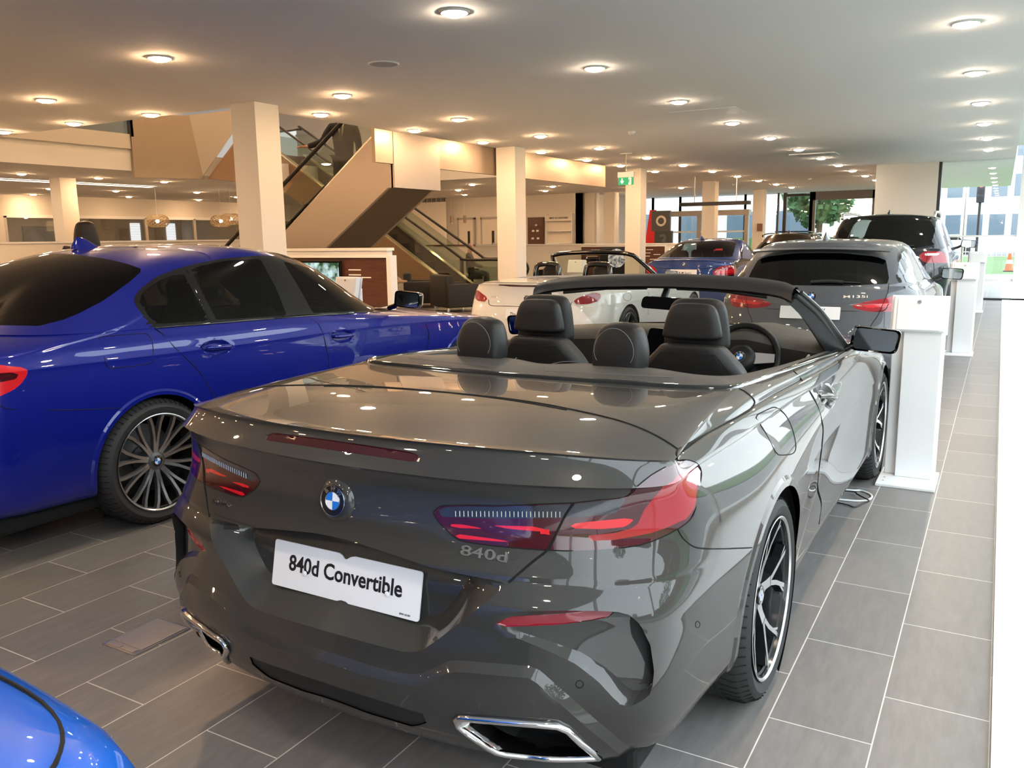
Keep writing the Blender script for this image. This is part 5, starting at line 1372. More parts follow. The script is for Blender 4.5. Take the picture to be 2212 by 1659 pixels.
def room():
    st(G().box(-34, .95, -7, 34, -.12, 0), 'floor', tile_mat())
    st(G().box(.08, .95, -7, 21.2, 0, .012), 'trim_1', mat('white sill stone', (.86, .86, .85), .3))
    # ceiling slabs round the escalator void
    for i, (x0, x1, y0, y1) in enumerate(((-7.65, .11, -7, 34), (-28, -7.65, -7, 7.1), (-34, -16.2, 7.1, 34), (-16.2, -9.6, 18.8, 34), (-9.6, -7.65, 17.4, 34))):
        st(G().box(x0, x1, y0, y1, 3.0, 3.45), 'ceiling', CEILP)
    st(G().box(.11, 1.0, -7, 21.2, 3.25, 3.45), 'ceiling', CEILP)
    st(G().box(-34, -6, 6, 34, 7.0, 7.1), 'ceiling', CEILP)      # upper storey
    # walls
    st(G().box(-34, .95, -7.2, -7, 0, 3.45), 'wall_back', mat('dark wall for reflections', (.07, .07, .072), .6))  # unseen wall made dark so the car tails reflect dark
    st(G().box(-34, -26.5, 27.5, 27.7, 0, 3.0), 'wall_far', WALLP)
    st(G().box(-34, -26.5, 13.0, 13.2, 0, 3.0), 'wall_far', WALLP)
    st(G().box(-34.2, -34, -7, 34, 0, 7), 'wall_left', WALLP)
    st(G().box(-26.6, -26.5, -7, 27.5, 2.33, 3.0), 'wall_left', WALLP)
    st(G().box(-26.6, -26.4, -7, 14.9, 0, 3.0), 'wall_left', WALLP)
    st(G().box(-26.5, -13.0, 27.5, 27.7, 0, 3.0), 'wall_far', WALLP)
    st(G().box(-13.2, -13.0, 27.5, 33.2, 0, 3.0), 'wall_far', WALLP)
    st(G().box(-2.45, -1.33, 21.15, 21.6, 0, 3.25), 'wall_right', WALLP)
    st(G().box(-2.6, -2.45, 21.15, 34, 0, 3.25), 'wall_right', WALLP)
    st(G().box(-16.3, -16.15, 7.1, 11.95, 3.45, 3.75), 'wall_upper', WALLP)
    st(G().box(-28, -6, 33.9, 34, 3.45, 7), 'wall_upper', WALLP)
    st(G().box(-28, -6, 5.9, 6.0, 3.45, 7), 'wall_upper', WALLP)  # unseen wall added to keep sky light out of the void
    st(G().box(-6.1, -6, 6, 34, 3.45, 7), 'wall_upper', WALLP)  # also added unseen, stops sky light leaking in over the slab
    st(G().box(-28, -15, 27.5, 27.6, 3.45, 7), 'wall_upper', WALLP)
    # columns
    for k in range(5): st(G().box(-7.6, -7.23, 6.94 + 5.77 * k, 7.30 + 5.77 * k, 0, 3.0), 'column', WALLP)
    for x, y in ((-19.2, 12.3), (-12.75, 27.9), (-12.0, 27.9), (-13.4, 9.5)): 
        if x != -13.4: st(G().box(x - .2, x + .2, y - .2, y + .2, 0, 3.0), 'column', WALLP)
    st(G().box(-14.4, -14.05, 15.2, 15.5, 0, 3.0), 'column', WALLP) if False else None
    # right glazing
    for i in range(10):
        y0 = -6.8 + 2.8 * i
        fr = thing('window_%d' % (i + 1), kind='structure')
        G().box(.93, .97, y0, y0 + 2.8, .1, 3.2).build('pane', GLASSW, fr)
        G().box(.9, 1.0, y0 - .03, y0 + .03, 0, 3.25).build('window_frame', WHITEP if y0 < 20 else DARKMET, fr)
        G().box(.9, 1.0, y0, y0 + 2.8, .0, .1).build('window_frame', WHITEP, fr)
    # far right window, in line with the pier
    fr = thing('window_11', kind='structure')
    G().box(-1.28, .9, 21.28, 21.30, .02, 3.2).build('pane', GLASSW, fr)
    G().box(-1.33, -1.27, 21.2, 21.34, 0, 3.25).build('window_frame', DARKMET, fr)
    G().box(-1.3, .95, 21.2, 21.36, -.02, .04).build('window_frame', DARKMET, fr)
    G().box(.25, .95, 21.2, 21.36, 0, 3.25).build('window_frame', WHITEP, fr)
    G().box(-1.3, .95, 21.24, 21.32, .40, .46).build('window_frame', WHITEP, fr)
    G().box(-1.3, .95, 21.24, 21.32, 1.36, 1.40).build('window_frame', WHITEP, fr)
    # end glazing
    y = 33.2
    def pane(n, x0, x1, z0=.05, z1=2.98, fm=DARKMET, fw=.06, tr=None, hdr=0):
        f = thing('window_%d' % n, kind='structure')
        G().box(x0, x1, y, y + .02, z0, z1).build('pane', GLASSW, f)
        g = G().box(x0 - fw / 2, x0 + fw / 2, y - .06, y + .08, 0, 3.0).box(x1 - fw / 2, x1 + fw / 2, y - .06, y + .08, 0, 3.0)
        for z in (tr or ()): g.box(x0, x1, y - .03, y + .05, z - .04, z + .04)
        if hdr: g.box(x0, x1, y - .06, y + .08, 3.0 - hdr, 3.0)
        g.build('window_frame', fm, f)
    GREYF = mat('grey brown frame', (.20, .18, .165), .5)
    pane(12, -13.0, -12.45); pane(13, -12.45, -11.3); pane(14, -11.3, -9.9); pane(15, -9.9, -8.7); pane(16, -8.7, -7.45)
    pane(17, -7.2, -6.25, tr=(2.9,), fw=.12); pane(18, -6.2, -4.05, fm=GREYF, fw=.2, hdr=.30); pane(19, -3.95, -2.6, fm=GREYF, fw=.2, hdr=.30)
    # sliding entrance door
    d = thing('door_1', kind='structure')
    FR = mat('beige door frame', (.42, .38, .33), .45, .3)
    G().box(-12.2, -8.4, 32.6, 33.0, 2.22, 2.42).build('door_header', FR, d)
    for x in (-12.15, -10.35, -10.05, -8.5): G().box(x - .07, x + .07, 32.65, 32.9, 0, 2.22).build('door_frame', FR, d)
    G().box(-12.1, -10.4, 32.76, 32.78, .05, 2.2).build('pane', GLASSW, d); G().box(-10.0, -8.5, 32.76, 32.78, .05, 2.2).build('pane', GLASSW, d)
    G().box(-12.1, -8.5, 32.72, 32.80, 1.58, 1.64).build('push_bar', WHITEP, d)
    # inner doors in the far wall
    for i, (x0, x1) in enumerate(((-18.1, -17.45), (-17.05, -16.35))):
        d = thing('door_%d' % (i + 2), kind='structure')
        G().box(x0, x1, 27.40, 27.5, 0, 2.18).build('door_leaf', mat('pale door', (.72, .66, .58), .5), d)
        G().box(x0 - .06, x0, 27.38, 27.5, 0, 2.24).box(x1, x1 + .06, 27.38, 27.5, 0, 2.24).box(x0 - .06, x1 + .06, 27.38, 27.5, 2.18, 2.26).build('door_frame', mat('grey door frame', (.45, .42, .38), .5), d)
        G().box((x0 + x1) / 2 + .08, (x0 + x1) / 2 + .18, 27.385, 27.4, 1.1, 1.75).build('vision_panel', INK, d)
        G().box(x0 + .5, x0 + .53, 27.33, 27.4, .9, 1.3).build('pull_handle', SATIN, d)
    # shop-front band in the left wall
    fr = thing('window_20', kind='structure')
    G().box(-26.5, -26.46, 14.9, 27.5, .05, 2.33).build('pane', glassy('dim glass', (.75, .75, .72), .1), fr)
    for yy in (14.95, 17.2, 19.9, 22.0, 24.5): G().box(-26.55, -26.42, yy - .05, yy + .05, 0, 2.35).build('window_frame', mat('pale metal', (.55, .53, .5), .4, .5), fr)
    G().box(-26.55, -26.42, 14.9, 27.5, 2.30, 2.40).build('window_frame', WHITEP, fr)
    # upper storey edge: glass and metal
    fr = thing('window_21', kind='structure')
    G().box(-16.24, -16.22, 7.1, 11.95, 3.75, 4.75).build('pane', GLASSB, fr)
    G().tube([(-16.23, 7.1, 4.78), (-16.23, 11.95, 4.78)], .02).build('rail', DARKMET, fr)
    st(G().box(-16.22, -16.12, 11.95, 12.02, 3.7, 4.9), 'trim_2', DARKMET)
    st(G().prism([(-16.2, 11.96, 2.86), (-16.2, 13.77, 2.92), (-16.2, 13.5, 4.3), (-16.2, 11.96, 4.15)], (.08, 0, 0)), 'trim_3', mat('metal cladding dull face', (.46, .38, .30), .5, .6))
    st(G().prism([(-16.2, 13.5, 4.3), (-16.2, 13.78, 2.93), (-15.8, 15.0, 4.6)], (.06, -.06, 0)), 'trim_4', mat('metal cladding bright face', (.62, .56, .48), .45, .5))  # same metal block; this face's brightness is put into the colour
    st(G().prism([(-16.0, 13.78, 2.92), (-15.8, 15.2, 4.55), (-15.8, 15.2, 2.85)], (.06, 0, 0)), 'trim_5', mat('brown metal cladding', (.36, .23, .15), .5, .4))
    # warm light cove over the left area
    cl = thing('cove_light', 'long white linear ceiling light over the far left area', 'light', (-20.3, 11.5, 2.99))
    G().box(-.14, .14, -4.5, 4.1, -.012, 0).build('diffuser', mat('cove glow', (1, 1, 1), emit=(1, .87, .68), es=5), cl)
    G().box(-.18, -.14, -4.5, 4.1, -.02, .005).box(.14, .18, -4.5, 4.1, -.02, .005).build('frame', WHITEP, cl)
room()
# ---------------------------------------------------------------- downlights
def lights():
    glow = mat('warm downlight glow', (1, 1, 1), emit=(1, .62, .33), es=LAMP)
    glow2 = mat('neutral downlight glow', (1, 1, 1), emit=(1, .80, .60), es=LAMP * .62)
    ringm = mat('downlight ring', (.85, .84, .82), .4)
    gd = G().lathe([(0, -.036), (.045, -.032), (.072, -.022), (.085, -.009), (.088, -.002)], 24); fr = G().lathe([(.088, -.004), (.09, -.012), (.102, -.010), (.106, 0)], 24)
    proto = {}
    def put(x, y, label, group, z=3.0):
        kd = x > -4
        if kd not in proto:
            t = thing('ceiling_light', label, 'ceiling light', (x, y, z), 0, group)
            gd.build('diffuser', glow2 if kd else glow, t, recalc=False); fr.build('frame', ringm, t, 60); proto[kd] = t
        else:
            t = copytree(proto[kd]); t.location = (x, y, z); t['label'] = label; t['group'] = group
    A = 'round white downlight in the row along the window edge of the ceiling'
    for k in range(-4, 7): put(-.35, 5.09 + 2.262 * k, A, 'downlights along the window')
    for y in (5.05, 7.34, 9.66, 11.9, 14.08, 16.3, 18.48, 20.61, 22.66, 24.92, 27.1, 29.3, 2.8, .5, -1.8, -4.1): put(-3.33, y, 'round downlight in the middle row above the cars', 'downlights above the cars')
    for y in (4.91, 7.17, 9.4, 11.64, 13.81, 16.08, 18.27, 20.44, 22.66, 24.9, 27.1, 29.3, 2.65, .4, -1.85, -4.1): put(-6.17, y, 'round downlight in the row before the columns', 'downlights before the columns')
    for y in (8.07, 9.98, 11.81, 13.79, 15.74, 17.47, 19.58): put(-7.30, y, 'small downlight on the ceiling edge beside the escalators', 'downlights on the void edge')
    for x, y in ((-8.92, 5.62), (-8.93, 6.92), (-10.35, 6.86), (-11.84, 6.82), (-9.0, 2.6), (-9.0, .3), (-9, -2), (-12, 4.6), (-12, 2.3), (-12, 0), (-15, 4.6), (-15, 2.3), (-9, -4.2), (-12, -2.2), (-15, 0), (-14.9, 6.8), (-13.3, 6.8)): put(x, y, 'round downlight in the warm ceiling on the left', 'downlights on the left')
    for x, y in ((-18.56, 10.97), (-18.47, 12.73), (-18.43, 14.51), (-22.95, 14.3), (-22.67, 16.14), (-21.65, 18.19), (-25.9, 15.6), (-20, 21), (-23, 21), (-25.2, 18.4), (-18.5, 8.5), (-18.5, 5), (-22, 8.5), (-22, 5), (-25, 8.5), (-25.3, 11.8), (-21.9, 11.8), (-17.6, 18.2), (-18.5, 2), (-22, 2), (-17.5, 16.4), (-25.4, 21.4), (-29, 16), (-29, 19), (-29, 22), (-29, 25), (-32, 17), (-32, 21), (-25.4, 24.5), (-22.5, 24.4), (-19.8, 24.6)): put(x, y, 'small downlight in the far left ceiling, in a set partly added for brightness', 'downlights far left')  # later entries added to light this area and the room behind the glass
    for x, y in ((-10.21, 20.88), (-11.81, 20.44), (-13.22, 20.76), (-15.05, 22.81), (-9.0, 22.9), (-11.9, 23.2), (-10.3, 25.5), (-13.2, 25.2), (-9.1, 26.8), (-11.5, 28.6), (-9.0, 30.2), (-16.5, 25.4), (-18.3, 24.6)): put(x, y, 'small downlight in the far ceiling beyond the escalators', 'downlights beyond the escalators')
    for x, y in [(a, b) for a in (-9, -11.5, -14, -16.5, -19.5) for b in (8, 10.5, 13, 15.5, 18, 21, 25)]: put(x, y, 'added downlight in the unseen upper storey ceiling, brightening the escalator void', 'added upper storey downlights', 6.995)  # unseen lamps added to brighten the escalator void
LAMP = 290.0
lights()
# ---------------------------------------------------------------- stands, hatch, cables, devices
def stand(x, y, label, rz=0.0):
    t = thing('display_stand', label, 'display stand', (x, y, 0), rz, 'white display stands')
    WH = mat('stand white', (.80, .81, .82), .4)
    G().rbox(-.16, .16, -.21, .21, .0, .018, .004).build('base_plate', WH, t)
    g = G().rbox(-.14, .145, .05, .085, .018, 1.0, .006); g.build('back_panel', WH, t)
    G().rbox(-.075, .13, .0, .052, .018, .93, .004).build('post', WH, t)
    h = G().rbox(-.14, .14, -.03, .035, -.105, .105, .008).build('head_box', WH, t)
    h.matrix_local = Matrix.Translation((.0, .015, 1.01)) @ Matrix.Rotation(math.radians(-14), 4, 'X')
    G().rbox(-.118, .118, -.036, -.028, -.10, .088, .004).build('lid', mat('stand lid white', (.74, .755, .76), .42), h)
    lk = G().lathe([(0, .0), (.010, .0), (.012, .006)], 16, 'y', o=(0, -.042, .068)); lk.build('lock', CHROME, h, 40)
    G().box(-.155, .155, .036, .044, -.11, .12).build('screen_back', WH, h)
    G().lathe([(0, .0185), (.006, .0185), (.006, .017)], 10, o=(-.125, -.13, 0)).build('floor_bolt', STEEL, t); G().lathe([(0, .0185), (.006, .0185), (.006, .017)], 10, o=(-.125, -.05, 0)).build('floor_bolt', STEEL, t)
    return t
s1 = stand(-.394, 5.48, 'nearest white display stand, standing beside the open convertible')
for x, y, lb in ((-.37, 11.62, 'white display stand beside the grey hatchback, second from the front'), (-.38, 17.9, 'white display stand beside the dark SUV, farthest along the window'), (-5.75, 6.6, 'white display stand seen through the front window of the blue saloon'), (-5.95, 12.4, 'white display stand seen through the windscreen of the white roadster')):
    c = copytree(s1); c.location = (x, y, 0); c['label'] = lb
def small_things():
    h = thing('floor_box', 'rectangular metal floor box set in the tiles beside the rear bumper', 'floor box', (-2.735, 1.905, .0))
    PLT = mat('pale anodised plate', (.62, .55, .47), .38, .85)
    G().rbox(-.095, .095, -.125, .125, .0, .004, .001).build('frame', SATIN, h)
    G().rbox(-.085, .085, -.085, .115, .004, .007, .001).build('lid', PLT, h)
    G().rbox(-.08, -.005, -.118, -.095, .004, .0075, .001).build('cable_flap', PLT, h); G().rbox(.0, .075, -.118, -.095, .004, .0075, .001).build('cable_flap', PLT, h)
    tag(G().tube(dens([(-.90, 5.05, .006), (-.665, 5.09, .006), (-.608, 5.11, .006), (-.552, 5.057, .006), (-.538, 4.986, .006), (-.57, 4.912, .006), (-.66, 4.88, .006), (-.9, 4.86, .006)], 6), .0055, 8).build('white_cable', mat('white cable', (.75, .76, .76), .5), None, 60), 'white cable looped on the tiles beside the open convertible', 'cable')
    tag(G().tube(dens([(-.9, 4.98, .016), (-.652, 5.03, .016), (-.62, 5.0, .016), (-.588, 4.959, .016), (-.539, 4.895, .016), (-.56, 4.87, .007), (-.597, 4.77, .007), (-.66, 4.80, .007), (-.9, 4.84, .007)], 6), .004, 8).build('black_cable', mat('black cable', (.012, .012, .012), .5), None, 60), 'thin black cable on the tiles beside the open convertible', 'cable')
    sp_ = thing('ceiling_speaker', 'round grey speaker flush in the near ceiling', 'speaker', (-4.80, 6.14, 3.0))
    G().lathe([(0, -.006), (.12, -.006)], 32).build('grille', mat('speaker mesh', (.52, .51, .49), .8), sp_, recalc=False); G().lathe([(.12, -.006), (.125, -.010), (.135, -.008), (.138, 0)], 32).build('rim', mat('downlight ring', (.85, .84, .82), .4), sp_, 60)
    for x, y, lb in ((-4.84, 11.99, 'white smoke detector on the ceiling before the exit sign'), (-4.77, 24.96, 'smoke detector on the far ceiling above the dark SUV'), (-7.2, 26.1, 'smoke detector on the far ceiling near the entrance')):
        d = thing('smoke_detector', lb, 'smoke detector', (x, y, 3.0), 0, 'smoke detectors')
        G().lathe([(0, -.05), (.03, -.05), (.04, -.035), (.05, -.02), (.055, -.0)], 20).build('housing', WHITEP, d, 60); G().lathe([(.041, -.034), (.043, -.026)], 20).build('vent_ring', GAP, d)
    for x, y, lb in ((-3.28, 17.5, 'square white air conditioning panel in the ceiling above the hatchback'), (-3.32, 10.75, 'flush white access panel in the ceiling')):
        a = thing('ceiling_panel', lb, 'ceiling panel', (x, y, 3.0))
        G().rbox(-.42, .42, -.3, .3, -.02 if y > 12 else -.003, 0, .001).build('cover', mat('panel white', (.86, .86, .85), .5), a)
        if y > 12: G().box(-.3, .3, -.2, .2, -.022, -.019).build('vane', mat('vane grey', (.6, .6, .58), .6), a)
    # exit sign
    e = thing('exit_sign', 'green hanging exit sign with white arrow and running figure', 'exit sign', (-6.16, 15.0, 0))
    GREEN = mat('exit green', (.005, .16, .06), .4, emit=(.01, .42, .16), es=.55); SW = mat('exit white', (.9, .95, .9), .4, emit=(.9, 1, .9), es=.6)
    G().box(-.16, .16, -.02, .02, 2.565, 2.66).build('housing', WHITEP, e)
    p = G().box(-.15, .15, -.008, .008, 2.425, 2.565).build('sign_panel', GREEN, e)
    ar = G().prism([(-.085, -.0095, 2.545), (-.065, -.0095, 2.545), (-.065, -.0095, 2.49), (-.045, -.0095, 2.51), (-.045, -.0095, 2.485), (-.075, -.0095, 2.445), (-.105, -.0095, 2.485), (-.105, -.0095, 2.51), (-.085, -.0095, 2.49)], (0, .001, 0)); ar.build('arrow', SW, p)
    mn = G().prism([(.055, -.0095, 2.555), (.105, -.0095, 2.555), (.105, -.0095, 2.432), (.055, -.0095, 2.432)], (0, .001, 0)); mn.build('doorway', SW, p)
    fg = G().lathe([(0, 0), (.011, 0)], 12, 'y', o=(.075, -.0105, 2.538)).tube([(.072, -.0105, 2.525), (.062, -.0105, 2.487)], .009, 6).tube([(.062, -.0105, 2.487), (.082, -.0105, 2.468), (.078, -.0105, 2.44)], .006, 6).tube([(.062, -.0105, 2.487), (.05, -.0105, 2.462), (.03, -.0105, 2.455)], .006, 6).tube([(.072, -.0105, 2.52), (.093, -.0105, 2.505), (.1, -.0105, 2.515)], .005, 6).tube([(.07, -.0105, 2.52), (.05, -.0105, 2.512), (.042, -.0105, 2.495)], .005, 6)
    fg.build('running_figure', GREEN, p)
    G().tube([(0, 0, 2.66), (0, 0, 3.0)], .006, 6).build('hanging_rod', SATIN, e); G().box(-.12, .12, -.02, .02, 2.985, 3.0).build('ceiling_plate', WHITEP, e)
    # partitions
    lw = thing('low_wall', 'white low wall behind the walnut partition at the escalators', 'low wall', (-8.3, 9.62, 0))
    G().box(-2.6, .76, -.06, .06, 0, 1.33).build('wall_panel', WHITEP, lw); G().box(-2.6, .78, -.08, .08, 1.33, 1.37).build('cap', WHITEP, lw)
    pt = thing('walnut_partition', 'walnut partition with white edges, right of the blue saloon', 'partition', (-8.2, 9.3, 0))
    G().box(-1.6, .90, -.04, .04, .05, 1.24).build('wood_panel', WALNUT, pt)
    f = G().box(.90, .97, -.07, .07, 0, 1.27).box(-1.67, -1.6, -.07, .07, 0, 1.27).box(-1.6, .9, -.07, .07, 1.24, 1.27); f.build('frame', WHITEP, pt)
    sl = mat('pale inlay', (.9, .88, .85), .3)  # slots are plain pale inlays
    for x0, x1, z in ((.2, .42, 1.07), (.2, .42, 1.0), (.25, .6, .965), (.2, .42, .93)): G().box(x0, x1, -.046, -.038, z - .008, z + .008).build('slot_inlay', sl, pt)
    tv = thing('wall_screen', 'dark television on the walnut partition showing a leafy scene', 'screen', (-8.45, 9.22, 1.0)); G().rbox(-.5, .35, -.02, .02, -.25, .2, .01).build('bezel', GLOSSBLACK, tv)
    im = mat('leafy picture', (.1, .1, .1), .3); b = im.node_tree.nodes['Principled BSDF']; tcn = N(im, 'ShaderNodeTexCoord'); nz = N(im, 'ShaderNodeTexNoise', i_Scale=9.0, i_Detail=6.0); rr = N(im, 'ShaderNodeValToRGB'); rr.color_ramp.elements[0].color = (.01, .05, .02, 1); rr.color_ramp.elements[1].color = (.35, .6, .75, 1); rr.color_ramp.elements[0].position = .4; rr.color_ramp.elements[1].position = .62
    L(im, tcn.outputs['Object'], nz.inputs['Vector']); L(im, nz.outputs['Fac'], rr.inputs[0]); L(im, rr.outputs[0], b.inputs['Base Color']); L(im, rr.outputs[0], b.inputs['Emission Color']); b.inputs['Emission Strength'].default_value = .5
    G().box(-.47, .32, -.024, -.02, -.22, .17).build('display', im, tv)
    # far half wall with walnut inlay and a screen
    hw = thing('half_wall', 'cream half wall behind the white roadster and blue coupe', 'half wall', (-9.3, 20.5, 0))
    G().box(-3.6, 2.4, -.08, .08, 0, 1.27).build('wall_panel', WALLP, hw); G().box(-3.62, 2.42, -.1, .1, 1.27, 1.30).build('cap', WHITEP, hw)
    for x0, x1, lb in ((-9.6, -8.42, 'walnut panel with pale slots on the half wall, behind the roadster'), (-7.95, -7.30, 'walnut panel with pale slots on the half wall, beside the blue coupe')):
        w_ = thing('walnut_panel', lb, 'wood panel', ((x0 + x1) / 2, 20.38, 0)); d = (x1 - x0) / 2
        G().box(-d, d, -.03, .03, .05, 1.22).build('wood_board', WALNUT, w_); G().box(d, d + .03, -.04, .04, .03, 1.25).box(-d, d, -.04, .04, 1.22, 1.25).build('frame', WHITEP, w_)
        for k, (a, z) in enumerate(((-.5, 1.14), (-.7, 1.06), (.1, 1.02), (-.75, .98), (-.2, .90), (.3, .84))): G().box(a * d, (a + .55) * d if a < .4 else d * .9, -.036, -.028, z - .008, z + .008).build('slot_inlay', sl, w_)
    sc = thing('globe_screen', 'dark screen with a round pale globe, on the half wall by the column', 'screen', (-8.62, 20.30, .95)); G().rbox(-.42, .28, -.03, .03, -.6, .27, .01).build('bezel', mat('screen navy', (.012, .015, .022), .2, coat=1.0), sc)
    gm = mat('globe picture', (.3, .35, .4), .4); b = gm.node_tree.nodes['Principled BSDF']; tcn = N(gm, 'ShaderNodeTexCoord'); nz = N(gm, 'ShaderNodeTexNoise', i_Scale=14.0, i_Detail=5.0); rr = N(gm, 'ShaderNodeValToRGB'); rr.color_ramp.elements[0].color = (.1, .14, .2, 1); rr.color_ramp.elements[1].color = (.75, .78, .82, 1); rr.color_ramp.elements[0].position = .4; rr.color_ramp.elements[1].position = .6
    L(gm, tcn.outputs['Object'], nz.inputs['Vector']); L(gm, nz.outputs['Fac'], rr.inputs[0]); L(gm, rr.outputs[0], b.inputs['Base Color']); L(gm, rr.outputs[0], b.inputs['Emission Color']); b.inputs['Emission Strength'].default_value = .35
    G().lathe([(0, -.035), (.24, -.035), (.24, -.03)], 32, 'y', o=(.06, 0, -.02)).build('globe_image', gm, sc)
    # left partition
    pw = thing('low_wall', 'long cream low wall on the far left behind the dark-haired person', 'low wall', (-14.6, 8.5, 0))
    G().box(-.08, .08, -4, 5.0, 0, 1.5).build('wall_panel', WALLP, pw); G().box(-.1, .1, -4.02, 5.02, 1.5, 1.53).build('cap', WHITEP, pw)
    # accessories wall
    pb = thing('accessory_board', 'walnut board with four small white accessories on the far wall', 'wall board', (-14.75, 27.42, 1.6)); G().box(-.33, .33, -.03, .03, -.5, .6).build('wood_board', WALNUT, pb)
    for x, z in ((-.1, .12), (.08, .12), (-.12, -.15), (.1, -.15)): G().rbox(x - .05, x + .05, -.05, -.03, z - .04, z + .03, .005).build('white_box', WHITEP, pb)
    sh = thing('accessory_shelf', 'pale shelf unit with an accessories sign on the far wall', 'shelf', (-13.75, 27.35, 0))
    SB = mat('shelf cream', (.74, .69, .62), .5)
    G().box(-.5, .5, .06, .1, .4, 2.2).build('back_panel', SB, sh)
    for z in (.8, 1.25, 1.68): G().box(-.48, .48, -.1, .06, z, z + .03).build('shelf_board', WHITEP, sh)
    G().box(-.5, .5, -.1, .06, 2.05, 2.25).build('sign_board', SB, sh); G().box(.5, .53, -.1, .1, .4, 2.3).box(-.53, -.5, -.1, .1, .4, 2.3).build('side_panel', WHITEP, sh)
    t = text_mesh('BMW ACCESSORIES', .085, .002, 'lettering', INK, sh, bold=.002); t.matrix_local = Matrix.Translation((0, -.103, 2.15)) @ Matrix.Rotation(math.pi / 2, 4, 'X')
    # bar counter
    bc = thing('bar_counter', 'cream bar counter with a thin brown top beyond the escalator', 'counter', (-17.3, 25.0, 0)); G().box(-1.7, 2.2, -.3, .3, 0, 1.22).build('counter_body', WALLP, bc); G().box(-1.75, 2.25, -.35, .35, 1.22, 1.27).build('counter_top', WALNUT, bc)
    for x, y, lb in ((-16.55, 24.6, 'slim cylinder pendant lamp over the bar, left one'), (-16.0, 24.6, 'slim cylinder pendant lamp over the bar, right one')):
        p = thing('cylinder_pendant', lb, 'pendant lamp', (x, y, 3.0), 0, 'cylinder pendants'); G().tube([(0, 0, -.75), (0, 0, 0)], .004, 6).build('cord', SATIN, p); G().lathe([(.045, -1.0), (.05, -1.0), (.05, -.75), (0, -.75)], 20).build('lamp_shade', mat('pendant tan', (.35, .27, .19), .4), p, 60); G().lathe([(0, -.995), (.045, -.995)], 16).build('bulb', mat('bulb glow', (1, 1, 1), emit=(1, .78, .5), es=60), p, recalc=False)
    # vertical blinds
    vb = thing('vertical_blind', 'pale vertical blinds on the far wall beyond the escalator', 'blinds', (-19.2, 26.9, 0)); BL = mat('blind cloth', (.70, .66, .60), .7)
    for k in range(9):
        g = G().box(-.095, .095, -.005, .005, .3, 2.85); o = g.build('slat', BL, vb); o.matrix_local = Matrix.Translation((-1.0 + .22 * k, 0, 0)) @ Matrix.Rotation(.5, 4, 'Z')
        G().box(-1.07 + .22 * k, -.93 + .22 * k, -.03, .03, 2.86, 3.0).build('carrier', mat('carrier grey', (.12, .11, .1), .5), vb)
    # lampshade
    ls = thing('drum_lamp', 'large cream drum lampshade hanging behind the upper escalator rail', 'pendant lamp', (-17.8, 22.2, 2.98)); G().lathe([(.55, -.95), (.5, -.55), (.5, -.55)], 32).build('lamp_shade', mat('cream shade', (.75, .62, .4), .7, emit=(1, .72, .38), es=.6), ls, 60)
    for a in (0, 2.1, 4.2): G().tube([(.45 * math.cos(a), .45 * math.sin(a), -.55), (.1 * math.cos(a), .1 * math.sin(a), 0)], .006, 6).build('cord', WHITEP, ls)
    # woven pendants
    WV = mat('woven cane', (.52, .36, .20), .6)
    for (x, y, z), lb in (((-20, 15.42, 2.06), 'woven cane pendant lamp, left of the trio on the far left'), ((-20, 17.6, 2.08), 'woven cane pendant lamp, middle of the trio on the far left'), ((-20.3, 18.25, 2.15), 'woven cane pendant lamp half hidden by the nearest column')):
        p = thing('woven_pendant', lb, 'pendant lamp', (x, y, z), 0, 'woven pendant lamps'); g = G()
        for k in range(14):
            a = 2 * math.pi * k / 14
            for d in (1, -1): g.tube([(.30 * math.sin(t) ** .6 * math.cos(a + d * (t - 1.57) * .9), .30 * math.sin(t) ** .6 * math.sin(a + d * (t - 1.57) * .9), .17 * math.cos(t)) for t in np.linspace(.25, 2.89, 12)], .008, 4)
        g.build('lamp_shade', WV, p, 60); G().lathe([(0, -.05), (.035, -.035), (.05, 0), (.035, .035), (0, .05)], 12).build('bulb', mat('warm bulb', (1, 1, 1), emit=(1, .8, .5), es=25), p, 60); G().tube([(0, 0, .15), (0, 0, 3.0 - z)], .005, 6).build('cord', WHITEP, p)
    # screens and blinds behind the left glazing
    ps = thing('picture_wall', 'blue and white car photograph behind the far left glass', 'poster', (-33.96, 20.6, 1.75)); pm = mat('car photo', (.3, .34, .4), .4); b = pm.node_tree.nodes['Principled BSDF']; tcn = N(pm, 'ShaderNodeTexCoord'); nz = N(pm, 'ShaderNodeTexNoise', i_Scale=1.6, i_Detail=5.0); rr = N(pm, 'ShaderNodeValToRGB'); rr.color_ramp.elements[0].color = (.03, .04, .06, 1); rr.color_ramp.elements[1].color = (.55, .6, .68, 1); L(pm, tcn.outputs['Object'], nz.inputs['Vector']); L(pm, nz.outputs['Fac'], rr.inputs[0]); L(pm, rr.outputs[0], b.inputs['Base Color'])
    G().box(-.02, .02, -.75, .55, -.5, .45).build('print', pm, ps)
    for yy, lb in ((25.0, 'bright slatted blind behind the far left glass, left one'), (26.9, 'bright slatted blind behind the far left glass, right one')):
        bl = thing('slatted_blind', lb, 'blinds', (-33.94, yy, 1.9), 0, 'slatted blinds'); G().box(-.05, -.04, -.25, .25, -.6, .45).build('lit_window', mat('daylight pane', (1, 1, 1), emit=(.85, .92, 1), es=1.6), bl); g = G()
        for k in range(14): g.box(-.03, .0, -.27, .27, -.6 + k * .076, -.585 + k * .076)
        g.build('slat', mat('slat grey', (.35, .35, .36), .5), bl)
    # red merchandise display and overhead bar
    rd = thing('red_display', 'red slanted merchandise stand with black panels near the entrance', 'display', (-9.2, 24.6, 0)); RED = mat('display red', (.55, .015, .02), .4)
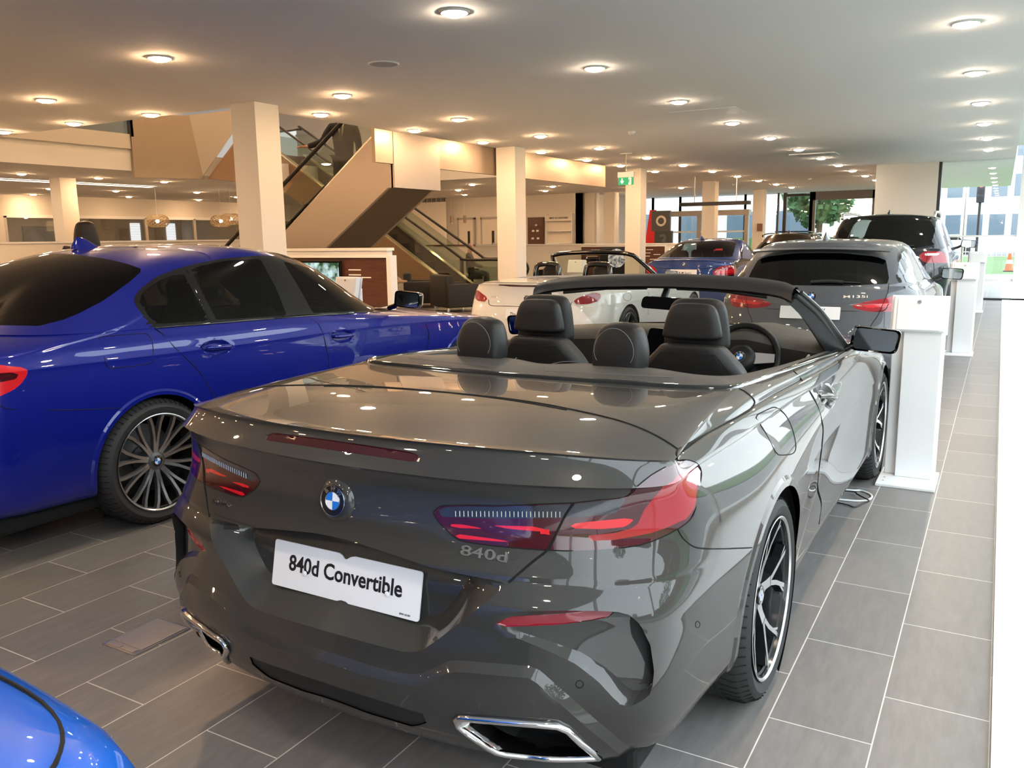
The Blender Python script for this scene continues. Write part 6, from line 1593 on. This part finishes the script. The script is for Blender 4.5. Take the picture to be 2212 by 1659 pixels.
    G().prism([(-.45, 0, .0), (-.32, 0, 0), (.05, 0, 2.25), (-.12, 0, 2.25)], (0, .12, 0)).build('slanted_post', RED, rd); G().box(-.05, .52, -.02, .1, 1.62, 2.22).build('picture_panel', mat('dark print', (.06, .06, .065), .4), rd); G().box(-.1, .06, -.01, .09, 1.25, 1.62).build('red_panel', RED, rd); G().box(.06, .6, -.05, .08, 1.0, 1.62).build('black_panel', mat('panel charcoal', (.035, .045, .045), .5), rd); G().box(-.3, .5, -.2, .4, .85, .95).build('shelf_board', RED, rd)
    t = text_mesh('3', .55, .003, 'figure', mat('charcoal print', (.09, .1, .1), .5), rd, bold=.01); t.matrix_local = Matrix.Translation((.33, -.054, 1.3)) @ Matrix.Rotation(math.pi / 2, 4, 'X')
    for z, r in ((1.92, .16),): G().lathe([(r * .6, -.03), (r, -.03), (r, -.02)], 24, 'y', o=(.25, 0, z)).build('wheel_print', SATIN, rd)
    ob = thing('overhead_bar', 'long black bar hung from the ceiling before the entrance', 'ceiling fixture', (-6.6, 22.0, 0)); G().box(-.86, .95, -.12, .12, 2.24, 2.33).build('beam', mat('bar black', (.02, .02, .021), .5), ob)
    for x in (-.5, .6): G().tube([(x, 0, 2.33), (x, 0, 3.0)], .012, 6).build('hanging_rod', SATIN, ob)
    pl = thing('wall_plaque', 'small brown square plaque on the far column', 'plaque', (-7.33, 29.98, 1.72)); G().box(-.09, .09, -.015, .015, -.13, .13).build('plate', mat('plaque brown', (.22, .10, .07), .5), pl)
small_things()
def armchair(x, y, rz, label):
    t = thing('armchair', label, 'armchair', (x, y, 0), rz, 'black armchairs'); LE = mat('black upholstery', (.020, .018, .017), .6)
    G().rbox(-.34, .34, -.36, .3, .12, .40, .03, 3).build('seat', LE, t, 40); G().rbox(-.40, .40, .25, .42, .10, .76, .04, 3).build('backrest', LE, t, 40)
    for s_ in (1, -1): G().rbox(s_ * .40 - .06, s_ * .40 + .06, -.38, .40, .10, .58, .03, 3).build('armrest', LE, t, 40)
    for a in (-.32, .32):
        for b in (-.3, .34): G().box(a - .02, a + .02, b - .02, b + .02, 0, .12).build('leg', SATIN, t)
armchair(-9.75, 14.6, 2.6, 'black armchair nearest the white roadster, beside the escalator')
armchair(-11.1, 15.3, 2.2, 'black armchair behind, between the round table and escalator')
armchair(-12.9, 15.2, 1.2, 'black armchair at the far side of the round wooden table')
tb = thing('round_table', 'small round wooden table among the black armchairs', 'table', (-11.2, 13.95, 0)); G().lathe([(0, .60), (.55, .60), (.56, .615), (.55, .63), (0, .63)], 40).build('table_top', mat('table oak', (.30, .18, .10), .4), tb, 40); G().lathe([(.22, 0), (.22, .02), (.035, .04), (.035, .60)], 20).build('pedestal', SATIN, tb, 40)
# ---------------------------------------------------------------- escalators
def escalator(name, label, x0, z0, x1, z1, y0, y1, clad):
    """runs along x from the low end (x0,z0) to the high end (x1,z1); y0 is the near side"""
    t = thing(name, label, 'escalator', ((x0 + x1) / 2, (y0 + y1) / 2, 0)); ox, oy = (x0 + x1) / 2, (y0 + y1) / 2
    sg = 1 if x1 > x0 else -1; sl = (z1 - z0) / abs(x1 - x0)
    def X(d): return x0 + sg * d - ox
    n = abs(x1 - x0)
    def pr(pts, ya, yb, nm, m): return G().prism([(X(d), ya - oy, z) for d, z in pts], (0, yb - ya, 0)).build(nm, m, t)
    top = .30; th = .95
    for ya, yb in ((y0, y0 + .06), (y1 - .06, y1)):
        pr([(-1.2, 0), (-1.2, .12), (0, z0 + top * .4), (n, z1 + top), (n + .25, z1 + top), (n + .25, z1 - .5), (n + .15, z1 - .5), (.9, 0)], ya, yb, 'side_cladding', clad)
    pr([(.9, .0), (n + .15, z1 - .5), (n + .25, z1 - .5), (n + .25, z1 - .45), (n + .1, z1 - .45), (.8, .02)], y0 + .06, y1 - .06, 'underside', mat('truss underside', (.10, .075, .05), .45, .6))
    g = G(); k = int(n / .38)
    for i in range(k): 
        d = n * i / k; z = z0 + (z1 - z0) * i / k; g.box(min(X(d), X(d + .42)), max(X(d), X(d + .42)), y0 + .12 - oy, y1 - .12 - oy, z - .2, z)
    g.build('step_band', mat('step dark', (.035, .035, .034), .6, .5), t)
    for ya, hm in ((y0 + .1, 1), (y1 - .1, 1)):
        pr([(-.9, .12), (.1, z0 + .16), (n, z1 + top), (n + 1.1, z1 + top), (n + 1.1, z1 + .98), (n, z1 + .98), (.35, z0 + .98), (-.9, .98)], ya - .006, ya + .006, 'glass_panel', GLASSB)
        pts = [(-.9, .5), (-1.12, .62), (-1.18, .78), (-1.08, .93), (-.9, .99), (-.3, .99), (.1, z0 + 1.02), (.5, z0 + .99 + .5 * sl), (n - .3, z1 + .99 - .3 * sl), (n + .1, z1 + 1.0), (n + .5, z1 + 1.0), (n + 1.2, z1 + 1.0)]
        G().tube(dens([(X(d), ya - oy, z) for d, z in pts], 4), .032, 8).build('handrail', mat('handrail black', (.012, .011, .011), .35), t, 60)
        pr([(-.9, .10), (.1, z0 + .16), (n, z1 + top), (n, z1 + top + .05), (.1, z0 + .21), (-.9, .15)], ya - .07, ya + .07, 'deck_trim', mat('escalator trim', (.70, .62, .48), .25, 1.0))
    G().box(min(X(n + .22), X(n + .28)), max(X(n + .22), X(n + .28)), y0 - oy, y1 - oy, z1 - .5, z1 + top).build('end_panel', clad, t)
    return t
escalator('escalator', 'front escalator clad in brushed metal, rising to the right', -11.9, .0, -7.9, 2.72, 9.9, 11.05, BRUSHED)
escalator('escalator', 'rear escalator with dark steps, coming down to the right', -10.9, .0, -16.6, 3.45, 16.6, 17.75, mat('olive cladding', (.25, .17, .10), .45, .5))
tag(G().box(-7.69, -7.63, 9.5, 17.4, 2.55, 3.0).build('slab_fascia', mat('fascia metal', (.34, .27, .21), .45, .7)), 'brushed metal fascia along the ceiling edge beside the escalators', 'fascia')
# ---------------------------------------------------------------- people
def skin(name, pts, edges, m, parent, sub=2):
    me = bpy.data.meshes.new(name); me.from_pydata([p[:3] for p in pts], edges, []); me.materials.append(m)
    o = bpy.data.objects.new(name, me); link(o, parent)
    md = o.modifiers.new('skin', 'SKIN'); md.use_smooth_shade = True
    for i, p in enumerate(pts):
        v = me.skin_vertices[0].data[i]; r = p[3]; v.radius = r if isinstance(r, tuple) else (r, r)
        v.use_root = i == 0
    s = o.modifiers.new('sub', 'SUBSURF'); s.levels = sub; s.render_levels = sub
    return o
def person(label, loc, rz, J, coat, trouser, hair, hairstyle='short', tie=False, skinm=None):
    """J: joint positions, facing +y"""
    SK = skinm or mat('skin', (.52, .31, .22), .55)
    t = thing('person', label, 'person', loc, rz)
    P = lambda k: J[k]
    hd = Vector(J['head'])
    pts = [(*J['pelvis'], (.11, .085)), (*J['chest'], (.11, .08)), (*J['neck'], .058), (hd.x, hd.y, hd.z - .03, .075), (hd.x, hd.y + .01, hd.z + .06, (.08, .095)), (hd.x, hd.y, hd.z + .11, .06)]
    ed = [(0, 1), (1, 2), (2, 3), (3, 4), (4, 5)]
    def chain(prev, items):
        for it in items: pts.append(it); ed.append((prev, len(pts) - 1)); prev = len(pts) - 1
        return prev
    for s_ in ('l', 'r'):
        sh, el, wr, hn = (J[k + s_] for k in ('sh', 'el', 'wr', 'hd'))
        w_ = chain(1, [(*sh, .045), (*el, .036), (*wr, .026), (*hn, (.035, .018))])
        d = (Vector(hn) - Vector(wr)).normalized(); sd = d.cross(Vector((0, 0, 1)) if abs(d.z) < .8 else Vector((0, 1, 0))).normalized(); nr = sd.cross(d)
        for k, (o_, l_) in enumerate(((-.026, .062), (-.009, .075), (.009, .072), (.026, .056))):
            b = Vector(hn) + sd * o_; e1 = b + d * l_ * .6; e2 = e1 + d * l_ * .4 - nr * .02
            chain(w_, [(*b, .010), (*e1, .009), (*e2, .008)])
        chain(w_, [(*(Vector(hn) - d * .03 + sd * .035), .011), (*(Vector(hn) + d * .015 + sd * .06 - nr * .01), .009)])
        chain(0, [(*J['hip' + s_], .09), (*J['kn' + s_], .06), (*J['an' + s_], .04), (*J['ft' + s_], (.045, .035))])
    body = skin('body', pts, ed, SK, t)
    # face details
    f = hd + Vector((0, .085, .02))
    G().lathe([(0, -.012), (.012, 0), (0, .02)], 8, o=(hd.x, hd.y + .098, hd.z + .02)).build('nose', SK, body, 60)
    for s_ in (1, -1): G().lathe([(0, -.008), (.011, 0), (0, .008)], 8, o=(hd.x + s_ * .032, hd.y + .082, hd.z + .045)).build('eye', mat('eye dark', (.03, .02, .02), .3), body, 60)
    G().box(hd.x - .025, hd.x + .025, hd.y + .082, hd.y + .09, hd.z - .022, hd.z - .014).build('mouth', mat('lip', (.35, .13, .12), .5), body)
    # hair
    hp = []
    if hairstyle == 'long':
        hp = [(hd.x, hd.y - .01, hd.z + .105, (.085, .09)), (hd.x, hd.y - .035, hd.z + .05, (.115, .10)), (hd.x, hd.y - .05, hd.z - .06, (.13, .09)), (hd.x, hd.y - .06, hd.z - .2, (.145, .07)), (hd.x, hd.y - .07, hd.z - .33, (.12, .05))]
    else:
        hp = [(hd.x, hd.y - .01, hd.z + .115, (.075, .085)), (hd.x, hd.y - .03, hd.z + .06, (.088, .085)), (hd.x, hd.y - .045, hd.z - .01, (.075, .06))]
    skin('hair', hp, [(i, i + 1) for i in range(len(hp) - 1)], hair, body)
    # jacket and trousers
    jp = [(*J['pelvis'][:2], J['pelvis'][2] - .06, (.175, .135)), (*J['pelvis'][:2], J['pelvis'][2] + .12, (.155, .12)), (*J['chest'], (.185, .135)), ((J['chest'][0] + J['neck'][0]) / 2, (J['chest'][1] + J['neck'][1]) / 2, J['neck'][2] - .055, (.10, .085)), (*J['neck'], .062)]; je = [(0, 1), (1, 2), (2, 3), (3, 4)]
    for s_ in ('l', 'r'):
        b = len(jp); jp += [(*J['sh' + s_], .078), (*J['el' + s_], .058), (*J['wr' + s_], .044)]; je += [(2, b), (b, b + 1), (b + 1, b + 2)]
    jk = skin('jacket', jp, je, coat, body)
    if tie:
        c = Vector(J['chest']); nk = Vector(J['neck'])
        G().prism([(nk.x - .055, nk.y + .095, nk.z - .01), (nk.x + .055, nk.y + .095, nk.z - .01), (c.x + .012, c.y + .155, c.z - .10), (c.x - .012, c.y + .155, c.z - .10)], (0, .012, 0)).build('shirt', WHITEP, body)
        G().prism([(nk.x - .014, nk.y + .10, nk.z - .02), (nk.x + .014, nk.y + .10, nk.z - .02), (c.x + .026, c.y + .165, c.z - .06), (c.x, c.y + .168, c.z - .14), (c.x - .026, c.y + .165, c.z - .06)], (0, .012, 0)).build('tie', mat('dark tie', (.02, .02, .03), .5), body)
    tp = [(*J['pelvis'], (.165, .125))]; te = []
    for s_ in ('l', 'r'):
        b = len(tp); tp += [(*J['hip' + s_], .105), (*J['kn' + s_], .078), (*J['an' + s_], .06)]; te += [(0, b), (b, b + 1), (b + 1, b + 2)]
    skin('trousers', tp, te, trouser, body)
    for s_ in ('l', 'r'):
        a, f_ = Vector(J['an' + s_]), Vector(J['ft' + s_]); skin('shoe', [(*(a - Vector((0, .03, .045))), .045), (*(f_ - Vector((0, 0, .0))), (.045, .035)), (*(f_ + Vector((0, .06, 0))), (.035, .025))], [(0, 1), (1, 2)], INK, body, 1)
    return t
STAND = dict(pelvis=(0, 0, .96), chest=(0, 0, 1.30), neck=(0, -.01, 1.50), head=(0, .01, 1.60), shl=(-.19, 0, 1.41), shr=(.19, 0, 1.41), ell=(-.24, -.02, 1.13), elr=(.24, -.02, 1.13), wrl=(-.25, .06, .89), wrr=(.25, .06, .89), hdl=(-.25, .08, .82), hdr=(.25, .08, .82),
             hipl=(-.09, 0, .90), hipr=(.09, 0, .90), knl=(-.10, .02, .49), knr=(.10, .02, .49), anl=(-.10, 0, .09), anr=(.10, 0, .09), ftl=(-.11, .11, .035), ftr=(.11, .11, .035))
SUIT = mat('navy suit', (.014, .016, .024), .75); SUITG = mat('grey suit', (.10, .10, .10), .8)
BLACKC = mat('black clothes', (.008, .007, .008), .8)
person('person with long black hair in dark clothes, seen from behind beyond the blue saloon', (-8.12, 5.4, 0), .9, {**STAND}, BLACKC, BLACKC, mat('black hair', (.006, .005, .005), .5), 'long')
ESC = dict(STAND); ESC.update(elr=(.30, .12, 1.18), wrr=(.52, .22, 1.10), hdr=(.60, .25, 1.10))
person('person in a navy suit and tie riding the front escalator, one hand on the rail', (-9.1, 10.55, 1.82), 3.6, ESC, SUIT, SUIT, mat('brown hair', (.05, .03, .02), .6), tie=True)
SIT = dict(pelvis=(0, 0, .56), chest=(0, -.03, .90), neck=(0, -.02, 1.11), head=(0, .02, 1.21), shl=(-.19, -.02, 1.02), shr=(.19, -.02, 1.02), ell=(-.25, .10, .78), elr=(.25, .10, .78), wrl=(-.18, .32, .72), wrr=(.18, .32, .72), hdl=(-.15, .39, .72), hdr=(.15, .39, .72),
           hipl=(-.09, .08, .54), hipr=(.09, .08, .54), knl=(-.12, .46, .52), knr=(.12, .46, .52), anl=(-.12, .42, .09), anr=(.12, .42, .09), ftl=(-.12, .54, .035), ftr=(.12, .54, .035))
person('person in a grey jacket seated on a black office chair beyond the escalator glass', (-12.6, 19.6, 0), -.9, SIT, SUITG, SUITG, mat('grey hair', (.25, .24, .23), .7))
oc = thing('office_chair', 'black office chair under the person in grey beyond the escalator', 'office chair', (-12.6, 19.6, 0), -.9); G().rbox(-.25, .25, -.18, .32, .38, .44, .03).build('seat', INK, oc); G().rbox(-.24, .24, -.27, -.20, .5, .98, .03).build('backrest', INK, oc); G().tube([(0, .05, .08), (0, .05, .40)], .03).build('post', INK, oc); G().tube([(0, -.22, .38), (0, -.23, .55)], .02).build('back_post', INK, oc)
for k in range(5):
    a = k * 1.257; G().tube([(0, .05, .08), (.28 * math.cos(a), .05 + .28 * math.sin(a), .04)], .018).build('leg', INK, oc)
# ---------------------------------------------------------------- outside the glass
def outside():
    GR = mat('lawn green', (.10, .27, .045), .9); b = GR.node_tree.nodes['Principled BSDF']; tcn = N(GR, 'ShaderNodeTexCoord'); nz = N(GR, 'ShaderNodeTexNoise', i_Scale=3.0, i_Detail=6.0); rr = N(GR, 'ShaderNodeValToRGB'); rr.color_ramp.elements[0].color = (.055, .115, .035, 1); rr.color_ramp.elements[1].color = (.11, .19, .065, 1); L(GR, tcn.outputs['Object'], nz.inputs['Vector']); L(GR, nz.outputs['Fac'], rr.inputs[0]); L(GR, rr.outputs[0], b.inputs['Base Color'])
    PV = mat('pale paving', (.28, .275, .265), .8); RDM = mat('asphalt', (.16, .16, .165), .85)
    st(G().box(-60, 130, -60, 150, -.5, -.16), 'ground', PV)
    st(G().box(4.2, 23, -40, 60, -.16, -.10), 'lawn', GR); st(G().box(-6, 4.2, 23.0, 62, -.16, -.11), 'lawn', GR)
    st(G().box(24, 33, -60, 150, -.16, -.13), 'road', RDM); st(G().box(-60, 24, 66, 78, -.16, -.13), 'road', RDM)
    BR = mat('red brown brick', (.20, .085, .06), .85); PB = mat('pale facade', (.62, .60, .56), .8); WD = mat('facade window', (.10, .14, .18), .15, coat=.5)
    def building(x0, x1, y0, y1, h, m, label, face, nx, nz_, wd=1.4, roof=None):
        t = thing('building', label, 'building', ((x0 + x1) / 2, (y0 + y1) / 2, -.15)); cx_, cy_ = (x0 + x1) / 2, (y0 + y1) / 2
        G().box(x0 - cx_, x1 - cx_, y0 - cy_, y1 - cy_, 0, h).build('facade', m, t)
        for i in range(nx):
            for k in range(nz_):
                z = 1.2 + (h - 1.6) * k / nz_; hh = (h - 1.6) / nz_ * .55
                if face == '-x':
                    y = y0 - cy_ + (y1 - y0) * (i + .5) / nx; G().box(x0 - cx_ - .06, x0 - cx_ + .02, y - wd / 2, y + wd / 2, z, z + hh).build('window', WD, t)
                else:
                    x = x0 - cx_ + (x1 - x0) * (i + .5) / nx; G().box(x - wd / 2, x + wd / 2, y0 - cy_ - .06, y0 - cy_ + .02, z, z + hh).build('window', WD, t)
        if roof: G().box(x0 - cx_ - .2, x1 - cx_ + .2, y0 - cy_ - .2, y1 - cy_ + .2, h, h + .5).build('roof', roof, t)
    SL = mat('slate roof', (.10, .10, .12), .7)
    building(38, 50, -40, -8, 7.0, BR, 'long red-brown building across the road, seen in reflections', '-x', 8, 2, roof=SL)
    building(40, 52, -2, 30, 8.5, BR, 'red-brown terrace across the road beyond the lawn', '-x', 8, 2, roof=SL)
    building(38, 50, 38, 62, 6.5, PB, 'pale low building across the road on the right', '-x', 6, 2, roof=SL)
    building(-40, -9, 50, 62, 11, PB, 'pale office block with rows of windows beyond the entrance', '-y', 11, 3, 1.8)
    building(-7, 4, 92, 104, 16, mat('pale blue facade', (.70, .74, .78), .7), 'tall pale building far beyond the lawn', '-y', 6, 4, 1.3)
    building(5, 26, 96, 108, 7.0, mat('mauve brick', (.22, .17, .17), .85), 'low dark terrace far beyond the lawn', '-y', 7, 2, 1.3, roof=SL)
    def tree(x, y, h, label):
        t = thing('tree', label, 'tree', (x, y, -.12)); G().tube([(0, 0, 0), (.1, 0, h * .45), (0, .1, h * .7)], [.16, .12, .05]).build('trunk', mat('bark', (.10, .07, .05), .9), t)
        rnd = random.Random(int(x * 7 + y)); g = G()
        for k in range(900):
            a, u, r = rnd.uniform(0, 6.283), rnd.uniform(-1, 1), rnd.uniform(.3, 1) ** .5; q = Vector((math.cos(a) * (1 - u * u) ** .5 * r * h * .30, math.sin(a) * (1 - u * u) ** .5 * r * h * .30, h * .68 + u * r * h * .32)); d = Vector((rnd.uniform(-1, 1), rnd.uniform(-1, 1), rnd.uniform(-1, 1))).normalized() * .22; e = d.orthogonal().normalized() * .14
            g.add([q - d, q + e, q + d, q - e], [(0, 1, 2, 3)])
        g.build('crown', mat('leaf green', (.05, .12, .04), .7), t, recalc=False)
    tree(-7.4, 41, 5.2, 'green street tree beyond the end windows'); tree(16, 5, 8, 'tree on the lawn beyond the side windows'); tree(18, -14, 9, 'tree at the far side of the lawn behind'); tree(12, 88, 7, 'dark tree far beyond the lawn')
    # street furniture beyond the lawn
    tl = thing('traffic_light', 'traffic light showing red beyond the lawn', 'traffic light', (-1.05, 46, -.1)); G().tube([(0, 0, 0), (0, 0, 2.9)], .06).build('pole', DARKMET, tl); G().rbox(-.17, .17, -.15, .1, 2.9, 3.95, .04).build('signal_head', mat('signal black', (.03, .03, .05), .5), tl); G().lathe([(0, -.17), (.12, -.17), (.12, -.14)], 16, 'y', o=(0, 0, 3.72)).build('red_lamp', mat('red signal', (.8, .05, .05), .4, emit=(1, .08, .1), es=3), tl); G().lathe([(0, -.17), (.12, -.17), (.12, -.14)], 16, 'y', o=(0, 0, 3.4)).build('dark_lamp', INK, tl); G().lathe([(0, -.17), (.12, -.17), (.12, -.14)], 16, 'y', o=(0, 0, 3.1)).build('dark_lamp', INK, tl)
    rs = thing('round_sign', 'round blue traffic sign on a grey pole beyond the lawn', 'road sign', (-1.35, 38, -.1)); G().tube([(0, 0, 0), (0, 0, 5.0)], .04).build('pole', SATIN, rs); G().lathe([(0, -.06), (.30, -.06), (.30, -.04)], 32, 'y', o=(0, 0, 3.95)).build('sign_disc', mat('sign blue', (.02, .25, .55), .4), rs)
    G().prism([(-.18, -.065, 3.9), (.02, -.065, 3.78), (.02, -.065, 3.85), (.2, -.065, 3.88), (.2, -.065, 3.98), (.02, -.065, 3.98), (.02, -.065, 4.05)], (0, .003, 0)).build('arrow', WHITEP, rs)
    for x, y in ((-1.9, 42), (-.9, 36), (.3, 39), (-2.6, 52), (.9, 47)):
        c = thing('traffic_cone', 'orange and white traffic cone on the far verge', 'traffic cone', (x, y, -.1), 0, 'traffic cones'); G().lathe([(.16, .03), (.05, .7), (0, .7)], 16).build('cone', mat('cone orange', (.85, .13, .04), .5), c, 60); G().box(-.2, .2, -.2, .2, 0, .03).build('base', INK, c); G().lathe([(.122, .3), (.098, .45)], 16).build('band', WHITEP, c, 60)
    rl = thing('railing', 'white railing along the far edge of the lawn', 'railing', (0, 60, -.1)); G().box(-14, 20, -.03, .03, 1.0, 1.06).box(-14, 20, -.03, .03, .3, .35).build('rail', WHITEP, rl); g = G()
    for k in range(120): g.box(-14 + k * .28, -13.97 + k * .28, -.015, .015, .05, 1.0)
    tag(g.build('baluster', WHITEP, rl), kind='stuff')
    for x, y, col, lb in ((-3.5, 69, (.7, .7, .72), 'pale hatchback on the road beyond the lawn'), (3, 71, (.08, .1, .16), 'dark car on the road beyond the lawn'), (-15, 41, (.75, .76, .78), 'white car parked outside the entrance')):
        c = thing('street_car', lb, 'car', (x, y, -.12)); pm_ = mat('street paint %g' % col[0], col, .3, coat=1.0)
        pr = [(-2.1, .3), (-2.1, .75), (-1.9, .88), (-1.35, .92), (-.75, 1.38), (.75, 1.4), (1.25, .95), (1.95, .85), (2.1, .7), (2.1, .3)]
        G().prism([(a, -.85, z) for a, z in pr], (0, 1.7, 0)).build('body_shell', pm_, c); G().prism([(a, -.86, z) for a, z in ((-1.2, .93), (-.7, 1.32), (.68, 1.33), (1.08, .95))], (0, 1.72, 0)).build('window_glass', GLOSSBLACK, c)
        for a in (-1.3, 1.3):
            for s_ in (-.8, .8): G().lathe([(0, -.1), (.3, -.1), (.32, -.07), (.32, .07), (.3, .1), (0, .1)], 20, 'y', o=(a, s_, .32)).build('wheel', RUBBER, c, 40)
    hg = tag(G().box(-12, -6, 43, 43.8, -.1, 1.3).build('hedge', mat('hedge green', (.06, .15, .05), .9)), 'clipped green hedge outside the end windows', 'hedge')
    lp = thing('lamp_post', 'grey lamp post outside the end windows', 'lamp post', (-7.9, 44, -.1)); G().tube([(0, 0, 0), (0, 0, 6)], .07).build('pole', SATIN, lp); G().rbox(-.1, .5, -.1, .1, 5.9, 6.05, .03).build('lamp_head', SATIN, lp)
outside()
